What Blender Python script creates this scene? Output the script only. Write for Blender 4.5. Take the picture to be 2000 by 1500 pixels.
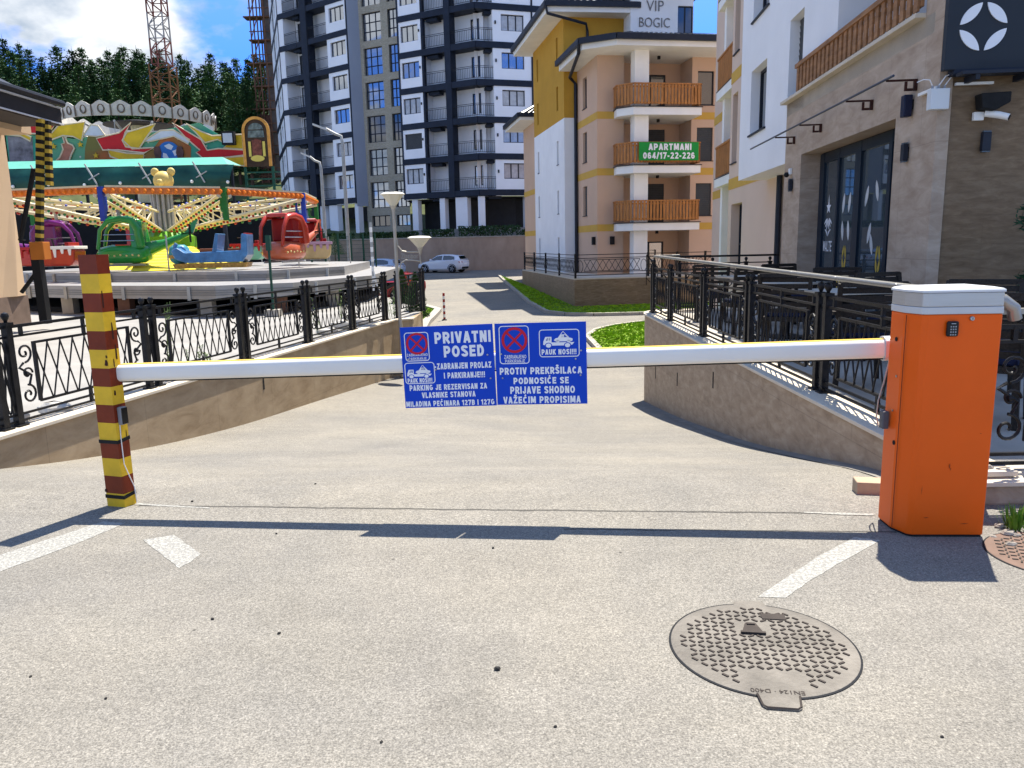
import bpy, bmesh, math, random
from math import sin, cos, pi, radians, atan2, sqrt
from mathutils import Vector, Matrix
V = Vector
for o in list(bpy.data.objects): bpy.data.objects.remove(o)
SC = bpy.context.scene
COL = SC.collection
random.seed(7)

# ---------------------------------------------------------------- camera
CAM_H, FPX = 1.45, 1500.0
PITCH, ROLL = radians(10.28), radians(1.25)
_f = V((0, cos(PITCH), -sin(PITCH))); _u0 = V((0, sin(PITCH), cos(PITCH))); _r0 = V((1, 0, 0))
_r = cos(ROLL)*_r0 - sin(ROLL)*_u0; _u = sin(ROLL)*_r0 + cos(ROLL)*_u0
EYE = V((0, 0, CAM_H))
cd = bpy.data.cameras.new('camera'); cam = bpy.data.objects.new('camera', cd); COL.objects.link(cam)
cd.sensor_fit = 'HORIZONTAL'; cd.sensor_width = 36.0; cd.lens = 36.0*FPX/2000.0
cd.clip_start = 0.05; cd.clip_end = 3000
cam.matrix_world = Matrix(((_r.x, _u.x, -_f.x, EYE.x), (_r.y, _u.y, -_f.y, EYE.y), (_r.z, _u.z, -_f.z, EYE.z), (0, 0, 0, 1)))
SC.camera = cam
def at(x, y, Y):                     # point of the survey photo at a known distance
    d = _f*FPX + _r*(x-1000) + _u*(750-y); return EYE + d*(Y/d.y)
def atz(x, y, z):                    # point of the survey photo on a known level
    d = _f*FPX + _r*(x-1000) + _u*(750-y); return EYE + d*((z-CAM_H)/d.z)

# ---------------------------------------------------------------- sky, sun, exposure
SUN_TO = V((.23, .48, 1.17)).normalized()
SUN_STRENGTH, SKY_STRENGTH, EXPOSURE = 3.9, 0.15, 1.45
w = bpy.data.worlds.new('World'); SC.world = w; w.use_nodes = True
nt = w.node_tree; nt.nodes.clear()
def N(t, typ, **k):
    n = t.nodes.new(typ)
    for a, b in k.items():
        if a[0] == '_': n.inputs[a[1:].replace('_', ' ')].default_value = b
        else: setattr(n, a, b)
    return n
out = N(nt, 'ShaderNodeOutputWorld'); bg = N(nt, 'ShaderNodeBackground', _Strength=SKY_STRENGTH)
sky = N(nt, 'ShaderNodeTexSky', sky_type='NISHITA', sun_disc=False)
sky.sun_elevation = math.asin(SUN_TO.z); sky.sun_rotation = atan2(SUN_TO.x, SUN_TO.y)
sky.air_density = 0.8; sky.dust_density = 0.15; sky.ozone_density = 4.0; sky.altitude = 1000
tc = N(nt, 'ShaderNodeTexCoord'); sx = N(nt, 'ShaderNodeSeparateXYZ')
nt.links.new(tc.outputs['Generated'], sx.inputs[0])
zz = N(nt, 'ShaderNodeMath', operation='MAXIMUM'); zz.inputs[1].default_value = 0.0
za = N(nt, 'ShaderNodeMath', operation='ADD'); za.inputs[1].default_value = 0.42
nt.links.new(sx.outputs[2], zz.inputs[0]); nt.links.new(zz.outputs[0], za.inputs[0])
dv = N(nt, 'ShaderNodeVectorMath', operation='DIVIDE')
cz = N(nt, 'ShaderNodeCombineXYZ')
for i in range(3): nt.links.new(za.outputs[0], cz.inputs[i])
nt.links.new(tc.outputs['Generated'], dv.inputs[0]); nt.links.new(cz.outputs[0], dv.inputs[1])
mp = N(nt, 'ShaderNodeMapping'); mp.inputs['Location'].default_value = (3.7, 0.4, 0)
nt.links.new(dv.outputs[0], mp.inputs[0])
n1 = N(nt, 'ShaderNodeTexNoise', _Scale=3.4, _Detail=9.0, _Roughness=0.52); nt.links.new(mp.outputs[0], n1.inputs['Vector'])
cr = N(nt, 'ShaderNodeValToRGB'); cr.color_ramp.elements[0].position = 0.445; cr.color_ramp.elements[1].position = 0.53
nt.links.new(n1.outputs[0], cr.inputs[0])
n2 = N(nt, 'ShaderNodeTexNoise', _Scale=5.5, _Detail=7.0, _Roughness=0.55); nt.links.new(mp.outputs[0], n2.inputs['Vector'])
cc = N(nt, 'ShaderNodeValToRGB'); nt.links.new(n2.outputs[0], cc.inputs[0])
cc.color_ramp.elements[0].position = 0.36; cc.color_ramp.elements[0].color = (1.15, 1.4, 1.75, 1)
cc.color_ramp.elements[1].position = 0.60; cc.color_ramp.elements[1].color = (3.0, 3.05, 3.1, 1)
mx = N(nt, 'ShaderNodeMix', data_type='RGBA')
fade = N(nt, 'ShaderNodeMapRange'); fade.inputs[1].default_value = .34; fade.inputs[2].default_value = .62; fade.inputs[3].default_value = 1.0; fade.inputs[4].default_value = .12
nt.links.new(sx.outputs[2], fade.inputs[0]); cov = N(nt, 'ShaderNodeMath', operation='MULTIPLY')
nt.links.new(cr.outputs[0], cov.inputs[0]); nt.links.new(fade.outputs[0], cov.inputs[1]); nt.links.new(cov.outputs[0], mx.inputs[0]); deep = N(nt, 'ShaderNodeMapRange'); deep.inputs[1].default_value = .20; deep.inputs[2].default_value = .60; deep.inputs[3].default_value = .0; deep.inputs[4].default_value = 1.
nt.links.new(sx.outputs[2], deep.inputs[0]); dt = N(nt, 'ShaderNodeMix', data_type='RGBA'); dt.inputs[6].default_value = (.17, .36, .72, 1); dt.inputs[7].default_value = (1, 1, 1, 1); nt.links.new(deep.outputs[0], dt.inputs[0])
sm = N(nt, 'ShaderNodeVectorMath', operation='MULTIPLY'); nt.links.new(sky.outputs[0], sm.inputs[0]); nt.links.new(dt.outputs[2], sm.inputs[1])
nt.links.new(sm.outputs[0], mx.inputs[6]); nt.links.new(cc.outputs[0], mx.inputs[7])
nt.links.new(mx.outputs[2], bg.inputs[0]); nt.links.new(bg.outputs[0], out.inputs[0])
ld = bpy.data.lights.new('sun', 'SUN'); ld.energy = SUN_STRENGTH; ld.angle = radians(0.5); ld.color = (1.0, 0.94, 0.84)
sun = bpy.data.objects.new('sun', ld); COL.objects.link(sun); sun.rotation_euler = SUN_TO.to_track_quat('Z', 'Y').to_euler()
sun.location = (10, 20, 60)
SC.view_settings.view_transform = 'Standard'; SC.view_settings.look = 'None'
SC.view_settings.exposure = EXPOSURE; SC.view_settings.gamma = 1.0; SC.view_settings.use_curve_mapping = False

# ---------------------------------------------------------------- materials
MATS = {}
def M(name, col=(.5, .5, .5), rough=.6, metal=0., var=.12, scale=2., bump=0., bscale=40., spec=.22, coat=0., stretch=None):
    """principled surface with procedural colour variation and fine bump (object space)"""
    if name in MATS: return MATS[name]
    m = bpy.data.materials.new(name); m.use_nodes = True; t = m.node_tree; b = t.nodes['Principled BSDF']
    b.inputs['Roughness'].default_value = rough; b.inputs['Metallic'].default_value = metal
    b.inputs['Specular IOR Level'].default_value = spec; b.inputs['Coat Weight'].default_value = coat
    c = N(t, 'ShaderNodeTexCoord'); vec = c.outputs['Object']
    if stretch:
        mpp = N(t, 'ShaderNodeMapping'); mpp.inputs['Scale'].default_value = stretch; t.links.new(vec, mpp.inputs[0]); vec = mpp.outputs[0]
    n = N(t, 'ShaderNodeTexNoise', _Scale=scale, _Detail=5.0, _Roughness=.6); t.links.new(vec, n.inputs['Vector'])
    r = N(t, 'ShaderNodeValToRGB'); r.color_ramp.elements[0].position = .3; r.color_ramp.elements[1].position = .7
    r.color_ramp.elements[0].color = tuple(x*(1-var) for x in col)+(1,); r.color_ramp.elements[1].color = tuple(min(1, x*(1+var)) for x in col)+(1,)
    t.links.new(n.outputs[0], r.inputs[0]); t.links.new(r.outputs[0], b.inputs['Base Color'])
    if bump:
        n3 = N(t, 'ShaderNodeTexNoise', _Scale=bscale, _Detail=4.0); t.links.new(vec, n3.inputs['Vector'])
        bp = N(t, 'ShaderNodeBump', _Strength=bump, _Distance=.01); t.links.new(n3.outputs[0], bp.inputs['Height']); t.links.new(bp.outputs[0], b.inputs['Normal'])
    MATS[name] = m; return m
def stone(name, c1, c2, c3, tile=(1.2, .6), scale=1.0, stretch=(1, 1, 4), rough=.55, joint=.75, axis='yz'):
    """travertine style cladding: streaked colour, slab joints"""
    m = bpy.data.materials.new(name); m.use_nodes = True; t = m.node_tree; b = t.nodes['Principled BSDF']; b.inputs['Roughness'].default_value = rough; b.inputs['Specular IOR Level'].default_value = .2
    c = N(t, 'ShaderNodeTexCoord'); mp = N(t, 'ShaderNodeMapping'); mp.inputs['Scale'].default_value = stretch
    t.links.new(c.outputs['Object'], mp.inputs[0])
    n = N(t, 'ShaderNodeTexNoise', _Scale=2.2*scale, _Detail=11.0, _Roughness=.68, _Distortion=.5); t.links.new(mp.outputs[0], n.inputs['Vector'])
    r = N(t, 'ShaderNodeValToRGB'); e = r.color_ramp.elements
    e[0].position = .3; e[0].color = c1+(1,); e[1].position = .72; e[1].color = c3+(1,); k = e.new(.5); k.color = c2+(1,)
    t.links.new(n.outputs[0], r.inputs[0])
    n2 = N(t, 'ShaderNodeTexNoise', _Scale=.8, _Detail=3.0); t.links.new(c.outputs['Object'], n2.inputs['Vector'])
    r2 = N(t, 'ShaderNodeMapRange'); r2.inputs[3].default_value = .82; r2.inputs[4].default_value = 1.14; t.links.new(n2.outputs[0], r2.inputs[0])
    mu = N(t, 'ShaderNodeVectorMath', operation='SCALE'); t.links.new(r.outputs[0], mu.inputs[0]); t.links.new(r2.outputs[0], mu.inputs['Scale'])
    s = N(t, 'ShaderNodeSeparateXYZ'); t.links.new(c.outputs['Object'], s.inputs[0]); cb = N(t, 'ShaderNodeCombineXYZ')
    t.links.new(s.outputs['XYZ'.index(axis[0].upper())], cb.inputs[0]); t.links.new(s.outputs['XYZ'.index(axis[1].upper())], cb.inputs[1])
    bk = N(t, 'ShaderNodeTexBrick', _Scale=1.0, _Mortar_Size=.004, _Brick_Width=tile[0], _Row_Height=tile[1])
    bk.inputs['Color1'].default_value = (1, 1, 1, 1); bk.inputs['Color2'].default_value = (.93, .93, .93, 1); bk.inputs['Mortar'].default_value = (joint, joint, joint, 1)
    t.links.new(cb.outputs[0], bk.inputs['Vector'])
    mm = N(t, 'ShaderNodeVectorMath', operation='MULTIPLY'); t.links.new(mu.outputs[0], mm.inputs[0]); t.links.new(bk.outputs[0], mm.inputs[1])
    t.links.new(mm.outputs[0], b.inputs['Base Color'])
    bp = N(t, 'ShaderNodeBump', _Strength=.25, _Distance=.01); t.links.new(n.outputs[0], bp.inputs['Height']); t.links.new(bp.outputs[0], b.inputs['Normal'])
    MATS[name] = m; return m

WHITE = M('white_render', (.80, .80, .79), .8, var=.05, scale=.7, bump=.15, bscale=120)
OFFWH = M('offwhite_paint', (.82, .80, .74), .7, var=.06, scale=1.2)
PEACH = M('peach_render', (.60, .41, .285), .85, var=.05, scale=.6, bump=.2, bscale=140)
PEACHL = M('light_peach_render', (.66, .50, .385), .85, var=.05, scale=.6, bump=.2, bscale=140)
OCHRE = M('ochre_render', (.50, .27, .035), .85, var=.08, scale=.7, bump=.2, bscale=140)
YELBAND = M('yellow_band_render', (.58, .35, .07), .85, var=.05)
WOOD = M('golden_wood', (.40, .165, .045), .5, var=.35, scale=3, bump=.2, bscale=30, stretch=(6, 6, 1))
DKMET = M('dark_anthracite', (.018, .022, .032), .45, var=.2, scale=4)
NAVY = M('dark_navy_render', (.012, .018, .032), .6, var=.25, scale=2)
IRON = M('black_iron', (.015, .015, .016), .38, metal=.2, var=.4, scale=14, bump=.3, bscale=90)
GLASS = M('window_glass', (.012, .018, .026), .03, var=.3, scale=.6, spec=1.0, coat=1.0)
def glass_mirror():
    m = bpy.data.materials.new('reflective_glass'); m.use_nodes = True; b = m.node_tree.nodes['Principled BSDF']
    t = m.node_tree; b.inputs['Base Color'].default_value = (.36, .38, .41, 1); b.inputs['Metallic'].default_value = .85; b.inputs['Roughness'].default_value = .03
    c = N(t, 'ShaderNodeTexCoord'); n = N(t, 'ShaderNodeTexNoise', _Scale=.9, _Detail=1.0); t.links.new(c.outputs['Object'], n.inputs['Vector'])
    bp = N(t, 'ShaderNodeBump', _Strength=.12, _Distance=.05); t.links.new(n.outputs[0], bp.inputs['Height']); t.links.new(bp.outputs[0], b.inputs['Normal'])
    MATS['reflective_glass'] = m; return m
MGLASS = glass_mirror()
SHUT = M('grey_roller_shutter', (.05, .055, .06), .5, var=.1, scale=3)
RUBBER = M('black_rubber', (.012, .012, .012), .7, var=.3, scale=9)
CHROME = M('zinc_steel', (.42, .43, .44), .35, metal=.9, var=.15, scale=8)
GALV = M('galvanised_grey', (.36, .36, .34), .5, metal=.35, var=.15, scale=5)
ALU = M('deck_aluminium', (.32, .31, .295), .45, metal=.3, var=.12, scale=3)
DARK = M('dark_interior', (.010, .011, .013), .8, var=.2)

# ---------------------------------------------------------------- mesh builder
class MB:
    def __init__(s): s.v = []; s.f = []; s.mi = []; s.X = None; s.m = 0
    def add(s, vs, fs, mi=None):
        b = len(s.v); X = s.X
        s.v += [tuple(X @ V(p)) if X else tuple(p) for p in vs]
        for f in fs: s.f.append(tuple(b+i for i in f)); s.mi.append(s.m if mi is None else mi)
        return s
    def box(s, x0, x1, y0, y1, z0, z1, mi=None):
        return s.add([(x0,y0,z0),(x1,y0,z0),(x1,y1,z0),(x0,y1,z0),(x0,y0,z1),(x1,y0,z1),(x1,y1,z1),(x0,y1,z1)],
                     [(0,3,2,1),(4,5,6,7),(0,1,5,4),(1,2,6,5),(2,3,7,6),(3,0,4,7)], mi)
    def bar(s, p, q, w=.03, h=None, mi=None, up=(0,0,1)):
        p, q = V(p), V(q); d = q-p
        if d.length < 1e-6: return s
        d.normalize(); u = V(up)
        if abs(d.dot(u)) > .98: u = V((0,1,0))
        a = d.cross(u).normalized(); b = a.cross(d).normalized(); a *= w/2; b *= (h or w)/2
        return s.add([p-a-b, p+a-b, p+a+b, p-a+b, q-a-b, q+a-b, q+a+b, q-a+b],
                     [(0,1,2,3),(7,6,5,4),(0,4,5,1),(1,5,6,2),(2,6,7,3),(3,7,4,0)], mi)
    def tube(s, pts, r, n=8, closed=False, mi=None, caps=True):
        pts = [V(p) for p in pts]; L = len(pts); rr = r if isinstance(r, (list, tuple)) else [r]*L
        vs = []; pa = None
        for i, p in enumerate(pts):
            if closed: t = pts[(i+1) % L]-pts[i-1]
            else: t = pts[min(i+1, L-1)]-pts[max(i-1, 0)]
            t.normalize()
            if pa is None: pa = t.orthogonal().normalized()
            a = (pa - t*pa.dot(t))
            if a.length < 1e-5: a = t.orthogonal()
            a.normalize(); pa = a; b = t.cross(a)
            vs += [p + (a*cos(2*pi*k/n)+b*sin(2*pi*k/n))*rr[i] for k in range(n)]
        fs = []
        for i in range(L if closed else L-1):
            j = (i+1) % L
            fs += [(i*n+k, i*n+(k+1) % n, j*n+(k+1) % n, j*n+k) for k in range(n)]
        if caps and not closed: fs += [tuple(range(n))[::-1], tuple((L-1)*n+k for k in range(n))]
        return s.add(vs, fs, mi)
    def lathe(s, prof, c=(0,0,0), n=16, mi=None, a0=0):
        vs = []; L = len(prof); c = V(c)
        for r, z in prof: vs += [c+V((r*cos(a0+2*pi*k/n), r*sin(a0+2*pi*k/n), z)) for k in range(n)]
        fs = [(i*n+k, i*n+(k+1) % n, (i+1)*n+(k+1) % n, (i+1)*n+k) for i in range(L-1) for k in range(n)]
        fs += [tuple(range(n))[::-1], tuple((L-1)*n+k for k in range(n))]
        return s.add(vs, fs, mi)
    def ball(s, c, r, n=10, sc=(1,1,1), mi=None):
        c = V(c); vs = []; R = n//2+1
        for i in range(R+1):
            t = pi*i/R
            vs += [c+V((r*sc[0]*sin(t)*cos(2*pi*k/n), r*sc[1]*sin(t)*sin(2*pi*k/n), r*sc[2]*cos(t))) for k in range(n)]
        fs = [(i*n+k, (i+1)*n+k, (i+1)*n+(k+1) % n, i*n+(k+1) % n) for i in range(R) for k in range(n)]
        return s.add(vs, fs, mi)
    def prism(s, poly, z0, z1, mi=None):          # poly in xy
        n = len(poly); vs = [(p[0], p[1], z0) for p in poly]+[(p[0], p[1], z1) for p in poly]
        return s.add(vs, [tuple(range(n))[::-1], tuple(range(n, 2*n))]+[(i, (i+1) % n, n+(i+1) % n, n+i) for i in range(n)], mi)
    def slabxz(s, poly, y0, y1, mi=None):         # poly in xz, extruded along y
        n = len(poly); vs = [(p[0], y0, p[1]) for p in poly]+[(p[0], y1, p[1]) for p in poly]
        return s.add(vs, [tuple(range(n)), tuple(range(n, 2*n))[::-1]]+[(i, n+i, n+(i+1) % n, (i+1) % n) for i in range(n)], mi)
    def ext(s, poly, vec, mi=None):
        poly = [V(p) for p in poly]; n = len(poly); vec = V(vec)
        return s.add(poly+[p+vec for p in poly], [tuple(range(n)), tuple(range(n, 2*n))[::-1]]+[(i, n+i, n+(i+1) % n, (i+1) % n) for i in range(n)], mi)
    def quad(s, *p, mi=None): return s.add(p, [tuple(range(len(p)))], mi)
    def build(s, name, mats, parent=None, bevel=0, smooth=False, loc=None, seg=2):
        me = bpy.data.meshes.new(name); me.from_pydata(s.v, [], s.f)
        if not isinstance(mats, (list, tuple)): mats = [mats]
        for m in mats: me.materials.append(m)
        if len(mats) > 1:
            for p, i in zip(me.polygons, s.mi): p.material_index = i
        bm = bmesh.new(); bm.from_mesh(me)
        bmesh.ops.recalc_face_normals(bm, faces=bm.faces); bm.to_mesh(me); bm.free()
        if smooth:
            for p in me.polygons: p.use_smooth = True
            if hasattr(me, 'set_sharp_from_angle'): me.set_sharp_from_angle(angle=radians(smooth if smooth is not True else 40))
        me.update()
        o = bpy.data.objects.new(name, me); COL.objects.link(o)
        if parent: o.parent = parent
        if loc: o.location = loc
        if bevel:
            b = o.modifiers.new('bevel', 'BEVEL'); b.width = bevel; b.segments = seg; b.limit_method = 'ANGLE'; b.angle_limit = radians(35)
        return o
def thing(name, label, cat, loc=(0,0,0), rz=0, group=None):
    o = bpy.data.objects.new(name, None); COL.objects.link(o); o.location = loc; o.rotation_euler = (0,0,rz)
    o.empty_display_size = .2
    return tag(o, label, cat, group)
def tag(o, label, cat, group=None):
    o['label'] = label; o['category'] = cat
    if group: o['group'] = group
    return o
def kind(o, k='structure'): o['kind'] = k; return o
def dup(root, loc=None, rz=None, label=None, parent=None):
    c = root.copy(); COL.objects.link(c)
    if parent is not None: c.parent = parent
    if loc is not None: c.location = loc
    if rz is not None: c.rotation_euler = (0,0,rz)
    if label: c['label'] = label
    for ch in list(root.children): dup(ch, parent=c)
    return c
TXT = {}
def text(m, s, c, w, h, ux=(1,0,0), uz=(0,0,1), t=.002, bold=.02, mi=None):
    """lettering s centred on c, w wide and h high, lifted t along ux x uz reversed (towards the reader)"""
    key = (s, bold)
    if key not in TXT:
        cu = bpy.data.curves.new('lettering', 'FONT'); cu.body = s; cu.offset = bold; cu.fill_mode = 'FRONT'; cu.resolution_u = 3
        o = bpy.data.objects.new('lettering', cu); COL.objects.link(o)
        me = bpy.data.meshes.new_from_object(o.evaluated_get(bpy.context.evaluated_depsgraph_get()))
        TXT[key] = ([tuple(v.co) for v in me.vertices], [tuple(p.vertices) for p in me.polygons])
        bpy.data.objects.remove(o); bpy.data.curves.remove(cu); bpy.data.meshes.remove(me)
    vs, fs = TXT[key]
    x0 = min(v[0] for v in vs); x1 = max(v[0] for v in vs); y0 = min(v[1] for v in vs); y1 = max(v[1] for v in vs)
    if w is None: w = h*(x1-x0)/(y1-y0)
    c, ux, uz = V(c), V(ux), V(uz); n = ux.cross(uz)*t
    return m.add([c+ux*((v[0]-x0)/(x1-x0)-.5)*w+uz*((v[1]-y0)/(y1-y0)-.5)*h+n for v in vs], fs, mi)

# plain bold sans-serif capitals drawn as strokes (for printed notices)
def _arc(cx, cy, rx, ry, a0, a1, n=8): return [(cx+rx*cos(radians(a0+(a1-a0)*i/n)), cy+ry*sin(radians(a0+(a1-a0)*i/n))) for i in range(n+1)]
def glyph(ch, t):
    l, b, o = t/2, t/2, 1-t/2
    w = {'I': t, '!': t, '.': t, '-': .38, '/': .40, 'M': .84, 'W': .9, ' ': .30, 'L': .56, 'E': .60, 'J': .54, 'T': .62, '1': .42, 'O': .76, 'G': .74, 'C': .70, 'Ć': .70}.get(ch, .66)
    r = w-t/2; m = w/2
    def bowl(y0, y1, rr=r):
        h = (y1-y0)/2; return [(l, y1), (rr-h*.9, y1)]+_arc(rr-h*.9, (y0+y1)/2, h*.9, h, 90, -90)[1:-1]+[(rr-h*.9, y0), (l, y0)]
    ell = lambda a0, a1, n=20: _arc(m, .5, m-l, .5-b, a0, a1, n)
    S_ = [(r, .74)]+_arc(m, .755, m-l, .245-b, 20, 180, 7)+[(l+.03, .64), (m, .52), (r-.03, .37)]+_arc(m, .245, m-l, .245-b, 0, -160, 7)+[(l, .26)]
    stem = [(l, 0), (l, 1)]
    base = {'Š': 'S', 'Ć': 'C', 'Ž': 'Z'}.get(ch, ch)
    G = {'H': [stem, [(r, 0), (r, 1)], [(l, .5), (r, .5)]], 'F': [stem, [(l, o), (w, o)], [(l, .51), (w-.05, .51)]], 'A': [[(l*.75, .0), (m-.01, .985)], [(w-l*.75, .0), (m+.01, .985)], [(l+.10, .29), (r-.10, .29)]], 'B': [stem, bowl(.53, o, r-.02), bowl(b, .53)], 'C': [ell(42, 318)], 'D': [stem, [(l, o), (m-.05, o)]+_arc(m-.05, .5, r-m+.05, .5-b, 90, -90, 10)+[(l, b)]],
     'E': [stem, [(l, o), (w, o)], [(l, .51), (w-.05, .51)], [(l, b), (w, b)]], 'G': [ell(40, 330), [(m+.02, .44), (w, .44)], [(r, .44), (r, .14)]], 'I': [stem], 'J': [[(r, 1), (r, .30)]+_arc(m, .30, m-l, .30-b, 0, -180)[1:]+[(l, .36)]],
     'K': [stem, [(w-.06, 1), (l+.08, .40)], [(m-.08, .58), (w-.05, 0)]], 'L': [stem, [(l, b), (w, b)]], 'M': [stem, [(r, 0), (r, 1)], [(l+.05, 1), (m, .12)], [(r-.05, 1), (m, .12)]], 'N': [stem, [(r, 0), (r, 1)], [(l+.03, .97), (r-.03, .03)]],
     'O': [ell(0, 360, 28)], 'P': [stem, bowl(.42, o)], 'R': [stem, bowl(.46, o), [(m-.03, .46), (w-.05, 0)]], 'S': [S_], 'T': [[(m, 0), (m, 1)], [(0, o), (w, o)]], 'U': [[(l, 1), (l, .34)]+_arc(m, .34, m-l, .34-b, 180, 360)[1:-1]+[(r, .34), (r, 1)]],
     'V': [[(l*.75, 1), (m-.01, .015)], [(w-l*.75, 1), (m+.01, .015)]], 'W': [[(l*.8, 1), (w*.28, .03)], [(w*.28, .03), (m, .95)], [(m, .95), (w*.72, .03)], [(w*.72, .03), (w-l*.8, 1)]], 'Z': [[(.04, o), (r-.02, o), (l+.02, b), (w, b)]], '0': [ell(0, 360, 24)], '1': [[(r, 0), (r, 1)], [(r, .92), (.02, .70)]],
     '2': [_arc(m, .70, m-l, .30-b, 170, -30, 9)+[(l+.03, b), (w, b)]], '4': [[(r-.1, 0), (r-.1, 1)], [(r-.12, .96), (l, .28), (w, .28)]], '6': [_arc(m, .33, m-l, .33-b, 0, 360, 18), [(r-.02, .84)]+_arc(m, .62, m-l, .38-b, 50, 180, 6)+[(l, .33)]], '7': [[(0, o), (r, o), (m-.1, 0)]], '-': [[(.02, .40), (w-.02, .40)]],
     '/': [[(.05, -.02), (w-.05, 1.02)]], '!': [[(l, .30), (l, 1)], [(l, 0), (l, .18)]], '.': [[(l, 0), (l, .2)]], ' ': []}.get(base, [stem])
    if ch in 'ŠŽ': G = G+[[(m-.17, 1.25), (m, 1.10), (m+.17, 1.25)]]
    if ch == 'Ć': G = G+[[(m-.04, 1.08), (m+.12, 1.27)]]
    return w, G
def block_text(m, s, c, w, h, ux=(1, 0, 0), uz=(0, 0, 1), t=.002, wt=.2, mi=None):
    ux, uz, c = V(ux), V(uz), V(c); n = ux.cross(uz); x = 0; out = []
    for ch in s:
        gw, G = glyph(ch, wt); out += [([(px+x, py) for px, py in st], k) for k, st in enumerate(G)]; x += gw+.15
    W = x-.15; sx_ = w/W
    for st, k in out:
        pts = [V((p[0], p[1], 0)) for p in st]; closed = (pts[0]-pts[-1]).length < 1e-4; L_, R_ = [], []; N_ = len(pts)
        for i in range(N_):
            a = pts[i-1] if i else (pts[-2] if closed else None); q = pts[i+1] if i < N_-1 else (pts[1] if closed else None)
            d0 = (pts[i]-a).normalized() if a else None; d1 = (q-pts[i]).normalized() if q else None
            d = ((d0 or d1)+(d1 or d0)); d = d.normalized() if d.length > 1e-4 else (d0 or d1); nr = V((-d.y, d.x, 0)); f = 1/max(.55, abs(d.dot(d0 or d1)))
            L_.append(pts[i]+nr*wt/2*f); R_.append(pts[i]-nr*wt/2*f)
        P = lambda p: c+ux*((p.x-W/2)*sx_)+uz*((p.y-.5)*h)+n*(t+.00012*k*max(1, h/.1))
        for i in range(N_-1): m.add([P(R_[i]), P(R_[i+1]), P(L_[i+1]), P(L_[i])], [(0, 1, 2, 3)], mi)
    return m

# ================================================================ GROUND
def lerp_tab(tab, x):
    if x <= tab[0][0]: return tab[0][1]
    for (a, b), (c, d) in zip(tab, tab[1:]):
        if x <= c:
            t = (x-a)/(c-a); return b+(d-b)*t
    return tab[-1][1]
def smooth_tab(tab, x, r=.7): return sum(lerp_tab(tab, x+r*k/3) for k in range(-3, 4))/7
ZL = [(-9, 0), (4.95, 0), (6.2, -.30), (7.9, -.58), (9.7, -.76), (14.7, -1.02), (18, -1.18), (24, -1.4), (32, -1.4), (45, -1.05), (64, -.6), (80, -.6)]
ZR = [(-9, 0), (4.55, 0), (5.2, -.15), (7.5, -.6), (11, -1.12), (14.5, -1.54), (18, -1.58), (24, -1.45), (32, -1.4), (45, -1.05), (64, -.6), (80, -.6)]
def zroad(X, Y):
    t = max(0, min(1, (X+4)/6.4)); t = t*t*(3-2*t)
    return smooth_tab(ZL, Y)*(1-t)+smooth_tab(ZR, Y)*t
def XL(Y): return -4.15+.1916*(Y-6)
XR = 2.45

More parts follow.
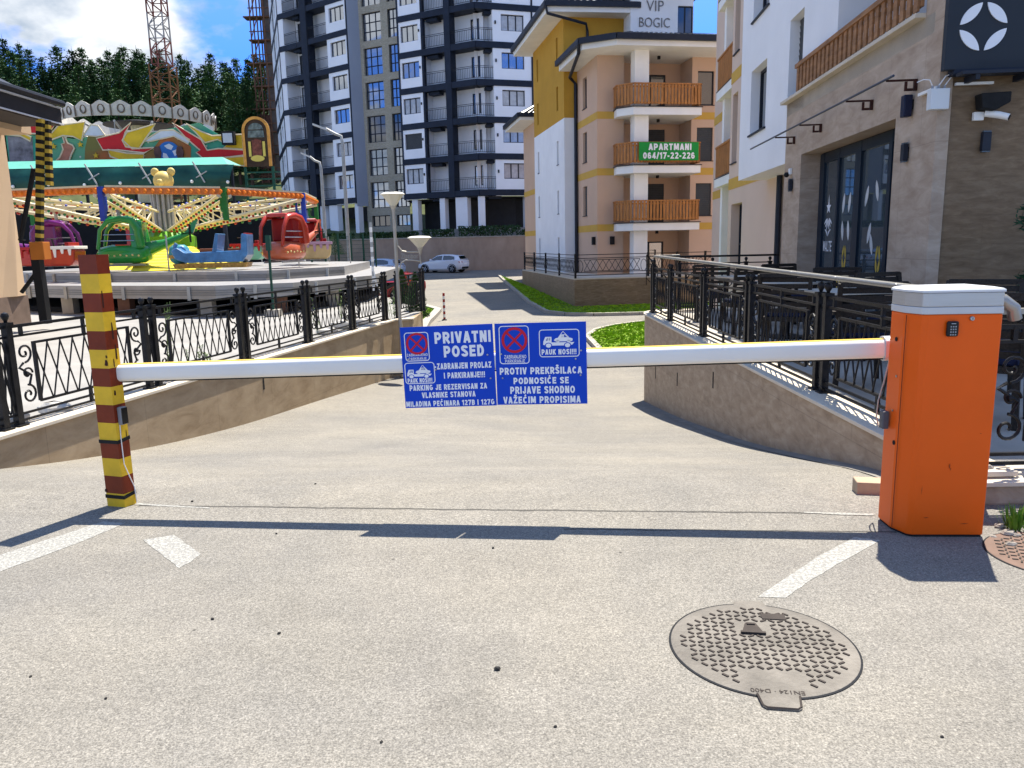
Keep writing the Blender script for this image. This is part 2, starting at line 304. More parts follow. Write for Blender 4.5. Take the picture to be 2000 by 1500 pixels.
def asphalt():
    m = bpy.data.materials.new('worn_asphalt'); m.use_nodes = True; t = m.node_tree; b = t.nodes['Principled BSDF']
    b.inputs['Roughness'].default_value = .85; b.inputs['Specular IOR Level'].default_value = .3
    c = N(t, 'ShaderNodeTexCoord'); O = c.outputs['Object']
    def noise(sc, det=4., ro=.6, dist=0.):
        n = N(t, 'ShaderNodeTexNoise', _Scale=sc, _Detail=det, _Roughness=ro, _Distortion=dist); t.links.new(O, n.inputs['Vector']); return n.outputs[0]
    def ramp(src, p0, c0, p1, c1):
        r = N(t, 'ShaderNodeValToRGB'); e = r.color_ramp.elements; e[0].position = p0; e[1].position = p1
        e[0].color = (c0 if isinstance(c0, tuple) else (c0,)*3)+(1,); e[1].color = (c1 if isinstance(c1, tuple) else (c1,)*3)+(1,)
        t.links.new(src, r.inputs[0]); return r.outputs[0]
    def mul(a, bb):
        k = N(t, 'ShaderNodeVectorMath', operation='MULTIPLY'); t.links.new(a, k.inputs[0]); t.links.new(bb, k.inputs[1]); return k.outputs[0]
    base = ramp(noise(.45, 5., .6, .4), .32, (.178, .167, .146), .68, (.238, .216, .174))
    base = mul(base, ramp(noise(1.7, 6., .65), .30, .92, .70, 1.05))
    base = mul(base, ramp(noise(9., 4., .7), .25, .90, .75, 1.08))
    base = mul(base, ramp(noise(150., 3., .75), .36, .58, .64, 1.40))
    base = mul(base, ramp(noise(58., 3., .7), .34, .80, .68, 1.20))
    vo = N(t, 'ShaderNodeTexVoronoi', _Scale=110.); t.links.new(O, vo.inputs['Vector'])
    base = mul(base, ramp(vo.outputs['Color'], .1, .84, .9, 1.16))
    # paler tyre-polished middle, darker streaks across the slope
    mp = N(t, 'ShaderNodeMapping'); mp.inputs['Scale'].default_value = (.35, 2.6, 1); t.links.new(O, mp.inputs[0])
    ns = N(t, 'ShaderNodeTexNoise', _Scale=1.3, _Detail=6., _Roughness=.7); t.links.new(mp.outputs[0], ns.inputs['Vector'])
    base = mul(base, ramp(ns.outputs[0], .33, .93, .62, 1.03))
    # small oil spots
    v2 = N(t, 'ShaderNodeTexVoronoi', _Scale=1.1); t.links.new(O, v2.inputs['Vector'])
    base = mul(base, ramp(v2.outputs['Distance'], .006, .25, .018, 1.0))
    v3 = N(t, 'ShaderNodeTexVoronoi', _Scale=2.7); t.links.new(O, v3.inputs['Vector'])
    base = mul(base, ramp(v3.outputs['Distance'], .012, .3, .028, 1.0))
    # two straight saw cracks near the barrier
    s = N(t, 'ShaderNodeSeparateXYZ'); t.links.new(O, s.inputs[0])
    def mth(op, a, bb):
        k = N(t, 'ShaderNodeMath', operation=op)
        for i, q in enumerate((a, bb)):
            if q is None: continue
            if isinstance(q, (int, float)): k.inputs[i].default_value = q
            else: t.links.new(q, k.inputs[i])
        return k.outputs[0]
    wob = mth('MULTIPLY', mth('SUBTRACT', noise(6., 5., .7), .5), .05)
    for (y0, sl, wd, xa) in ((4.09, -.0998, .009, -2.2), (3.79, -.085, .006, .25)):
        d = mth('ABSOLUTE', mth('ADD', mth('SUBTRACT', s.outputs[1], y0), mth('ADD', mth('MULTIPLY', s.outputs[0], -sl), wob)), None)
        far = mth('ADD', mth('MULTIPLY', mth('LESS_THAN', s.outputs[0], xa), 10.), mth('MULTIPLY', mth('GREATER_THAN', s.outputs[0], 1.9), 10.))
        base = mul(base, ramp(mth('DIVIDE', mth('ADD', d, far), wd*2), .3, .30, 1.0, 1.0))
    # faint old stains with their own outlines
    for (sx_, sy_, r0, dk) in ((-.19, 2.25, .13, .86), (.55, 3.3, .10, .92), (-.9, 2.9, .16, .93), (-1.7, 2.1, .2, .93), (.3, 6.0, .5, .92)):
        vd = N(t, 'ShaderNodeVectorMath', operation='DISTANCE'); wv = N(t, 'ShaderNodeVectorMath', operation='ADD'); nz = N(t, 'ShaderNodeTexNoise', _Scale=5., _Detail=4.); t.links.new(O, nz.inputs['Vector']); ns2 = N(t, 'ShaderNodeVectorMath', operation='SCALE'); t.links.new(nz.outputs['Color'], ns2.inputs[0]); ns2.inputs['Scale'].default_value = .22
        t.links.new(O, wv.inputs[0]); t.links.new(ns2.outputs[0], wv.inputs[1]); t.links.new(wv.outputs[0], vd.inputs[0]); vd.inputs[1].default_value = (sx_+.11, sy_+.11, .11)
        base = mul(base, ramp(vd.outputs['Value'], r0*.55, dk, r0*1.2, 1.0))
    t.links.new(base, b.inputs['Base Color'])
    h = N(t, 'ShaderNodeTexNoise', _Scale=130., _Detail=3.); t.links.new(O, h.inputs['Vector'])
    bp = N(t, 'ShaderNodeBump', _Strength=.7, _Distance=.006); t.links.new(h.outputs[0], bp.inputs['Height']); t.links.new(bp.outputs[0], b.inputs['Normal'])
    return m
ASPH = asphalt()
PAVE = M('plaza_concrete', (.28, .268, .245), .9, var=.14, scale=1.2, bump=.35, bscale=60)
KERB = M('kerb_concrete', (.36, .33, .28), .85, var=.15, scale=3, bump=.3, bscale=50)
CAP = M('pale_coping_stone', (.60, .52, .40), .7, var=.10, scale=2.5, bump=.1)
TRAV = stone('travertine_cladding', (.25, .175, .115), (.36, .265, .18), (.47, .37, .265), tile=(1.2, .6), scale=2.0, stretch=(1.2, 1.0, 2.6))
TRAVL = stone('sunny_travertine_cladding', (.26, .185, .11), (.36, .27, .17), (.45, .35, .23), tile=(1.3, .8), scale=.9, stretch=(1.2, 1.0, 2.4))
GRASSY = M('turf_soil', (.10, .17, .008), .95, var=.4, scale=4, bump=.5, bscale=60)
def blade_mat(name, c):
    m = M(name, c, .6, var=.45, scale=3.0); b = m.node_tree.nodes['Principled BSDF']
    return m
GRASS = blade_mat('grass_blades', (.24, .40, .010))

m = MB()                                                  # road surface, falling into the underpass and rising behind
xs = [-40, -30, -22, -16, -12, -9, -7, -6] + [-5+.4*i for i in range(0, 33)] + [9, 11, 14, 18, 24, 32, 42]
ys = [-8, -6, -4, -2, 0, 2, 3] + [3.5+.25*i for i in range(0, 70)] + [21+1.5*i for i in range(1, 32)] + [69]
for Y in ys:
    for X in xs: m.v.append((X, Y, zroad(X, Y)))
W = len(xs)
for j in range(len(ys)-1):
    for i in range(W-1): m.f.append((j*W+i, j*W+i+1, (j+1)*W+i+1, (j+1)*W+i)); m.mi.append(0)
kind(m.build('road', ASPH, smooth=60))

m = MB()                                                  # paved fairground plaza
edge = [(-4.75, 4.3), (XL(4.3)-.2, 4.3), (XL(15.4)-.2, 15.4), (-2.15, 15.62), (-2.05, 17.6), (-3.0, 21), (-5.2, 27), (-7.6, 34), (-10.5, 44), (-14.5, 63)]
poly = [(-60, 4.3)] + edge + [(-60, 63)]
m.prism(poly, -1.7, -.012)
kind(m.build('plaza', PAVE))

def hill_z(X, Y):
    t = max(0, min(1, (Y-68)/48)); t = t*t*(3-2*t)
    return 2.3+13.5*t*(1+.10*sin(X*.05)+.06*sin(X*.13+Y*.1))
m = MB(); xs = [-160+8*i for i in range(41)]; ys = [66.6, 69, 72, 76, 80, 85, 90, 96, 102, 108, 115, 124, 140, 180, 300, 600]
for Y in ys:
    for X in xs: m.v.append((X*(1+max(0, Y-140)/300), Y, hill_z(X, Y) if Y > 67 else 2.2))
W = len(xs)
for j in range(len(ys)-1):
    for i in range(W-1): m.f.append((j*W+i, j*W+i+1, (j+1)*W+i+1, (j+1)*W+i)); m.mi.append(0)
kind(m.build('hill', M('hill_turf', (.07, .085, .03), .95, var=.4, scale=.5, bump=.6, bscale=4), smooth=60))
m = MB(); m.box(-160, -16, 63, 66.6, -1.5, -.05); kind(m.build('back_yard', PAVE))

# ---- painted markings (thin worn sheets)
def paintmat():
    m = bpy.data.materials.new('worn_white_paint'); m.use_nodes = True; t = m.node_tree; b = t.nodes['Principled BSDF']; b.inputs['Roughness'].default_value = .75
    c = N(t, 'ShaderNodeTexCoord'); n = N(t, 'ShaderNodeTexNoise', _Scale=70., _Detail=7., _Roughness=.8); t.links.new(c.outputs['Object'], n.inputs['Vector'])
    r = N(t, 'ShaderNodeValToRGB'); e = r.color_ramp.elements; e[0].position = .46; e[0].color = (.19, .183, .165, 1); e[1].position = .60; e[1].color = (.40, .39, .335, 1)
    t.links.new(n.outputs[0], r.inputs[0]); t.links.new(r.outputs[0], b.inputs['Base Color'])
    bp = N(t, 'ShaderNodeBump', _Strength=.5, _Distance=.005); n3 = N(t, 'ShaderNodeTexNoise', _Scale=130.); t.links.new(c.outputs['Object'], n3.inputs['Vector'])
    t.links.new(n3.outputs[0], bp.inputs['Height']); t.links.new(bp.outputs[0], b.inputs['Normal']); return m
PAINT = paintmat()
def marking(pix, z=.0016, raw=None):
    m = MB(); pts = raw or [atz(x, y, 0) for x, y in pix]; pts = [V((p[0], p[1], zroad(p[0], p[1])+z)) for p in pts]
    # rough the outline slightly so that the edge reads as brushed paint
    out = []
    for a, b in zip(pts, pts[1:]+pts[:1]):
        k = max(2, int((b-a).length/.03))
        for i in range(k):
            q = a.lerp(b, i/k); out.append(q+V((random.uniform(-.0025, .0025), random.uniform(-.0025, .0025), 0)))
    m.add(out, [tuple(range(len(out)))])
    return kind(m.build('road_marking', PAINT))
marking([(-260, 1197), (-5, 1086), (203, 1018), (246, 1022), (150, 1062), (0, 1117), (-250, 1222)])
marking([(279, 1055), (340, 1045), (392, 1083), (372, 1098), (350, 1110)])
marking([(1668, 1050), (1722, 1055), (1640, 1100), (1580, 1136), (1535, 1168), (1480, 1166), (1530, 1133), (1600, 1086)])
marking([(263, 980), (330, 985), (410, 990), (410, 992), (330, 988), (264, 984)])
marking([(1570, 999), (1640, 1001), (1706, 1003), (1706, 1007), (1640, 1005), (1570, 1001)])

# ---- pebbles and grit on the asphalt
gm = M('dark_grit', (.03, .028, .025), .9, var=.4, scale=30)
peb = None
for i, (x, y, r) in enumerate([(972, 1308, .012), (963, 1071, .008), (415, 1210, .008), (545, 1238, .008), (207, 1365, .006), (1840, 1440, .006), (745, 1450, .006), (375, 977, .009), (615, 932, .008), (540, 1043, .007), (1085, 1420, .006), (60, 1322, .006)]):
    p = atz(x, y, 0)
    if peb is None:
        mb = MB(); mb.ball((0,0,0), 1, 7, (1, .8, .62))
        mb.v = [(a*(1+random.uniform(-.2, .2)), b*(1+random.uniform(-.2, .2)), c) for a, b, c in mb.v]
        peb = tag(mb.build('pebble', gm), 'small dark pebble lying loose on the asphalt drive', 'pebble', 'loose pebbles on the asphalt'); o = peb
        peb['label'] = 'largest dark pebble on the bare asphalt, left of the round manhole cover'
    else:
        o = peb.copy(); COL.objects.link(o); o['label'] = 'tiny dark crumb of grit lying on the asphalt drive'
    o.location = (p.x, p.y, zroad(p.x, p.y)+r*.4); o.scale = (r, r, r); o.rotation_euler.z = i*1.3

# ================================================================ RAMP WALLS
def wallmesh(pts, zt, depth, mat, name, label):           # straight wall following pts, top zt, foot below the road
    m = MB()
    n = len(pts)
    m.prism([p for p in pts]+[p for p in depth][::-1], -2.2, zt)
    root = thing(name, label, 'wall', (pts[0][0], pts[0][1], 0)); root.location = (0, 0, 0)
    m.build('wall_body', mat, root); return root
yl = [4.3, 7, 10, 13, 15.4]
lw = wallmesh([(XL(y), y) for y in yl]+[(-2.02, 15.62)], -.012, [(XL(y)-.22, y) for y in yl]+[(-2.02, 15.8)], TRAVL, 'ramp_wall', 'long low sunlit stone clad wall carrying the fairground railing left of the ramp')
m = MB(); m.prism([(XL(y)+.03, y) for y in yl]+[(-1.98, 15.6), (-1.98, 15.86)]+[(XL(y)-.25, y) for y in yl[::-1]], -.010, .024)
m.build('coping', CAP, lw, bevel=.006)
m = MB(); m.box(-2.33, -2.0, 15.63, 17.5, -2, -.014)
m.build('return_wall', TRAVL, lw)
ring = [(XR, 4.05), (XR, 13.9)] + [(XR+.55-.55*cos(a), 13.9+.85*sin(a)) for a in [radians(15*i) for i in range(1, 7)]] + [(5.2, 14.75)]
inner = [(XR+.28, 4.05), (XR+.28, 13.85)] + [(XR+.28+.3-.3*cos(a), 13.85+.6*sin(a)) for a in [radians(15*i) for i in range(1, 7)]] + [(5.2, 14.45)]
rw = wallmesh(ring, .135, inner, TRAV, 'ramp_wall', 'curved brown travertine wall under the cafe terrace, right side of the ramp')
m = MB(); o = [(p[0]-.03, p[1]) for p in ring[:2]]+[(p[0]-.02, p[1]+.02) for p in ring[2:]]
m.prism(o+[(p[0]+.04, p[1]) for p in inner][::-1], .137, .168); m.build('coping', CAP, rw, bevel=.005)
for (x, y, Y) in ((1265, 728, 12.9), (1321, 741, 11.2), (1406, 742, 9.2)):
    q = at(x, y, Y); m = MB(); m.box(XR-.004, XR+.02, q.y-.02, q.y+.02, q.z-.1, q.z+.1); m.build('drain_slot', DARK, rw)
q = at(500, 748, 10.2); m = MB(); X = XL(10.2); m.box(X-.02, X+.004, 10.18, 10.22, q.z-.09, q.z+.09); m.build('drain_slot', DARK, lw)
m = MB(); m.prism([(2.72, 4.1), (2.72, 13.8), (3.05, 14.4), (5.4, 14.42), (8.5, 14.42), (8.5, 4.1)], -1.9, .142); kind(m.build('terrace', M('terrace_tiles', (.42, .38, .32), .7, var=.1, scale=4)))
m = MB()                                                  # dark gutter strip at the wall's foot
ysg = [4.1+.35*i for i in range(29)]
for a, b in zip(ysg, ysg[1:]):
    m.quad((XR-.13, a, zroad(XR-.13, a)+.006), (XR, a, zroad(XR, a)+.012), (XR, b, zroad(XR, b)+.012), (XR-.13, b, zroad(XR-.13, b)+.006))
kind(m.build('gutter', M('gutter_concrete', (.20, .185, .16), .9, var=.2, scale=5, bump=.4)))

# ================================================================ RAILINGS
def spiral(c, r, turns, a0, sgn=1, n=22, r1=.15):
    return [V((c[0]+r*(1-(1-r1)*i/n)*cos(a0+sgn*turns*2*pi*i/n), 0, c[1]+r*(1-(1-r1)*i/n)*sin(a0+sgn*turns*2*pi*i/n))) for i in range(n+1)]
def rail_post(parent, h, x, ball=True, s=.058):
    m = MB(); m.box(x-s/2, x+s/2, -s/2, s/2, 0, h-.05); m.box(x-s*.9, x+s*.9, -s*.9, s*.9, 0, .016); m.box(x-s*.66, x+s*.66, -s*.66, s*.66, h-.075, h-.05)
    if ball: m.lathe([(.012, h-.05), (.016, h-.035), (.03, h-.012), (.033, h+.006), (.024, h+.026), (.004, h+.036)], (x, 0, 0), 10)
    return m.build('post', IRON, parent, smooth=35)
def rail_panel(parent, x0, x1, h):
    m = MB(); w = .026
    zt, zs, zf, zb, z2, z1 = h*.905, h*.815, h*.735, h*.185, h*.105, h*.045
    for z in (zt, zs, z2, z1): m.bar((x0, 0, z), (x1, 0, z), w*.8, w if z == zt else w*.7)
    a, b = x0+.23, x1-.23
    m.bar((a, 0, zf), (b, 0, zf), w*.8); m.bar((a, 0, zb), (b, 0, zb), w*.8); m.bar((a, 0, zb), (a, 0, zf+.01), w); m.bar((b, 0, zb), (b, 0, zf+.01), w)
    k = max(3, int(round((b-a)/.15))); d = (b-a)/k
    for i in range(k):                                  # crossing bars: tall X lattice
        u = a+i*d
        m.tube([(u, -.004, zb), (u+d, -.004, zf)], .0075, 5); m.tube([(u+d, .006, zb), (u, .006, zf)], .0075, 5)
    c = (x0+x1)/2
    for z0_, z1_ in ((zf, zt), (z1, zb)):
        m.bar((c, 0, z0_), (c, 0, z1_), w); m.ball((c, 0, (z0_+z1_)/2), .022, 6)
    for xx in (x0+.11, x1-.11): m.bar((xx, 0, zs), (xx, 0, zt), w)
    p = m.build('lattice_panel', IRON, parent)
    zc = (zf+zb)/2
    for xx, sg in ((x0+.115, 1), (x1-.115, -1)):
        m = MB()
        m.tube(spiral((xx, zf-.075), .085, 1.35, -pi/2, sg), .010, 5); m.tube(spiral((xx, zb+.075), .085, 1.35, pi/2, -sg), .010, 5)
        m.tube([(xx-sg*.02, 0, zf-.16), (xx-sg*.07, 0, zc+.06), (xx+sg*.05, 0, zc-.02), (xx+sg*.02, 0, zb+.16)], .011, 5)
        m.tube(spiral((xx+sg*.01, zc), .055, 1.1, 0, sg), .009, 5); m.ball((xx, .0, zc), .02, 6)
        m.build('scroll', IRON, parent)
def link_piece(parent, x0, x1, h):                        # short piece between twin posts: crossed arcs
    m = MB(); c = (x0+x1)/2; w = (x1-x0)/2
    for z in (h*.905, h*.815, h*.105, h*.045): m.bar((x0, 0, z), (x1, 0, z), .018)
    for s in (1, -1): m.tube([(c-s*w*(1-.5*sin(pi*i/10))*cos(pi*i/10), s*.004, h*(.13+.65*i/10)) for i in range(11)], .008, 5)
    m.tube([(c+w*.8*sin(2*pi*i/16), 0, h*.45+h*.33*cos(2*pi*i/16)) for i in range(16)], .008, 5, closed=True)
    m.build('link_piece', IRON, parent)
RP = 1.9
def rail_run(name, label, p, q, h, z, pairs, handrail=False, first=True):
    p, q = V(p), V(q); L = (q-p).length; root = thing(name, label, 'railing', (p.x, p.y, z), atan2(q.y-p.y, q.x-p.x))
    g = .075; pos = sorted(pairs)
    for i, x in enumerate(pos):
        rail_post(root, h, x-g); rail_post(root, h, x+g); link_piece(root, x-g+.03, x+g-.03, h)
        if i+1 < len(pos): rail_panel(root, x+g+.03, pos[i+1]-g-.03, h)
    return root, L
a = V((XL(4.35)-.11, 4.35, 0)); b = V((XL(15.4)-.11, 15.4, 0)); Lr = (b-a).length; k = Lr/11.05
lf, _ = rail_run('iron_railing', 'long black wrought iron railing on the sunlit wall along the fairground', a, b, .93, .024, [k*(y-4.35) for y in (4.5, 6.3, 8.15, 10.0, 11.85, 13.6, 15.25)])
rf2 = thing('iron_railing', 'short end section of black railing turning the corner before the conical shrub', 'railing', (-2.33, 15.55, .024), radians(79))
rail_post(rf2, .93, .12); rail_post(rf2, .93, 1.75); rail_post(rf2, .93, 1.95); rail_panel(rf2, .15, 1.72, .93)
rr, _ = rail_run('iron_railing', 'black wrought iron terrace railing with wide silver handrail above the brown curved wall', (2.62, 4.2, 0), (2.62, 14.0, 0), .885, .168, [y-4.2 for y in (4.36, 6.42, 8.42, 10.42, 12.6)])
m = MB()
hp = [(-.0, 0, .945)]+[(i*.98, 0, .945+.008*i) for i in range(1, 11)]
arc = [(9.72+.55*sin(a_), -.55*(1-cos(a_)), 1.02) for a_ in [radians(18*i) for i in range(1, 6)]]
pts = [V(p_) for p_ in hp[:10]+arc]
for p_, q_ in zip(pts, pts[1:]): m.bar(p_-(q_-p_).normalized()*.004, q_, .072, .036)
HAND = M('silvery_handrail', (.30, .29, .26), .32, metal=.55, var=.15, scale=6)
m.build('handrail', HAND, rr, bevel=.012)
rail_post(rr, .93, 9.85); rail_post(rr, .93, 10.02); rail_panel(rr, 8.4+.11, 9.8, .9)
er = thing('iron_railing', 'far cross railing of the terrace with dark handrail reaching the cafe wall', 'railing', (3.2, 14.6, .168), 0)
for x in (.0, .62, 1.25, 1.7): rail_post(er, .93, x)
m = MB()
m.bar((-.15, 0, .99), (1.85, 0, .99), .07, .035)
for z in (.86, .74, .12, .06): m.bar((0, 0, z), (1.7, 0, z), .02)
for x in (.3, .93, 1.45): m.tube([(x+.17*cos(2*pi*i/18), 0, .5+.2*sin(2*pi*i/18)) for i in range(18)], .011, 5, closed=True); m.tube(spiral((x, .5), .13, 1.6, 0), .010, 5); m.bar((x, 0, .7), (x, 0, .74), .02); m.bar((x, 0, .12), (x, 0, .3), .02)
m.build('scroll', IRON, er)

# ================================================================ BARRIER POST (striped)
BROWN = M('barrier_brown_paint', (.17, .024, .007), .42, var=.22, scale=7, bump=.12, bscale=25)
YELP = M('barrier_yellow_paint', (.68, .43, .025), .42, var=.14, scale=7, bump=.12, bscale=25)
RUST = M('bare_rusty_steel', (.045, .015, .010), .8, var=.4, scale=20)
bp_ = thing('barrier_post', 'square steel post with brown and yellow stripes, slightly battered', 'post', (-2.31, 4.33, 0))
ca = [(-.075, -.018), (.046, -.056), (.074, .022), (-.047, .06)]
m = MB(); hs = [0, .075]+[.075+.1055*i for i in range(1, 14)]
hs = [1.445*z/hs[-1] for z in hs]; hs[0] = -.12
for i in range(len(hs)-1):
    z0, z1 = hs[i], hs[i+1]
    r0 = [(x, y, z0) for x, y in ca]; r1 = [(x, y, z1) for x, y in ca]
    m.add(r0+r1, [(k, (k+1) % 4, 4+(k+1) % 4, 4+k) for k in range(4)], (i+1) % 2)
m.add([(x, y, hs[-1]) for x, y in ca], [(0, 1, 2, 3)], 0)
m.build('post_body', [BROWN, YELP], bp_)
def onface(a, b, u, z, off=.002):
    a, b = V((ca[a][0], ca[a][1], 0)), V((ca[b][0], ca[b][1], 0)); p = a.lerp(b, u); n = V((b.y-a.y, a.x-b.x, 0)).normalized()
    return V((p.x, p.y, z))+n*off
m = MB()
for (f, u, z, w, h) in ((1, .12, 1.20, .012, .10), (1, .62, 1.02, .010, .10), (1, .72, .90, .011, .09), (1, .45, .84, .008, .05), (0, .90, .845, .022, .035), (0, .94, .88, .010, .018), (1, .25, .67, .014, .03), (0, .02, .09, .018, .02), (1, .8, .42, .006, .05)):
    c = onface(f, f+1, u, z); d = (V((ca[f+1][0], ca[f+1][1], 0))-V((ca[f][0], ca[f][1], 0))).normalized()
    k = [(-.5, -.4), (-.1, -.5), (.4, -.45), (.5, .1), (.2, .5), (-.3, .45), (-.45, .1)]
    m.add([c+d*(a*w*random.uniform(.8, 1.3))+V((0, 0, b*h)) for a, b in k], [tuple(range(7))])
m.build('paint_chip', RUST, bp_)
for z in (.385, .055):
    m = MB(); pts = [onface(i, (i+1) % 4, 0, z, .004) for i in range(4)]
    c0 = V((0, 0, z))
    q = [V((p.x*1.06, p.y*1.06, z+(.012 if i == 2 else 0))) for i, p in enumerate([V((x, y, 0)) for x, y in ca])]
    for i in range(4): m.bar(q[i], q[(i+1) % 4], .004, .020)
    m.build('strap', RUBBER, bp_)
m = MB(); m.box(-.022, .022, -.016, .016, -.052, .052); o = m.build('photocell', M('grey_plastic', (.22, .22, .22), .5), bp_, bevel=.006)
o.location = onface(1, 2, .5, .535, .014); o.rotation_euler.z = radians(70)
m = MB(); m.box(-.019, .019, -.003, .003, -.046, .046); o2 = m.build('lens', M('black_gloss_plastic', (.01, .01, .01), .12), o, loc=(0, -.018, 0))
m = MB(); m.tube([onface(1, 2, .3, .485, .005), onface(1, 2, .25, .4, .006), onface(1, 2, .28, .25, .005), onface(1, 2, .6, .17, .006), onface(1, 2, .92, .10, .006), onface(1, 2, .95, .0, .01)], .003, 6)
m.build('cable', M('white_cable', (.72, .70, .66), .5), bp_)

# ================================================================ BARRIER GATE
ORANGE = M('orange_powder_coat', (.78, .105, .002), .42, var=.05, scale=2.5, bump=.06, bscale=160, coat=.08)
LIDG = M('grey_lid_paint', (.52, .53, .53), .38, var=.04, scale=2)
bg_ = thing('barrier_gate', 'orange barrier gate cabinet with grey lid holding a long white boom', 'barrier', (1.88, 3.56, 0))
fp = [(.012, .25), (.006, .115), (.014, .085), (.038, .012), (.062, .0), (.392, -.022), (.398, -.012), (.398, .27)]
m = MB(); m.prism([(x*1.0, y) for x, y in fp], .010, 1.088); m.build('cabinet', ORANGE, bg_, bevel=.006, seg=3)
m = MB(); m.prism([(x*.97+.008, y*.97+.004) for x, y in fp], -.05, .012); m.build('base_plate', RUBBER, bg_)
def scl(k, cx=.2, cy=.12): return [(cx+(x-cx)*k, cy+(y-cy)*k) for x, y in fp]
m = MB(); m.prism(scl(1.015), 1.089, 1.122); m.build('lid_skirt', LIDG, bg_, bevel=.003)
m = MB(); m.prism(scl(1.005), 1.1235, 1.188); m.build('lid_band', M('brushed_grey_lid', (.46, .46, .45), .3, metal=.4, var=.06, scale=4, stretch=(1, 1, 20)), bg_, bevel=.003)
m = MB()
rings = [(scl(1.03), 1.1895), (scl(1.03), 1.199), (scl(.985), 1.206), (scl(.8), 1.213), (scl(.4), 1.217)]
for pl, z in rings: m.v += [(x, y, z) for x, y in pl]
n_ = len(fp)
for i in range(4): m.f += [(i*n_+k, i*n_+(k+1) % n_, (i+1)*n_+(k+1) % n_, (i+1)*n_+k) for k in range(n_)]
m.f += [tuple(range(n_))[::-1], tuple(range(4*n_, 5*n_))]; m.mi = [0]*len(m.f)
m.build('lid_top', M('white_lid_cap', (.60, .61, .61), .35, var=.03), bg_, smooth=30)
m = MB(); m.box(.0045, .0062, .088, .0905, .02, 1.08); m.add([(.0148, .0835, .03), (.0136, .0865, .03), (.0136, .0865, 1.08), (.0148, .0835, 1.08)], [(0, 1, 2, 3)]); m.build('door_seam', DARK, bg_)
m = MB()
for x_, z_, w_, h_ in ((.21, .36, .006, .030), (.216, .345, .004, .018), (.12, .10, .030, .004), (.30, .07, .045, .004), (.34, .52, .012, .003), (.09, .24, .003, .05)):
    y_ = -.0025-.022*(x_-.062)/.33-.0012; m.add([(x_-w_/2, y_, z_), (x_, y_, z_-h_/2), (x_+w_/2, y_-.0002, z_+h_*.1), (x_+w_*.1, y_, z_+h_/2)], [(0, 1, 2, 3)])
m.build('scuff', M('scuffed_orange', (.30, .05, .012), .7, var=.4, scale=60), bg_)
# keypad on the front
FR = lambda x: -.0025-.022*(x-.062)/.33            # y of the front face at x
kp = MB(); kp.box(-.027, .027, -.017, 0, -.036, .036); kx = .168
ko = kp.build('keypad', M('black_keypad_plastic', (.012, .012, .013), .3, var=.1), bg_, bevel=.011, loc=(kx, FR(kx), 1.022), seg=3); ko.rotation_euler.z = radians(-3.8)
m = MB()
for r_ in range(4):
    for c_ in range(3): m.box(-.0135+.0105*c_, -.0075+.0105*c_, -.0195, -.0175, .008-.0125*r_, .0145-.0125*r_)
m.build('key', M('key_legend_grey', (.28, .29, .30), .5), ko)
m = MB(); m.box(-.010, .010, -.0186, -.0172, .024, .026); m.build('status_strip', M('pale_strip', (.65, .66, .68), .4), ko)
kx = .255; m = MB(); m.lathe([(.0105, 0), (.0105, .006), (.0085, .009)], (0, 0, 0), 16)
lo = m.build('lock', CHROME, bg_, loc=(kx, FR(kx), 1.068), smooth=30); lo.rotation_euler = (pi/2, 0, 0)
m = MB(); m.box(-.0013, .0013, -.005, .005, .0088, .0098); m.build('key_slot', DARK, lo)
for y_, z_, mt, r_ in ((.17, .955, DARK, .011), (.125, .445, DARK, .012), (.145, .775, CHROME, .006), (.16, .60, CHROME, .005)):
    m = MB(); m.lathe([(r_, 0), (r_, .003)], (0, 0, 0), 12); o = m.build('bolt' if mt is CHROME else 'bolt_hole', mt, bg_, loc=(.0062, y_, z_)); o.rotation_euler = (0, -pi/2, 0)
m = MB(); m.box(-.03, .002, .18, .22, .50, .59); po = m.build('photocell', M('grey_plastic_dark', (.10, .10, .11), .5), bg_, bevel=.005)
# boom (child of the gate), built in world coordinates then shifted
A1 = at(1737, 680, 3.93); A0 = at(236, 728, 4.36); off = V(bg_.location)
ex = (A0-A1).normalized(); ez = (V((0, 0, 1))-ex*ex.z).normalized(); ey = ex.cross(ez).normalized()
def sec(hw, hh, n=5):
    r_ = min(hw, hh)*.72; out_ = []
    for cx_, cz_, a0 in ((hw-r_, hh-r_, 0), (-hw+r_, hh-r_, 90), (-hw+r_, -hh+r_, 180), (hw-r_, -hh+r_, 270)):
        for i in range(n+1): a_ = radians(a0+90*i/n); out_.append((cx_+r_*cos(a_), cz_+r_*sin(a_)))
    return out_
m = MB(); sp = sec(.042, .049)
m.ext([A1-off+ey*a_+ez*b_ for a_, b_ in sp], A0-A1)
BOOMW = M('white_boom_enamel', (.76, .73, .66), .3, var=.05, scale=1.5, coat=.3)
boom = m.build('boom', BOOMW, bg_, smooth=30)
m = MB(); m.ext([A1-off+ey*a_+ez*b_ for a_, b_ in ((-.020, .0485), (.020, .0485), (.020, .0512), (-.020, .0512))], (A0-A1)*.998)
m.build('top_strip', M('amber_strip', (.70, .46, .07), .4), boom, bevel=.002)
m = MB(); m.ext([A1-off+ey*a_+ez*b_ for a_, b_ in ((-.012, -.056), (.012, -.056), (.012, -.0494), (-.012, -.0494))], (A0-A1)*.998)
m.build('rubber_edge', RUBBER, boom)
m = MB(); m.ext([A1-off-ex*.10+ey*a_*1.25+ez*b_*1.28 for a_, b_ in sp], ex*.135); m.build('boom_clamp', M('clamp_grey_metal', (.55, .56, .60), .35, metal=.4), bg_, smooth=30)
m = MB(); c0 = A1-off
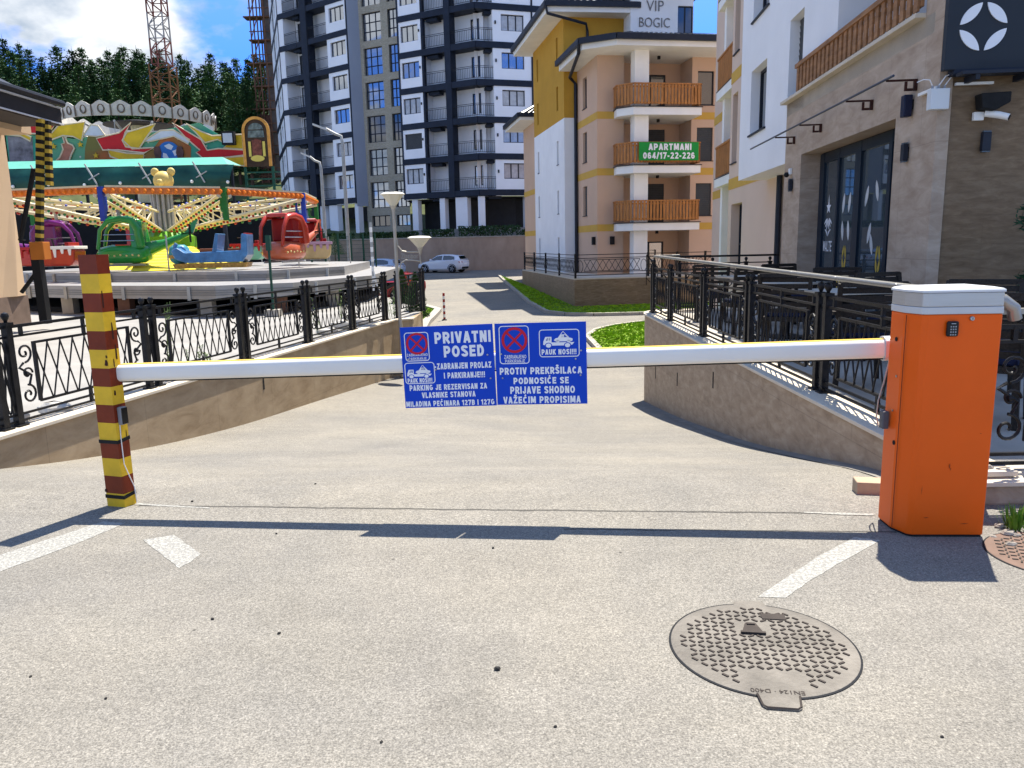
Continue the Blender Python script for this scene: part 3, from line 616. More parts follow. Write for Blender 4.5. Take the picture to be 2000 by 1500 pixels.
m.tube([c0+V((-.01, -.03, -.05)), c0+V((-.03, -.03, -.16)), c0+V((-.05, -.02, -.27)), c0+V((-.045, .0, -.36)), c0+V((-.02, .02, -.42)), V((-.01, .2, .53))], .0035, 6)
m.build('cable', M('grey_cable', (.45, .44, .40), .5), bg_)

# ================================================================ SIGNS on the boom
BLUE = M('sign_blue', (.0, .050, .47), .5, var=.06, scale=3)
SWH = M('sign_white_vinyl', (.78, .79, .80), .5, var=.04)
SRED = M('sign_red_vinyl', (.55, .012, .03), .5, var=.06)
def mk_sign(label, px, lines, circle, truck):
    """a square sheet-metal sign bolted to the boom; u,v run 0..1 from its top left corner"""
    Ys = []
    P = []
    for x, y in px:
        t = (at(x, y, 4).x-A1.x)/(A0.x-A1.x); P.append(at(x, y, A1.y+(A0.y-A1.y)*t-.045))
    tl, tr, br, bl = P
    c = (tl+tr+br+bl)/4; ux = (tr-tl+br-bl)/2; wd = ux.length; ux.normalize(); uz = (tl-bl+tr-br)/2; uz = uz-ux*uz.dot(ux); ht = uz.length; uz.normalize()
    root = thing('warning_sign', label, 'sign', c, 0, 'blue notices bolted to the boom')
    n = ux.cross(uz)
    def p(u, v, t=0.): return ux*(u-.5)*wd+uz*(.5-v)*ht+n*t
    m = MB(); m.ext([p(0, 0), p(1, 0), p(1, 1), p(0, 1)], -n*.003); m.build('panel', BLUE, root)
    m = MB()
    for s, u0, u1, v0, v1 in lines: block_text(m, s, p((u0+u1)/2, (v0+v1)/2), (u1-u0)*wd, (v1-v0)*ht, ux, uz, .0012, .235 if (v1-v0) > .05 else .15)
    m.build('lettering', SWH, root)
    def frame(m, u0, u1, v0, v1, t=.0045, r_=.018):
        cs = []
        for (cu, cv, a0) in ((u1*wd-r_, v0*ht+r_, 0), (u0*wd+r_, v0*ht+r_, 90), (u0*wd+r_, v1*ht-r_, 180), (u1*wd-r_, v1*ht-r_, 270)):
            for i in range(6):
                a_ = radians(a0+18*i); cs.append((cu, cv, a_))
        o_, i_ = [], []
        for cu, cv, a_ in cs:
            for L_, rr_ in ((o_, r_), (i_, r_-t)): L_.append(p((cu+rr_*cos(a_))/wd, (cv-rr_*sin(a_))/ht, .0012))
        k = len(o_); m.add(o_+i_, [(q, (q+1) % k, k+(q+1) % k, k+q) for q in range(k)])
    cu, cv, rad, fr = circle; m = MB(); C_ = p(cu, cv, .0015); ro, ri = rad*wd, rad*wd*.80; k = 40
    m.add([C_+ux*(r_*cos(2*pi*i/k))+uz*(r_*sin(2*pi*i/k)) for r_ in (ro, ri) for i in range(k)], [(i, (i+1) % k, k+(i+1) % k, k+i) for i in range(k)])
    for a_ in (pi/4, -pi/4):
        d = ux*cos(a_)+uz*sin(a_); e = (uz*cos(a_)-ux*sin(a_))*(ro*.085); q = C_+n*(.0003 if a_ > 0 else .0005)
        m.add([q-d*ri*1.02-e, q+d*ri*1.02-e, q+d*ri*1.02+e, q-d*ri*1.02+e], [(0, 1, 2, 3)])
    m.build('prohibition_ring', SRED, root)
    m = MB(); frame(m, *fr); frame(m, *truck[:4]); m.build('border', SWH, root)
    # tow truck pictogram inside its border
    u0, u1, v0, v1 = truck[4:]; m = MB(); md = MB()
    def q(a, b, t=.0013): return p(u0+(u1-u0)*a, v1-(v1-v0)*b, t)
    m.add([q(.0, .22), q(.27, .22), q(.27, .30), q(1, .30), q(.93, .14), q(.80, .10), q(.15, .10), q(0, .16)], [tuple(range(8))])
    m.add([q(.0, .22), q(.27, .22), q(.27, .66), q(.07, .66), q(.01, .38)], [tuple(range(5))])
    for cx_ in (.17, .78):
        for mm_, r_, t_ in ((md, .115, .0015), (m, .085, .0017)): mm_.add([q(cx_+r_*cos(2*pi*i/16), .11+r_*1.75*sin(2*pi*i/16)*.9, t_) for i in range(16)], [tuple(range(16))])
    m.add([q(.34, .44), q(.40, .56), q(.50, .60), q(.58, .80), q(.72, .80), q(.82, .60), q(.94, .54), q(.95, .42), q(.90, .36), q(.40, .36)], [tuple(range(10))])
    for cx_ in (.47, .82): m.add([q(cx_+.055*cos(2*pi*i/12), .37+.10*sin(2*pi*i/12), .0013) for i in range(12)], [tuple(range(12))])
    m.add([q(.63, 1.0), q(.65, 1.0), q(.50, .58), q(.47, .58)], [(0, 1, 2, 3)]); m.add([q(.63, 1.0), q(.65, 1.0), q(.84, .60), q(.80, .60)], [(0, 1, 2, 3)])
    md.add([q(.09, .42), q(.13, .60), q(.16, .60), q(.14, .42)], [(0, 1, 2, 3)]); md.add([q(.18, .42), q(.18, .60), q(.23, .60), q(.23, .42)], [(0, 1, 2, 3)])
    md.add([q(.56, .62), q(.61, .76), q(.64, .76), q(.64, .62)], [(0, 1, 2, 3)]); md.add([q(.67, .62), q(.67, .76), q(.71, .76), q(.77, .62)], [(0, 1, 2, 3)])
    g = m.build('tow_truck_pictogram', SWH, root); md.build('pictogram_window', BLUE, g)
    return root, p, n
sg1, p1, n1_ = mk_sign('left blue notice reading PRIVATNI POSED, hung on the white boom', [(781, 640), (962, 632), (970, 792), (792, 797)],
  [('PRIVATNI', .37, .975, .075, .215), ('POSED', .46, .895, .245, .385), ('ZABRANJENO', .055, .285, .325, .358), ('PARKIRANJE', .075, .27, .372, .403), ('PAUK NOSI!!!', .045, .315, .63, .685),
   ('-ZABRANJEN PROLAZ', .35, .965, .455, .53), ('I PARKIRANJE!!!', .445, .89, .573, .645), ('PARKING JE REZERVISAN ZA', .06, .905, .715, .785), ('VLASNIKE STANOVA', .19, .775, .81, .88), ('MILADINA PEĆINARA 127B I 127G', .01, .975, .918, .985)],
  (.175, .205, .118, (.04, .305, .065, .42)), (.02, .35, .435, .70, .045, .315, .47, .625))
sg2, p2, n2_ = mk_sign('right blue notice reading PROTIV PREKRŠILACA, hung on the white boom', [(965, 632), (1145, 628), (1147, 788), (972, 791)],
  [('ZABRANJENO', .095, .34, .385, .43), ('PARKIRANJE', .105, .325, .44, .48), ('PAUK NOSI!!!', .51, .89, .325, .39), ('PROTIV PREKRŠILACA', .04, .945, .54, .625), ('PODNOSIĆE SE', .19, .80, .665, .745), ('PRIJAVE SHODNO', .15, .865, .775, .865), ('VAŽEĆIM PROPISIMA', .07, .925, .90, .985)],
  (.215, .205, .142, (.045, .375, .03, .495)), (.485, .925, .085, .42, .53, .87, .11, .30))
for root, p, n, sc in ((sg1, p1, n1_, ((.93, .37), (.95, .66), (.07, .39), (.36, .53))), (sg2, p2, n2_, ((.065, .37), (.94, .345), (.88, .445), (.07, .665), (.93, .645)))):
    for u, v in sc: m = MB(); m.ball(p(u, v, .003), .0055, 8); m.build('screw', CHROME, root)

# ================================================================ MANHOLES
CAST = M('worn_cast_iron', (.150, .136, .115), .65, metal=.25, var=.30, scale=5, bump=.4, bscale=70)
CASTD = M('dark_cast_iron', (.045, .036, .03), .7, metal=.2, var=.3, scale=9)
RUSTC = M('reddish_cast_iron', (.15, .095, .07), .7, var=.2, scale=9, bump=.3)
def manhole(c, r, rz, label, top, full=True):
    root = thing('manhole_cover', label, 'manhole cover', (c[0], c[1], .0), rz)
    m = MB(); m.lathe([(r+.007, .0005), (r+.007, .003), (r-.004, .0035)], n=72); m.build('rim_gap', DARK, root)
    m = MB(); m.lathe([(r, .0), (r, .0045), (r-.012, .0055)], n=72)
    if full:
        m.prism([(-.065, r-.02), (.065, r-.02), (.055, r+.028), (-.055, r+.028)], .0, .006)
        m.prism([(-.068, -r+.02), (.068, -r+.02), (.06, -r-.055), (.048, -r-.066), (-.048, -r-.066), (-.06, -r-.055)], .0, .006)
    lid = m.build('lid', top, root, bevel=.0015)
    m = MB(); d = .031; k = int(r/d)+1
    for i in range(-k, k+1):
        for j in range(-k, k+1):
            x, y = i*d, j*d
            if x*x+y*y > (r-.04)**2 or (full and abs(x) < .10 and y < -r+.155) or (full and abs(x+.02) < .055 and abs(y-.12) < .05): continue
            a_ = radians(35 if (i+j) % 2 else -40); l = .0118; dx, dy = cos(a_)*l, sin(a_)*l
            m.bar((x-dx, y-dy, .0065), (x+dx, y+dy, .0065), .008, .005)
    m.build('tread_bar', CASTD, root)  # bars coloured darker than the lid for dirt and their small shadows
    if full:
        m = MB(); m.ext([(-.06, .085, .0062), (.02, .085, .0062), (.0, .16, .0062), (-.04, .16, .0062)], (0, 0, .003)); m.build('lifting_eye', CASTD, root)
        m = MB(); m.bar((-.065, .082, .011), (.025, .082, .011), .012, .008); m.bar((-.035, .15, .0105), (-.005, .15, .0105), .012, .006); m.build('lifting_bar', CASTD, root)
        m = MB(); m.box(.03, .12, .2, .245, .0055, .0095); m.build('name_plate', CASTD, root, bevel=.001)
        m = MB(); text(m, 'EN124 · D400', (0, -r+.03, .0062), .17, .022, (-1, 0, 0), (0, -1, 0), .001, .004); m.build('cast_lettering', CASTD, root)
        m = MB(); m.tube([(-.066, -r+.01, .006), (-.058, -r-.05, .006), (-.046, -r-.062, .006), (.046, -r-.062, .006), (.058, -r-.05, .006), (.066, -r+.01, .006)], .004, 5); m.build('frame_lug', CASTD, root)
    return root
manhole((.885, 2.56), .325, radians(-9), 'large round cast iron manhole cover with lifting tabs in front of the barrier', CAST)
manhole((atz(2062, 1085, 0).x, atz(2062, 1085, 0).y), .28, radians(20), 'small reddish manhole cover half outside the picture beside the orange cabinet', RUSTC, False)

# ---- loose kerb stone, rubble and weeds beside the cabinet
p = atz(1690, 955, -.0)
m = MB(); m.box(-.05, .36, -.06, .06, 0, .085); o = tag(m.build('stone_block', M('sandstone_block', (.40, .30, .20), .8, var=.15, scale=6, bump=.3), bevel=.006), 'loose tan stone block lying on the ramp behind the orange cabinet', 'stone')
o.location = (2.05, 4.32, zroad(2.05, 4.32)-.01); o.rotation_euler.z = radians(-12)
fw_ = thing('end_wall', 'low broken stone kerb wall right of the orange cabinet carrying a black fence post', 'wall', (2.35, 4.0, 0))
m = MB(); m.box(0.0, 2.2, 0, .3, -.2, .10); m.build('wall_body', TRAV, fw_)
m = MB(); m.box(-.03, .16, -.03, .33, .102, .135); m.box(.17, .62, -.02, .32, .102, .128); m.box(.63, 2.2, -.03, .33, .102, .135); m.build('coping', CAP, fw_, bevel=.005)
ef = thing('iron_railing', 'end of the terrace railing with rounded handrail just right of the orange cabinet', 'railing', (2.55, 4.18, .135))
rail_post(ef, .93, .04, False, .085); rail_post(ef, .93, .62, True)
m = MB(); m.tube([(-.10, .02, .96), (.02, 0, .975), (.12, -.02, .96), (.17, -.03, .92), (.19, -.02, .86)], .036, 8); m.bar((.1, 0, .9), (1.5, 0, .9), .05, .03); m.build('handrail', HAND, ef, smooth=50)
rail_panel(ef, .1, 1.5, .9)
for i, (x, y, s) in enumerate([(q_.x, q_.y, s_) for q_, s_ in ((atz(1952, 1030, 0), .022), (atz(1985, 1048, 0), .018), (atz(1968, 1046, 0), .028), (atz(1940, 1050, 0), .014), (atz(1975, 1066, 0), .022), (V((2.62, 4.12, 0)), .04))]):
    mb = MB(); mb.ball((0, 0, 0), s, 7, (1.3, .9, .6)); mb.v = [(a*(1+random.uniform(-.25, .25)), b*(1+random.uniform(-.25, .25)), c*(1+random.uniform(-.2, .2))) for a, b, c in mb.v]
    lab = ['pale rubble stone at the foot of the broken kerb wall', 'grey rubble stone among the weeds', 'largest white rubble stone by the weeds', 'little stone in front of the weeds', 'dark flat stone casting a shadow on the reddish manhole', 'white stone lying on the kerb wall by the black post'][i]
    o = tag(mb.build('rubble_stone', M('pale_rubble', (.27, .24, .20), .9, var=.3, scale=12, bump=.4)), lab, 'stone', 'rubble by the cabinet'); o.location = (x, y, s*.4 if i != 5 else .17)
def weed(name, label, loc, n, h, spread, mat, cat='weed', group=None):
    m = MB()
    for i in range(n):
        a = random.uniform(0, 2*pi); r = random.uniform(0, spread); hh = h*random.uniform(.5, 1.1); b = V((cos(a)*r, sin(a)*r, 0)); t = b+V((cos(a)*hh*random.uniform(.1, .6), sin(a)*hh*random.uniform(.1, .6), hh)); s = V((-sin(a), cos(a), 0))*h*.045
        mid = b.lerp(t, .55)+V((0, 0, hh*.1)); m.add([b-s*.6, b+s*.6, mid+s, t, mid-s], [(0, 1, 2, 4), (4, 2, 3)])
    o = tag(m.build(name, mat), label, cat, group); o.location = loc; return o
WEEDM = M('weed_green', (.10, .20, .02), .6, var=.4, scale=20)
weed('weed_clump', 'bright green weed growing by the rubble right of the cabinet', (atz(1984, 1032, 0).x, atz(1984, 1032, 0).y, .0), 90, .11, .07, WEEDM)

# ================================================================ BUILDING HELPERS
class Fr:
    """wall frame: origin, direction along the wall, outward normal"""
    def __init__(s, o, u, n=None):
        s.o = V(o); s.u = V(u).normalized(); s.n = V(n).normalized() if n else V((s.u.y, -s.u.x, 0))
    def p(s, a, z, d=0.): return s.o+s.u*a+s.n*d+V((0, 0, z))     # d > 0 stands proud of the wall
def wall(m, f, a0, a1, z0, z1, holes=(), dep=.15, mi=None):
    xs = sorted({a0, a1, *[h[0] for h in holes], *[h[1] for h in holes]}); zs = sorted({z0, z1, *[h[2] for h in holes], *[h[3] for h in holes]})
    xs = [x for x in xs if a0-1e-6 <= x <= a1+1e-6]; zs = [z for z in zs if z0-1e-6 <= z <= z1+1e-6]
    for xa, xb in zip(xs, xs[1:]):
        for za, zb in zip(zs, zs[1:]):
            c = ((xa+xb)/2, (za+zb)/2)
            if any(h[0] < c[0] < h[1] and h[2] < c[1] < h[3] for h in holes): continue
            m.quad(f.p(xa, za), f.p(xb, za), f.p(xb, zb), f.p(xa, zb), mi=mi)
    for xa, xb, za, zb in [h[:4] for h in holes]:
        for p, q in (((xa, za), (xb, za)), ((xb, za), (xb, zb)), ((xb, zb), (xa, zb)), ((xa, zb), (xa, za))):
            m.quad(f.p(*p), f.p(*q), f.p(q[0], q[1], -dep), f.p(p[0], p[1], -dep), mi=mi)
def fbox(m, f, a0, a1, z0, z1, d0, d1, mi=None):
    P = [f.p(a, z, d) for z in (z0, z1) for d in (d0, d1) for a in (a0, a1)]
    m.add(P, [(0, 1, 3, 2), (4, 6, 7, 5), (0, 4, 5, 1), (2, 3, 7, 6), (0, 2, 6, 4), (1, 5, 7, 3)], mi)
def window(parent, f, a0, a1, z0, z1, rec=.12, cols=1, rows=1, t=.05, glass=None, frame=None, sill=None, shutter=0., name='window', tilt=None):
    """window frame (part) with its pane and sill (sub-parts), set rec behind the wall face"""
    m = MB(); d0, d1 = -rec-.05, -rec
    fbox(m, f, a0, a1, z0, z0+t, d0, d1); fbox(m, f, a0, a1, z1-t, z1, d0, d1)
    fbox(m, f, a0, a0+t, z0+t, z1-t, d0, d1); fbox(m, f, a1-t, a1, z0+t, z1-t, d0, d1)
    for i in range(1, cols): x = a0+(a1-a0)*i/cols; fbox(m, f, x-t*.7, x+t*.7, z0+t, z1-t, d0+.004, d1-.004)
    for i in range(1, rows): z = z0+(z1-z0)*i/rows; fbox(m, f, a0+t, a1-t, z-t*.6, z+t*.6, d0+.006, d1-.006)
    o = m.build(name, frame or DKMET, parent)
    m = MB(); e = t*.5; m.quad(f.p(a0+e, z0+e, d0+.02), f.p(a1-e, z0+e, d0+.02), f.p(a1-e, z1-e, d0+.02), f.p(a0+e, z1-e, d0+.02)); m.build('pane', glass or GLASS, o)
    if shutter > 0:
        m = MB(); zb = z1-(z1-z0)*shutter; k = max(3, int((z1-zb)/.09))
        for i in range(k):
            za, zc = zb+(z1-zb)*i/k, zb+(z1-zb)*(i+1)/k
            m.quad(f.p(a0+.01, za, d1+.012), f.p(a1-.01, za, d1+.012), f.p(a1-.01, zc-.008, d1+.026), f.p(a0+.01, zc-.008, d1+.026)); m.quad(f.p(a0+.01, zc-.008, d1+.026), f.p(a1-.01, zc-.008, d1+.026), f.p(a1-.01, zc, d1+.012), f.p(a0+.01, zc, d1+.012))
        m.build('shutter', SHUT, o)
    if sill is not None:
        m = MB(); fbox(m, f, a0-.05, a1+.05, z0-.035, z0-.002, -rec, sill); m.build('sill', DKMET, o)
    return o
def slat_rail(parent, f, a0, a1, z0, z1, d, name='balcony_railing', w=.09, gap=.045, mat=None):
    """wooden balcony railing standing in the plane d of frame f"""
    m = MB(); k = max(2, int((a1-a0)/(w+gap))); s = (a1-a0)/k
    for i in range(k): fbox(m, f, a0+s*i+gap/2, a0+s*(i+1)-gap/2, z0+.02, z1-.05, d, d+.025)
    fbox(m, f, a0, a1, z1-.06, z1, d-.04, d+.05); fbox(m, f, a0, a1, z0+.06, z0+.13, d-.03, d-.002); fbox(m, f, a0, a1, z1-.2, z1-.13, d-.03, d-.002)
    return m.build(name, mat or WOOD, parent)

# ================================================================ CAFE BUILDING on the right (faces the terrace)
rb = thing('cafe_building', 'white and peach apartment house with brown stone cafe front on the right', 'building', (3.78, 0, 0), -math.atan(.075))
F0 = Fr((0, 0, 0), (0, 1, 0), (-1, 0, 0))
def RF(x): return Fr((x, 0, 0), (0, 1, 0), (-1, 0, 0))
m = MB()
wall(m, F0, 8.2, 13.8, .0, 3.70, [(9.22, 12.86, .0, 2.78)], .36)
f8 = Fr((0, 8.2, 0), (1, 0, 0), (0, -1, 0))
wall(m, f8, 0, .13, 0, 4.3); wall(m, F0, 8.2, 8.62, 3.70, 4.3); m.quad((0, 8.2, 4.3), (1.7, 8.2, 4.3), (1.7, 8.62, 4.3), (0, 8.62, 4.3)); wall(m, Fr((0, 8.62, 0), (-1, 0, 0), (0, 1, 0)), -1.7, 0, 3.7, 4.3)
m.build('stone_front', stone('cafe_travertine', (.35, .25, .17), (.46, .35, .25), (.58, .465, .35), tile=(.9, 1.2), scale=1.3, stretch=(1, .7, 2.2)), rb)
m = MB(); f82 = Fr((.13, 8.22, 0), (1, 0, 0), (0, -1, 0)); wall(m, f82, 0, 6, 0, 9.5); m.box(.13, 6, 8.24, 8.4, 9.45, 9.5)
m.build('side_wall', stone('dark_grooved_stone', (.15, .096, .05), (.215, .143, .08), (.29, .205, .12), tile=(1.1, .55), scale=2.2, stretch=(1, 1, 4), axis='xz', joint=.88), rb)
m = MB(); fbox(m, F0, 8.62, 13.85, 3.702, 3.75, -.3, .11); m.build('balcony_trim', CAP, rb, bevel=.004)
slat_rail(rb, F0, 8.64, 13.1, 3.76, 4.20, .045, w=.10, gap=.075, mat=M('dull_wood', (.30, .15, .065), .6, var=.35, scale=3, stretch=(1, 1, 6)))
m = MB(); m.box(-.0, 1.7, 8.4, 13.8, 3.5, 3.701); m.build('balcony_floor', CAP, rb)
# recessed upper wall behind the balcony, peach, with a wide shutter window and brown door
m = MB(); F17 = RF(1.7); wall(m, F17, 8.22, 11.4, 3.72, 9.5, [(8.5, 9.9, 3.95, 5.5), (10.3, 11.2, 3.74, 5.9), (8.5, 9.9, 6.6, 8.1)], .12); m.build('balcony_back_wall', PEACHL, rb)
window(rb, F17, 8.5, 9.9, 3.95, 5.5, .1, 2, shutter=.9); window(rb, F17, 8.5, 9.9, 6.6, 8.1, .1, 2)
window(rb, F17, 10.3, 11.2, 3.74, 5.9, .06, 1, name='balcony_door', t=.11, frame=WOOD)
# white oriel
m = MB(); wh = [(13.02, 14.02, 3.56, 5.05), (15.30, 16.55, 3.56, 4.80), (13.02, 14.02, 5.75, 7.1), (15.30, 16.55, 5.75, 7.0)]
wall(m, F0, 13.8, 17.5, 2.73, 9.5, [h for h in wh if h[0] > 13.9], .22); wall(m, F0, 11.4, 13.8, 3.752, 9.5, [(13.02, 13.8, 3.76, 5.05), (13.02, 13.8, 5.75, 7.1)], .22)
m.v = m.v; fe = Fr((0, 11.4, 0), (1, 0, 0), (0, -1, 0)); wall(m, fe, 0, 1.7, 3.752, 9.5)
m.quad((0, 13.8, 2.73), (0, 17.5, 2.73), (.62, 17.5, 2.73), (.62, 13.8, 2.73)); ff = Fr((0, 17.5, 0), (1, 0, 0), (0, 1, 0)); wall(m, ff, 0, 2, 2.73, 9.5)
m.build('oriel_wall', WHITE, rb)
window(rb, F0, 13.02, 13.8, 3.76, 5.05, .18, 1, shutter=1.0, sill=.04); window(rb, F0, 15.30, 16.55, 3.56, 4.80, .18, 2, sill=.04)
window(rb, F0, 13.02, 13.8, 5.75, 7.1, .18, 1, shutter=1.0, sill=.04); window(rb, F0, 15.30, 16.55, 5.75, 7.0, .18, 2, sill=.04)
# recessed peach ground floor under the oriel and the peach wing beyond
F6 = RF(.62); m = MB(); wall(m, F6, 13.8, 21.6, -.6, 9.5, [(19.9, 21.2, .3, 2.38), (20.75, 21.35, 3.45, 5.2), (20.75, 21.35, 6.2, 7.8)], .25); fz = Fr((.62, 21.6, 0), (1, 0, 0), (0, 1, 0)); wall(m, fz, 0, 1.3, -.6, 9.5)
F19 = RF(1.9); wall(m, F19, 21.6, 31, -1.4, 11.8, [(26.4, 27.2, 1.0, 2.4), (26.4, 27.2, 3.8, 5.2), (26.4, 27.2, 6.5, 7.9)], .15)
fy = Fr((1.9, 31, 0), (1, 0, 0), (0, 1, 0)); wall(m, fy, 0, 8, -1.4, 11.8)
m.build('peach_wall', PEACHL, rb)
window(rb, F6, 19.9, 21.2, .3, 2.38, .22, 1, 2); window(rb, F6, 20.75, 21.35, 3.45, 5.2, .2, 1, sill=.04); window(rb, F6, 20.75, 21.35, 6.2, 7.8, .2, 1, sill=.04)
for z in (1.0, 3.8, 6.5): window(rb, F19, 26.4, 27.2, z, z+1.4, .12, 1)
m = MB(); fbox(m, F6, 17.51, 21.6, 2.78, 3.06, .0, .012); fbox(m, F19, 21.6, 31, 3.0, 3.3, 0, .012); fbox(m, F19, 21.6, 31, 5.75, 6.05, 0, .012); fbox(m, F6, 17.51, 21.6, 5.5, 5.78, 0, .012); m.build('yellow_band', YELBAND, rb)
for z in (3.13, 5.83, 8.53):
    m = MB(); m.box(1.05, 1.9, 22.6, 26.1, z, z+.26); b = m.build('balcony_slab', OFFWH, rb)
    fb = RF(1.12); slat_rail(b, fb, 22.6, 26.1, z+.30, z+1.28, 0.02); fs = Fr((1.1, 22.62, 0), (1, 0, 0), (0, -1, 0)); slat_rail(b, fs, 0, .75, z+.30, z+1.28, 0.0)
    m = MB(); m.box(1.04, 1.9, 22.58, 26.1, z+.262, z+.29); m.build('slab_edge', DKMET, b)
m = MB(); m.box(1.2, 1.5, 25.5, 25.8, -1.4, 9.0); m.build('balcony_column', OFFWH, rb)
m = MB(); m.tube([(.55, 16.2, .0), (.55, 16.2, 2.72)], .06, 8); m.build('downpipe', DKMET, rb, smooth=40)
m = MB(); m.box(.05, 9, 8.3, 17.5, 9.5, 9.62); m.box(.62, 9, 17.5, 21.6, 9.5, 9.62); m.box(1.85, 9, 21.6, 31.0, 11.8, 12.05); m.build('roof', M('dark_roof_tiles', (.03, .032, .038), .6, var=.3, scale=8), rb)
m = MB(); m.box(6.0, 6.1, 8.25, 31, -1, 11.8); m.box(5.9, 6, 8.25, 8.3, 0, 9.5); m.build('rear_wall', PEACHL, rb)
# glazed cafe door set in the niche
FD = RF(.33); m = MB()
wall(m, FD, 8.9, 12.9, .0, 2.9, [(9.75, 12.80, .05, 2.74)], .02); m.build('niche_lining', M('niche_black_panel', (.012, .012, .014), .4), rb)
gd = MB()
for a, w__ in ((12.62, .20), (11.93, .07), (11.06, .22), (10.02, .10), (9.70, .08)): fbox(gd, FD, a, a+w__, .0, 2.76, -.04, .035)
fbox(gd, FD, 9.78, 12.62, 2.62, 2.76, -.036, .031); fbox(gd, FD, 9.78, 12.62, 0, .09, -.036, .031)
door = gd.build('glass_door', M('dark_blue_frame', (.010, .020, .034), .35), rb)
m = MB(); m.quad(FD.p(9.75, .05, 0), FD.p(12.7, .05, 0), FD.p(12.7, 2.7, 0), FD.p(9.75, 2.7, 0))
def doorglass():
    m_ = bpy.data.materials.new('cafe_door_glass'); m_.use_nodes = True; b = m_.node_tree.nodes['Principled BSDF']
    b.inputs['Base Color'].default_value = (.10, .13, .15, 1); b.inputs['Metallic'].default_value = .55; b.inputs['Roughness'].default_value = .02; return m_
m.build('pane', doorglass(), door)
# decals on the glass: star, wings and the word, plus leaf shapes
dm = MB()
def gp(a, z, d=.003): return FD.p(a, z, d)
def decal_leaf(mm, a, z, l, wd, ang):
    pts = []
    for i in range(12):
        t = i/12; s_ = 2*pi*t; x = cos(s_)*l/2; y = sin(s_)*wd/2*(1-abs(cos(s_))**3*.6)
        pts.append(gp(a+x*cos(ang)-y*sin(ang), z+x*sin(ang)+y*cos(ang)))
    mm.add(pts, [tuple(range(12))])
ca_, cz_ = 12.40, 1.92
fdw = lambda a, z: FD.p(a, z, .036)
pts = []
for i in range(10):
    r_ = (.20 if i == 0 else .11) if i % 2 == 0 else .045
    pts.append(FD.p(ca_+r_*sin(-2*pi*i/10), cz_+r_*cos(2*pi*i/10), .004))
dm.add(pts, [tuple(range(10))])
for k in range(-3, 4):
    if k == 0: continue
    decal_leaf(dm, ca_+.035*k, cz_-.30+.03*abs(k), .17, .035, pi/2+(-.33)*k*-1)
    decal_leaf(dm, ca_+.03*k, cz_-.42+.02*abs(k), .10, .028, pi/2+.35*k*-1)
block_text(dm, 'WALTE', FD.p(ca_-.02, cz_-.60, .004), .40, .16, (0, -1, 0), (0, 0, 1), .001, .15)
dm.build('logo_lettering', SWH, door)
dm = MB()
for (a, z, an) in ((11.74, 1.95, 1.75), (11.5, 1.95, 1.75), (11.74, 1.55, 1.4), (11.5, 1.55, 1.4), (10.85, 2.0, 1.9), (10.5, 2.05, 1.25), (10.7, 1.5, 1.9), (10.6, 1.35, 1.25), (11.3, .55, 1.9), (10.7, .55, 1.2), (11.8, .55, 1.3), (11.4, .5, 1.8)): decal_leaf(dm, a, z, .30, .10, an)
dm.build('leaf_decal', M('pale_film', (.55, .56, .55), .6), door)
dm = MB()
for a, z in ((11.62, 1.15), (10.35, 1.15), (11.8, .75)):
    for s_, an in ((-1, 1.35), (1, 1.8)): decal_leaf(dm, a+.045*s_, z+.09, .20, .06, an); decal_leaf(dm, a+.045*s_, z-.09, .20, .06, pi-an)
dm.build('gold_decal', M('gold_film', (.55, .40, .06), .4, metal=.3), door)
# shallow reflections come from real surroundings; canopy rail with brackets
m = MB(); m.tube([F0.p(8.55, 3.12, .32), F0.p(15.0, 3.12, .32)], .014, 8)
cn = m.build('canopy_rail', M('blue_grey_steel', (.05, .06, .085), .4), rb)
for a in (8.72, 9.94, 11.88, 13.24):
    m = MB(); f = F0
    fbox(m, f, a-.016, a+.016, 2.99, 3.11, .002, .035); fbox(m, f, a-.010, a+.010, 3.09, 3.11, .035, .325); fbox(m, f, a-.012, a+.012, 2.99, 3.015, .045, .13); fbox(m, f, a-.011, a+.011, 3.015, 3.085, .105, .13); m.build('bracket', RUST, cn)
def wall_lamp(f, a, z, label):
    t = thing('wall_lamp', label, 'lamp', (0, 0, 0)); t.parent = None
    t.matrix_world = rb.matrix_basis if False else Matrix.Translation((3.78, 0, 0)) @ Matrix.Rotation(-math.atan(.075), 4, 'Z')
    c = f.p(a, z, 0); X = Matrix.Translation(c); t.matrix_world = t.matrix_world @ X
    g = Fr((0, 0, 0), f.u, f.n)
    m = MB(); fbox(m, g, -.042, .042, -.09, .09, .012, .065); m.build('lamp_body', DKMET, t, bevel=.004)
    m = MB(); fbox(m, g, -.038, .038, -.105, -.092, .016, .06); fbox(m, g, -.038, .038, .092, .105, .016, .06); m.build('lamp_glass', M('smoked_glass', (.10, .12, .13), .1), t)
    m = MB(); fbox(m, g, -.03, .03, -.06, .06, 0, .012); m.build('mount', RUBBER, t); return t
wall_lamp(F0, 8.84, 2.36, 'dark up and down lamp on the stone pier right of the cafe door')
wall_lamp(F0, 13.28, 2.33, 'dark up and down lamp on the stone pier left of the cafe door')
wall_lamp(f82, .36, 2.38, 'dark up and down lamp on the side wall under the white camera')
RBM = Matrix.Translation((3.78, 0, 0)) @ Matrix.Rotation(-math.atan(.075), 4, 'Z')
def rthing(name, label, cat, loc):
    t = thing(name, label, cat); t.matrix_world = RBM @ Matrix.Translation(loc); return t
sp_ = rthing('loudspeaker', 'dark blue box loudspeaker high beside the cafe door', 'loudspeaker', (0, 8.80, 2.86))
m = MB(); m.box(-.11, -.02, -.05, .05, -.13, .10); m.build('speaker_body', M('navy_plastic', (.012, .016, .04), .4), sp_, bevel=.01); m = MB(); m.box(-.02, -.002, -.03, .03, -.05, .05); m.build('mount', RUBBER, sp_)
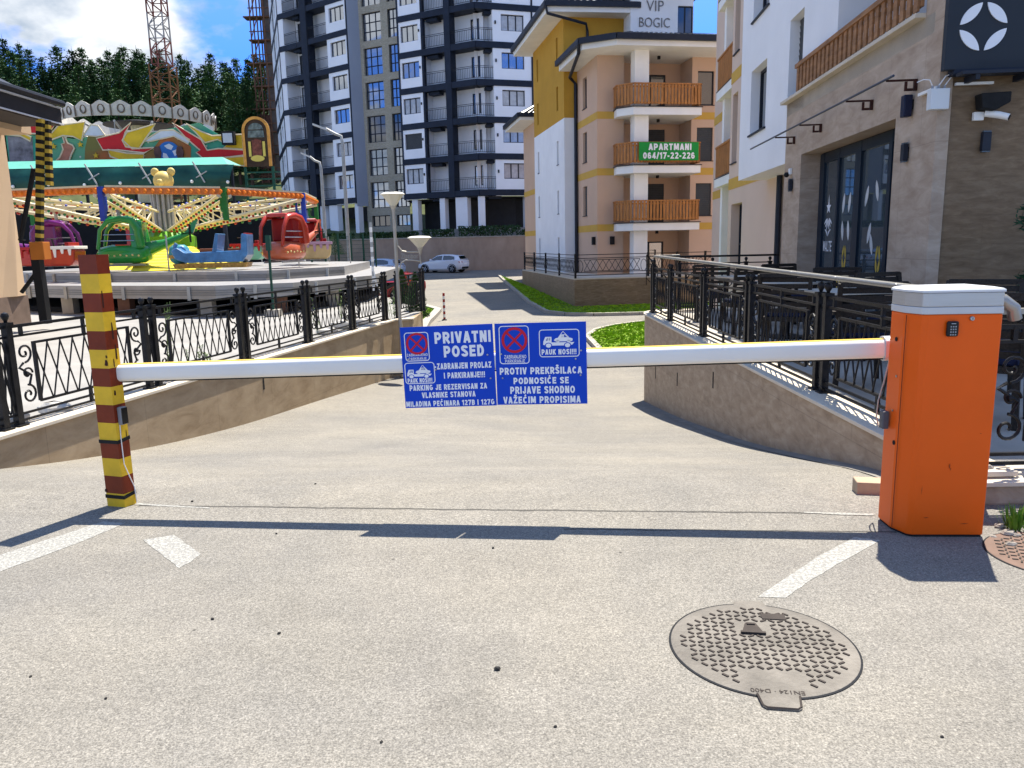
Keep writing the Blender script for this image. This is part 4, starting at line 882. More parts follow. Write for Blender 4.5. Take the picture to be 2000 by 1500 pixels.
jb = rthing('junction_box', 'light grey junction box on the stone pillar with cables coming from the top', 'box', (-.03, 8.2, 2.80))
m = MB(); m.box(-.085, .095, -.10, -.002, -.10, .10); m.build('box_body', M('light_grey_plastic', (.62, .64, .63), .5, var=.03), jb, bevel=.004)
m = MB()
for x in (-.06, 0, .06): m.lathe([(.012, .104), (.012, .125), (.008, .135)], (x, -.055, 0), 8)
m.build('cable_gland', M('grey_gland', (.3, .3, .3), .5), jb)
m = MB(); m.tube([(-.06, -.055, .13), (-.09, -.055, .19), (-.14, -.03, .20), (-.19, .0, .18)], .006, 6); m.tube([(.06, -.055, .13), (.11, -.05, .2), (.2, -.03, .28)], .006, 6); m.tube([(0, -.055, .13), (.06, -.06, .22), (.2, -.05, .275), (1.6, -.05, .29)], .006, 6); m.build('cable', M('white_cable', (.72, .70, .66), .5), jb)
m = MB(); m.box(-.045, -.005, -.05, .36, .105, .135); 
tb = rthing('neon_batten', 'thin white tube lamp fixed slanting on the stone pillar beside the junction box', 'lamp', (-.0, 8.22, 2.80)); m.build('batten', OFFWH, tb)
tb2 = rthing('neon_batten', 'thin white tube lamp under the dark awning right of the junction box', 'lamp', (.14, 8.2, 2.93)); m = MB(); m.box(0, .36, -.06, -.02, 0, .025); m.build('batten', OFFWH, tb2)
hl = rthing('floodlight', 'black floodlight above the white security camera on the side wall', 'floodlight', (.46, 8.2, 2.74))
m = MB(); m.slabxz([(-.12, .09), (-.10, -.05), (.02, -.08), (.17, .0), (.17, .10)], -.16, -.02); m.build('housing', RUBBER, hl, bevel=.01)
cm = rthing('security_camera', 'white bullet camera on the side wall under the black floodlight', 'camera', (.44, 8.2, 2.62))
m = MB(); m.box(-.10, .0, -.05, 0, -.035, .05); m.build('mount', OFFWH, cm, bevel=.008); m = MB(); m.tube([(.0, -.06, .03), (.10, -.13, .0), (.17, -.18, -.03)], [.035, .035, .033], 10); c_ = m.build('camera_barrel', OFFWH, cm, smooth=40); m = MB(); m.tube([(.169, -.1795, -.0295), (.175, -.184, -.032)], .027, 10); m.build('lens', RUBBER, c_)
cm2 = rthing('security_camera', 'small white dome camera on the stone pier left of the cafe door', 'camera', (0, 13.36, 2.53))
m = MB(); m.box(-.05, 0, -.04, .04, -.02, .08); m.build('mount', OFFWH, cm2, bevel=.01); m = MB(); m.ball((-.075, .03, -.02), .045, 10); m.build('dome', RUBBER, cm2, smooth=60)
# hanging sign with four white petals
sn = rthing('shop_sign', 'square dark sign with a round emblem of four white petals at the top right', 'sign', (.36, 8.15, 3.43))
m = MB(); m.box(-.39, .6, -.10, -.02, -.37, .40); m.build('sign_panel', M('sign_anthracite', (.022, .028, .036), .5, var=.08), sn, bevel=.006)
m = MB(); R_ = .222
for q in range(4):
    pts = []; a0 = pi/4+q*pi/2; g = radians(6)
    s_, e_ = radians(90*q)+g, radians(90*q+90)-g
    P0 = V((R_*cos(s_), R_*sin(s_))); P1 = V((R_*cos(e_), R_*sin(e_)))
    for i in range(13): a_ = s_+(e_-s_)*i/12; pts.append((R_*cos(a_), R_*sin(a_)))
    cen = (P0+P1)/2; out_ = cen.normalized(); C2 = out_*(2*cen.length)  # mirrored arc
    for i in range(1, 12):
        a_ = e_+(s_-e_)*i/12; v_ = V((R_*cos(a_), R_*sin(a_))); v_ = v_-out_*2*(v_.dot(out_)-cen.length); pts.append((v_.x, v_.y))
    m.slabxz([(x-.055, z+.02) for x, z in pts], -.112, -.1005)
m.build('emblem_petal', SWH, sn)
aw = rthing('awning', 'folded dark blue awning box under the petal sign', 'awning', (.08, 8.1, 2.97))
m = MB(); m.box(-.02, 2.2, -.05, .09, .04, .19); m.build('awning_box', NAVY, aw, bevel=.02); m = MB(); m.box(0.0, 2.2, -.2, -.06, .02, .05); m.build('front_bar', DKMET, aw)
for x in (.15, .62, 1.3):
    m = MB(); m.box(x-.02, x+.02, -.19, .05, -.03, .03); m.build('folding_arm', DKMET, aw)

# ---- terrace furniture
RAT = M('dark_rattan', (.035, .028, .022), .7, var=.4, scale=60, bump=.6, bscale=120); CUSH = M('navy_cushion', (.012, .018, .05), .9, var=.2, scale=20); TOPM = M('table_top_cream', (.50, .46, .38), .5, var=.1, scale=3)
def mk_chair(label):
    t = thing('terrace_chair', label, 'chair', (0, 0, 0), 0, 'cafe chairs behind the terrace railing')
    m = MB(); m.box(-.24, .24, -.24, .22, .38, .43); m.build('seat', RAT, t)
    m = MB(); m.box(-.22, .22, -.22, .2, .432, .48); m.build('cushion', CUSH, t, bevel=.015)
    m = MB()
    for i in range(6): m.add([(-.26, .20+.02*i, .48+.07*i), (.26, .20+.02*i, .48+.07*i), (.26, .205+.02*i, .53+.07*i), (-.26, .205+.02*i, .53+.07*i)], [(0, 1, 2, 3)])
    m.bar((-.25, .2, .4), (-.27, .32, .92), .04); m.bar((.25, .2, .4), (.27, .32, .92), .04); m.bar((-.27, .32, .91), (.27, .32, .91), .045); m.build('backrest', RAT, t)
    for s in (-1, 1):
        m = MB(); m.bar((s*.27, -.24, .64), (s*.28, .27, .66), .05, .03); m.bar((s*.27, -.22, .42), (s*.27, -.22, .64), .035); m.build('armrest', RAT, t)
        for y in (-.21, .19): m = MB(); m.bar((s*.22, y, .38), (s*.24, y*1.08, 0), .04); m.build('leg', RAT, t)
    return t
ch0 = mk_chair('dark rattan cafe chair nearest to the orange cabinet')
spots = [(3.35, 5.35, 2.4), (3.9, 6.3, -.5), (3.15, 6.9, 3.0), (4.05, 8.0, .3), (3.2, 8.9, 2.7), (4.1, 9.7, -.4), (3.3, 10.9, 3.3), (4.2, 11.6, .2), (3.3, 12.7, 2.9)]
wh_ = ['first after the nearest', 'second after the nearest', 'third after the nearest', 'fourth after the nearest', 'fifth after the nearest', 'sixth after the nearest', 'seventh after the nearest', 'farthest from the cabinet']
for i, (x, y, a) in enumerate(spots):
    c = ch0 if i == 0 else dup(ch0); c.location = (x, y, .142); c.rotation_euler.z = a
    if i: c['label'] = 'dark rattan cafe chair behind the railing, '+wh_[i-1]
def mk_table(label):
    t = thing('terrace_table', label, 'table', (0, 0, 0), 0, 'cafe tables on the terrace')
    m = MB(); m.box(-.36, .36, -.36, .36, .715, .745); m.build('table_top', TOPM, t, bevel=.006); m = MB(); m.box(-.04, .04, -.04, .04, .02, .714); m.build('pedestal', IRON, t); m = MB(); m.box(-.24, .24, -.24, .24, 0, .02); m.build('foot', IRON, t); return t
t0 = mk_table('square cream topped cafe table nearest the orange cabinet')
for i, (x, y) in enumerate(((3.5, 6.1), (3.65, 8.4), (3.7, 10.3), (3.75, 12.2))):
    t = t0 if i == 0 else dup(t0); t.location = (x, y, .142); t.rotation_euler.z = .1*i
    if i: t['label'] = 'square cream topped cafe table, %s from the orange cabinet' % ['second', 'third', 'farthest'][i-1]
# potted conifer against the dark side wall
def leafball(m, c, r, n, s, flat=.8, drop=.0):
    for i in range(n):
        d = V((random.gauss(0, 1), random.gauss(0, 1), random.gauss(0, 1))).normalized()*r*random.uniform(.45, 1)**.6; d.z *= flat
        p = V(c)+d; a = V((random.uniform(-1, 1), random.uniform(-1, 1), random.uniform(-1, .7))).normalized()*s*random.uniform(.6, 1.4); b = a.orthogonal().normalized()*s*.22
        m.add([p-a, p+b, p+a, p-b], [(0, 1, 2, 3)])
CONIF = M('dark_conifer', (.018, .055, .018), .6, var=.5, scale=7)
pc = thing('potted_conifer', 'dark green clipped conifer in a pot against the brown side wall, at the right edge', 'plant', (4.88, 7.1, .142))
m = MB(); 
for z, r in ((1.45, .34), (1.02, .2), (.86, .3)): leafball(m, (0.12, 0, z), r, 900, .05, .75)
m.build('foliage', CONIF, pc); m = MB(); m.tube([(0.1, 0, .3), (.12, 0, 1.5)], .03, 7); m.build('trunk', M('bark_brown', (.08, .05, .03), .9), pc); m = MB(); m.lathe([(.16, 0), (.22, .42), (.20, .43), (.19, .38)], n=16); m.build('pot', RUBBER, pc)

# ================================================================ CREAM APARTMENT HOUSE (behind, right of centre)
AC = radians(10)
cb = thing('apartment_house', 'peach and ochre apartment house with wooden balconies and dark tiled roofs', 'building', (4.42, 39.0, 0), AC)
# local: x to the right along the front, y backwards
FC = Fr((0, 0, 0), (1, 0, 0)); FCL = Fr((0, 3.7, 0), (0, -1, 0), (-1, 0, 0))       # front and chamfer side (a runs from the back corner to the front corner)
ZB = [(-.6, 2.35), (2.35, 5.05), (5.05, 7.72), (7.72, 10.6)]
m = MB()
fw = []                                                    # front openings
for i, (z0, z1) in enumerate(ZB):
    if i > 0: fw.append((5.15, 6.0, z0+.35, z0+1.95))
wall(m, FC, 0, 1.35, -.6, 10.6)
wall(m, FC, 4.85, 6.9, -.6, 10.6, fw, .15)
wall(m, Fr((6.9, 0, 0), (1, 0, 0)), 0, 4, -.6, 10.6)
sh = [(1.1, 1.85, z0+.5, z0+2.0) for z0, z1 in ZB[1:]]
wall(m, FCL, 0, 3.7, -.6, 10.6, sh, .18)
# loggia behind the balconies
wall(m, Fr((1.35, 1.5, 0), (1, 0, 0)), 0, 3.5, -.6, 10.6, [(1.1, 2.7, z0+(.05 if i else -.0), z0+2.05) for i, (z0, z1) in enumerate(ZB)], .12)
wall(m, Fr((1.35, 0, 0), (0, 1, 0), (1, 0, 0)), 0, 1.5, -.6, 10.6); wall(m, Fr((4.85, 1.5, 0), (0, -1, 0), (-1, 0, 0)), 0, 1.5, -.6, 10.6)
m.build('peach_wall', PEACH, cb)
for a0, a1, z0, z1 in sh: window(cb, FCL, a0, a1, z0, z1, .14, 1, sill=.04, shutter=.0 if z0 > 7.8 else 1.0)
for j, (a0, a1, z0, z1) in enumerate(fw): window(cb, FC, a0, a1, z0, z1, .1, 1, shutter=1.0 if j < 2 else 0, sill=.03)
FL = Fr((1.35, 1.5, 0), (1, 0, 0))
for i, (z0, z1) in enumerate(ZB):
    window(cb, FL, 1.1, 2.7, z0+(.05 if i else 0), z0+2.05, .06, 2, name='balcony_door', shutter=1.0 if i in (1, 2) else 0, glass=MGLASS if i == 0 else None, t=.07)
m = MB()
for z in (2.35, 5.05, 7.72):
    fbox(m, FC, 0, 1.35, z-.34, z, 0, .015); fbox(m, FC, 4.85, 6.9, z-.34, z, 0, .015); fbox(m, FCL, 0, 3.685, z-.34, z, 0, .015)
m.build('yellow_band', YELBAND, cb)
# balconies: slab with chamfered left end, white column, wooden rail
for i, z in enumerate((2.35, 5.05, 7.72)):
    pl = [(.85, 0.0), (.75, -.75), (1.35, -1.45), (4.75, -1.45), (4.85, 0), (4.85, 1.5), (1.36, 1.5), (1.36, 0)]
    m = MB(); m.prism(pl, z-.36, z-.01); sl = m.build('balcony_slab', OFFWH, cb)
    m = MB(); m.prism([(x, y-.0) for x, y in [(.80, -.0), (.70, -.77), (1.33, -1.5), (4.80, -1.5), (4.85, -.02)]], z-.008, z+.03); m.build('slab_edge', DKMET, sl)
    slat_rail(sl, Fr((1.35, -1.40, 0), (1, 0, 0)), 0, 3.35, z+.10, z+1.08, 0, w=.11, gap=.055)
    slat_rail(sl, Fr((.78, -.72, 0), (.6, -.7, 0)), 0, .88, z+.10, z+1.08, 0, w=.11, gap=.05); slat_rail(sl, Fr((.85, 0, 0), (-.1, -.75, 0)), 0, .72, z+.10, z+1.08, 0, w=.11, gap=.05)
    slat_rail(sl, Fr((4.72, -1.40, 0), (.1, 1.4, 0)), 0, 1.35, z+.10, z+1.08, 0, w=.11, gap=.055)
m = MB(); zz_ = [(-.6, 1.985), (2.385, 4.685), (5.085, 7.355), (7.755, 10.3)]
for z0, z1 in zz_: m.box(1.5, 2.2, -1.15, -.55, z0, z1)
m.build('column', OFFWH, cb)
for z in (1.985, 4.685, 7.355, 10.28): m = MB(); m.box(3.0, 3.12, -.2, -.08, z-.14, z); m.build('ceiling_lamp', RUBBER, cb)
# white and ochre stair block to the left
x0 = -.72; FW = Fr((x0, 3.7, 0), (1, 0, 0)); FWL = Fr((x0, 11.4, 0), (0, -1, 0), (-1, 0, 0))
slots = [(a, a+.38) for a in (6.0, 1.0)]
hol = []
for z0, z1 in [(-.6, 0)]+ZB[0:]: 
    pass
hl_ = [(a0, a1, z, z+1.25) for a0, a1 in slots for z in (.55, 3.1, 5.75)]; hh_ = [(a0, a1, z, z+1.25) for a0, a1 in slots for z in (8.6, 11.1)]
m = MB(); wall(m, FWL, 0, 7.7, -.6, 8.0, hl_, .2); wall(m, FW, 0, .72, -.6, 8.0); m.build('white_wall', WHITE, cb)
m = MB(); wall(m, FWL, 0, 7.7, 8.0, 13.3, hh_, .2); wall(m, FW, 0, 6.5, 8.0, 13.3); m.build('ochre_wall', OCHRE, cb)
for h in hl_: window(cb, FWL, *h, .17, 1, t=.04, frame=GALV if True else None, glass=M('frosted_glass', (.25, .26, .26), .3), sill=.03)
for h in hh_: window(cb, FWL, *h, .17, 1, t=.04, frame=OCHRE, glass=M('brown_glass', (.12, .08, .03), .2))
m = MB(); wall(m, Fr((-.3, 17, 0), (0, -1, 0), (-1, 0, 0)), 0, 5.6, -.6, 9.6); m.build('rear_wing_wall', PEACH, cb)
m = MB(); fb_ = Fr((-.3, 17, 0), (0, -1, 0), (-1, 0, 0))
for z in (2.35, 5.05): fbox(m, fb_, 0, 5.55, z-.34, z, 0, .015)
m.build('rear_yellow_band', YELBAND, cb)
# penthouse with the name
FP = Fr((2.55, 2.6, 0), (1, 0, 0)); m = MB(); wall(m, FP, 0, 3.4, 10.8, 14.6, [(2.55, 3.4, 12.0, 13.4)], .15); wall(m, Fr((2.55, 6, 0), (0, -1, 0), (-1, 0, 0)), 0, 3.4, 10.8, 14.6, [(1.2, 2.2, 11.3, 12.9)], .15); wall(m, Fr((5.95, 2.6, 0), (0, 1, 0), (1, 0, 0)), 0, 3.4, 10.8, 14.6)
m.build('penthouse_wall', WHITE, cb)
window(cb, FP, 2.55, 3.4, 12.0, 13.4, .1, 2); window(cb, Fr((2.55, 6, 0), (0, -1, 0), (-1, 0, 0)), 1.2, 2.2, 11.3, 12.9, .12, 1, shutter=1)
m = MB(); text(m, 'VIP', FP.p(1.30, 13.35), .92, .50, t=.05, bold=-.012); text(m, 'BOGIC', FP.p(1.28, 12.55), 1.65, .46, t=.05, bold=-.012)
# thicken the letters into raised metal
vs = list(m.v); m2 = MB(); m2.add(vs, m.f); 
for f_ in m.f:
    k = len(f_); P_ = [V(vs[i]) for i in f_]; m2.add(P_+[p_+V((0, .05, 0)) for p_ in P_], [(i, (i+1) % k, k+(i+1) % k, k+i) for i in range(k)])
m2.build('name_lettering', M('steel_letters', (.16, .15, .14), .35, metal=.7), cb)
# roofs: lower eave round the front, upper roof over the ochre block
TILE = M('dark_roof_tile', (.045, .048, .055), .32, var=.35, scale=6, bump=.3, bscale=12)
def roof(pl, ridge, z, th, parent, soff=OFFWH):
    """sloped roof: eave polygon pl at height z, rising to the inner polygon ridge"""
    n = len(pl); m = MB(); vs = [(x, y, z) for x, y in pl]+[(x, y, zr) for x, y, zr in ridge]
    m.add(vs, [(i, (i+1) % n, n+(i+1) % n, n+i) for i in range(n-1)])
    # tile courses as low ribs
    for i in range(n-1):
        a, b, c, d = V(vs[i]), V(vs[i+1]), V(vs[n+i+1]), V(vs[n+i]); k = int((b-a).length/.33)
        for j in range(1, k):
            t = j/k; p, q = a.lerp(b, t), d.lerp(c, t); m.bar(p+V((0, 0, .02)), q+V((0, 0, .02)), .12, .06)
    r = m.build('roof', TILE, parent)
    m = MB(); k = n
    for i in range(n-1):
        a, b = V((pl[i][0], pl[i][1], z)), V((pl[i+1][0], pl[i+1][1], z)); m.bar(a+V((0, 0, -.06)), b+V((0, 0, -.06)), .15, .26)
    m.build('gutter', DKMET, r)
    m = MB(); c = [(x*1.0, y*1.0, z-.10) for x, y in pl]; m.add(c, [tuple(range(n))]); cz = [(x, y, z-.32) for x, y in pl]
    q = [V((x, y, z-.101)) for x, y in pl]
    s = m.build('soffit', soff, r)
    return r
e_ = 1.15
pl = [(-e_, 3.6), (-e_, -1.0), (0.3, -2.1), (9.5, -2.1)]; rg = [(2.4, 4.0, 12.0), (2.4, 2.4, 12.0), (2.6, 2.4, 12.0), (9.5, 2.4, 12.0)]
r1 = roof(pl+[(9.5, 3.6)], rg+[(9.5, 4.0, 12.0)], 10.72, .2, cb)
m = MB(); m.prism([(-e_+.15, 3.6), (-e_+.15, -.92), (.35, -1.95), (9.5, -1.95), (9.5, 3.6)], 10.30, 10.60); m.build('eave_soffit', OFFWH, cb)
pl = [(x0-e_, 12.4), (x0-e_, 2.7), (3.0, 2.5), (3.0, 12.4)]; rg = [(4.0, 9, 15.9), (4.0, 6.5, 15.9), (4.5, 6.5, 15.9), (4.5, 9, 15.9)]
r2 = roof(pl, rg, 13.42, .2, cb)
m = MB(); m.prism([(x0-e_+.1, 12.3), (x0-e_+.1, 2.85), (2.9, 2.62), (2.9, 12.3)], 13.0, 13.32); m.build('eave_soffit', OFFWH, cb)
pl = [(-1.5, 18), (-1.5, 12.42), (3, 12.42), (3, 18)]; r3 = roof(pl, [(1, 16.5, 11), (1, 14, 11), (1.2, 14, 11), (1.2, 16.5, 11)], 9.62, .2, cb)
m = MB(); m.prism([(-1.4, 18), (-1.4, 12.45), (2.9, 12.45), (2.9, 18)], 9.25, 9.52); m.build('eave_soffit', OFFWH, cb)
m = MB()
m.tube([(-e_, -.9, 10.62), (-e_+.05, -.7, 10.2), (-.5, 3.3, 9.95), (-.12, 3.60, 9.7), (-.12, 3.60, -.6)], .085, 8)
m.tube([(x0-e_, 2.75, 13.3), (x0-e_+.1, 2.8, 12.9), (.4, 3.35, 12.6), (.55, 3.62, 12.3), (.55, 3.62, 11.0)], .075, 8); m.build('downpipe', DKMET, cb, smooth=40)
m = MB(); wall(m, Fr((10.9, 0, 0), (0, 1, 0), (1, 0, 0)), 0, 12, -.6, 10.3); wall(m, Fr((10.9, 17, 0), (-1, 0, 0), (0, 1, 0)), 0, 11.2, -.6, 10.3); m.build('rear_wall', PEACH, cb)
for (a, f) in ((.35, FCL), ):
    pass
for nm, f, a, z, lab in (('wall_lamp', FCL, 3.3, 1.55, 'small dark lamp on the peach side of the far apartment house'), ('wall_lamp', FC, .75, 1.55, 'small dark lamp on the peach front of the far apartment house')):
    m = MB(); fbox(m, f, a-.1, a+.1, z-.2, z+.2, .005, .16); o = m.build('outdoor_lamp', RUBBER, cb)
pl = [(1.3, 12.5), (1.3, 1.3), (7.2, 1.3), (7.2, 12.5)]; r4 = roof(pl, [(3.5, 9, 17.2), (3.5, 4.5, 17.2), (5, 4.5, 17.2), (5, 9, 17.2)], 14.75, .2, cb)
# banner tied to the second balcony
bn = thing('banner', 'green banner reading APARTMANI with a phone number on the middle balcony', 'banner'); bn.matrix_world = Matrix.Translation((4.42, 39, 0)) @ Matrix.Rotation(AC, 4, 'Z') @ Matrix.Translation((3.1, -1.53, 5.68))
m = MB(); m.box(-1.50, 1.50, .0, .01, -.42, .42); m.build('banner_cloth', M('banner_green', (.015, .27, .045), .7, var=.08), bn)
m = MB(); block_text(m, 'APARTMANI', (0.05, 0, .2), 2.15, .30, t=.012, wt=.24); block_text(m, '064/17-22-226', (0, 0, -.2), 2.6, .30, t=.012, wt=.24); m.build('lettering', SWH, bn)

cb.scale = (.955, .955, .955); cb.location = (4.42*.955, 39*.955, CAM_H*.045)
bn.matrix_world = Matrix.Translation((4.42*.955, 39*.955, CAM_H*.045)) @ Matrix.Scale(.955, 4) @ Matrix.Rotation(AC, 4, 'Z') @ Matrix.Translation((3.1, -1.53, 5.68))
# ---- planter terrace in front of it
PX = Matrix.Translation((4.42, 39, 0)) @ Matrix.Rotation(AC, 4, 'Z')
pw = thing('planter_wall', 'raised stone clad entrance terrace in front of the peach house', 'wall', (0, 0, 0))
c1 = at(1122, 548, 33.4); c2 = at(1262, 548, 34.2); c0 = at(1024, 551, 41)
base = [(c1.x, c1.y), (c2.x+4.5, c2.y+.55), (c2.x+4.5, 41), (4.0, 41), (c0.x+.9, 47), (c0.x, c0.y+6)]
m = MB(); m.prism(base, -2.0, -.10); m.build('wall_body', stone('terrace_stone_strips', (.17, .115, .065), (.25, .175, .105), (.33, .25, .165), tile=(1.6, .22), scale=1.5, stretch=(1, 1, 5), axis='xz', joint=.8), pw)
m = MB(); m.prism(base, -.098, -.05); m.build('coping', CAP, pw)
pr = thing('iron_railing', 'thin black railing round the entrance terrace of the peach house', 'railing', (c1.x+.05, c1.y+.1, -.05))
def thin_run(p, q, n, h=1.0, first=True):
    p, q = V(p), V(q); L = (q-p).length; a = atan2(q.y-p.y, q.x-p.x); X = Matrix.Translation(p) @ Matrix.Rotation(a, 4, 'Z')
    for i in range(n+1):
        if i == 0 and not first: continue
        m = MB(); m.X = X; x = L*i/n; m.box(x-.04, x+.04, -.04, .04, 0, h+.05); m.build('post', IRON, pr)
    for i in range(n):
        m = MB(); m.X = X; a_, b_ = L*i/n+.04, L*(i+1)/n-.04
        for z in (h, h*.85, .25, .12): m.bar((a_, 0, z), (b_, 0, z), .03)
        u0, u1 = a_+.35, b_-.35; k = max(3, int((u1-u0)/.28)); d = (u1-u0)/k
        for z in (h*.78, .3): m.bar((u0, 0, z), (u1, 0, z), .025)
        for j in range(k): m.bar((u0+j*d, 0, .3), (u0+j*d+d, .0, h*.78), .018); m.bar((u0+j*d+d, .01, .3), (u0+j*d, .01, h*.78), .018)
        for xx in (a_+.17, b_-.17): m.tube([(xx+.14*cos(2*pi*t/12), 0, h*.5+.26*sin(2*pi*t/12)) for t in range(12)], .014, 4, closed=True)
        m.build('lattice_panel', IRON, pr)
rel = V((c1.x+.05, c1.y+.1, -.05))
thin_run(V((0, 0, 0)), V((c2.x+.1, c2.y+.1, -.05))-rel, 1); thin_run(V((0, 0, 0)), V((c0.x+.15, c0.y+6, -.05))-rel, 4, first=False)
thin_run(V((c2.x+.1, c2.y+.1, -.05))-rel, V((c2.x+4, c2.y+.6, -.05))-rel, 3, first=False)
st = thing('stair_handrail', 'sloping black stair handrail beside the entrance terrace of the peach house', 'handrail', (c2.x-.1, c2.y-.6, -1.3))
m = MB()
for i in range(5): m.bar((.15*i*1.6, 0, .9-.2*i), (.15*i*1.6, 0, 2.2-.28*i), .03)
m.bar((0, 0, 2.2), (.96, 0, 1.08), .05); m.bar((0, 0, 1.2), (.96, 0, .2), .03); m.build('rail', IRON, st)
# ---- lawns and kerbs
def zr2(x, y): return zroad(x, y)
def lawn(pix, label, n, extra=()):
    pts = [atz(x, y, -1.38) for x, y in pix]+[V(e) for e in extra]
    m = MB(); vs = [(p.x, p.y, zroad(p.x, p.y)+.10) for p in pts]; m.add(vs, [tuple(range(len(vs)))])
    xs_ = [p[0] for p in vs]; ys_ = [p[1] for p in vs]
    base = kind(m.build('lawn', GRASSY))
    # individual blade tufts
    def inside(x, y):
        c = False; j = len(vs)-1
        for i in range(len(vs)):
            if (vs[i][1] > y) != (vs[j][1] > y) and x < (vs[j][0]-vs[i][0])*(y-vs[i][1])/(vs[j][1]-vs[i][1])+vs[i][0]: c = not c
            j = i
        return c
    m = MB(); k = 0
    while k < n:
        x, y = random.uniform(min(xs_), max(xs_)), random.uniform(min(ys_), min(max(ys_), 60))
        if not inside(x, y): k += .2; continue
        k += 1; z = zroad(x, y)+.10; a = random.uniform(0, pi); h = random.uniform(.02, .05); w_ = random.uniform(.03, .07)
        m.add([(x-cos(a)*w_, y-sin(a)*w_, z), (x+cos(a)*w_, y+sin(a)*w_, z), (x+cos(a)*w_*.6+random.uniform(-.04, .04), y+sin(a)*w_+random.uniform(-.04, .04), z+h), (x-cos(a)*w_, y-sin(a)*w_, z+h*.8)], [(0, 1, 2, 3)])
    g = kind(m.build('grass', GRASS), 'stuff'); return pts
la = lawn([(1147, 657), (1165, 645), (1200, 637), (1248, 631)], 'lawn', 9000, [(9, 27.5, 0), (9, 19, 0), (2.75, 19, 0), (2.45, 20.2, 0)])
lb = lawn([(975, 556), (1000, 574), (1033, 596), (1068, 611), (1105, 615), (1160, 616), (1248, 614)], 'lawn', 12000, [(9, 31.6, 0), (9, 34.5, 0), (c1.x+.3, c1.y+.3, 0), (c0.x, 47, 0)])
lc = lawn([(800, 668), (828, 604), (856, 610), (833, 632)], 'lawn', 1500)
def kerb(pts, w_=.16, h=.13):
    m = MB()
    for a, b in zip(pts, pts[1:]):
        n = max(1, int((b-a).length/1.0))
        for i in range(n):
            p, q = a.lerp(b, i/n), a.lerp(b, (i+1)/n); d = (q-p).normalized()*.008
            m.bar((p.x, p.y, zroad(p.x, p.y)+h/2), (q.x-d.x, q.y-d.y, zroad(q.x, q.y)+h/2), w_, h)
    return kind(m.build('kerb', KERB))
kerb([la[7]]+la[0:4]+[V((9, 27.6, 0))]); kerb(lb[:7]+[V((9, 31.5, 0))]); kerb([lc[0]+V((.2, 0, 0)), lc[3], lc[2], lc[1]], .3, .16)

# ================================================================ TOWER BLOCK
def gpt(px, D, y=388): q = at(px, y, D); return V((q.x, q.y, 0))
tA, tB, tC, tD, tE, tV, tG = gpt(552, 92), gpt(567, 79.5), gpt(697, 73.5), gpt(716, 74.2), gpt(790, 70.4), gpt(937, 66.6), gpt(1270, 71.2)
org = V((tV.x, tV.y, 0))
tw = thing('apartment_tower', 'tall white apartment tower with dark navy floor bands and recessed balconies', 'building', (org.x, org.y, 0))
def seg(p, q): return Fr(p-org, q-p)
def apx(f, px, y=388):
    d = at(px, y, 70); k = d.x/d.y; ox, oy = f.o.x+org.x, f.o.y+org.y; return (k*oy-ox)/(f.u.x-k*f.u.y)
sL, sM, sE, sG = seg(tA, tB), seg(tB, tC), seg(tE, tV), seg(tV, tG)
lenL, lenM, lenE, lenG = (tB-tA).length, (tC-tB).length, (tV-tE).length, (tG-tV).length
FZ, FH, NF = 5.55, 2.95, 9
TOWW = M('tower_white_render', (.78, .79, .81), .85, var=.05, scale=.5, bump=.1)
BRICKT = stone('tan_brick', (.27, .24, .18), (.36, .325, .25), (.45, .41, .33), tile=(.30, .10), scale=2.2, stretch=(1, 1, 2), axis='xz', joint=.6, rough=.85)
GREYP = M('blue_grey_panel', (.30, .335, .40), .6, var=.04, scale=.4)
aM = {p: apx(sM, p) for p in (576, 610, 621, 657, 663, 692)}
aE = {p: apx(sE, p) for p in (796, 829, 834, 879, 890)}
aG = {p: apx(sG, p) for p in (970, 986, 1029, 1042)}
ztop = FZ+FH*NF
m = MB(); mw = m
holesL, holesM, holesE, holesG = [], [], [], []
for i in range(NF):
    z = FZ+FH*i
    holesL += [(lenL*.25, lenL*.38, z+1.4, z+2.6), (lenL*.60, lenL*.73, z+1.4, z+2.6)]
    holesM += [(aM[663], aM[692], z+1.4, z+2.65), (aM[576], aM[657], z+.6, z+2.95)]
    holesE += [(aE[796], aE[829], z+1.35, z+2.65), (aE[834], lenE, z+.6, z+2.95)]
    holesG += [(aG[986], aG[1029], z+1.42, z+2.7), (0, aG[970], z+.6, z+2.95)]
wall(m, sL, 0, lenL, FZ-3.4, ztop, holesL, .2)
for f, L, hs_ in ((sM, lenM, holesM), (sE, lenE, holesE), (sG, lenG, holesG)):
    wall(m, f, 0, L, FZ, ztop, [h for h in hs_ if h[3]-h[2] < 2], .2) if False else None
def loggia_wall(m, f, a0, a1, hs_):
    wall(m, f, a0, a1, FZ, ztop, [h for h in hs_ if a0-.01 <= h[0] and h[1] <= a1+.01], .2)
loggia_wall(m, sM, 0, aM[576], []); loggia_wall(m, sM, aM[657], lenM, holesM); loggia_wall(m, sE, 0, aE[834], holesE); loggia_wall(m, sG, aG[970], lenG, holesG)
REC = 1.45
def offs(f, d): return Fr(f.o-f.n*d, f.u, f.n)
bM, bE, bG = offs(sM, REC), offs(sE, REC), offs(sG, REC)
dE, dG, dM = [], [], []
for i in range(NF):
    z = FZ+FH*i
    dM += [(aM[576]+.35, aM[576]+1.2, z+.6, z+2.75), (aM[610]-1.2, aM[610]-.45, z+1.3, z+2.7), (aM[621]+1.3, aM[621]+2.3, z+.6, z+2.7)]
    dE += [(aE[834]+1.55, aE[834]+2.25, z+.75, z+2.65), (lenE-1.3, lenE-.45, z+1.0, z+2.65)]
    dG += [(.55, 1.15, z+.6, z+2.8)]
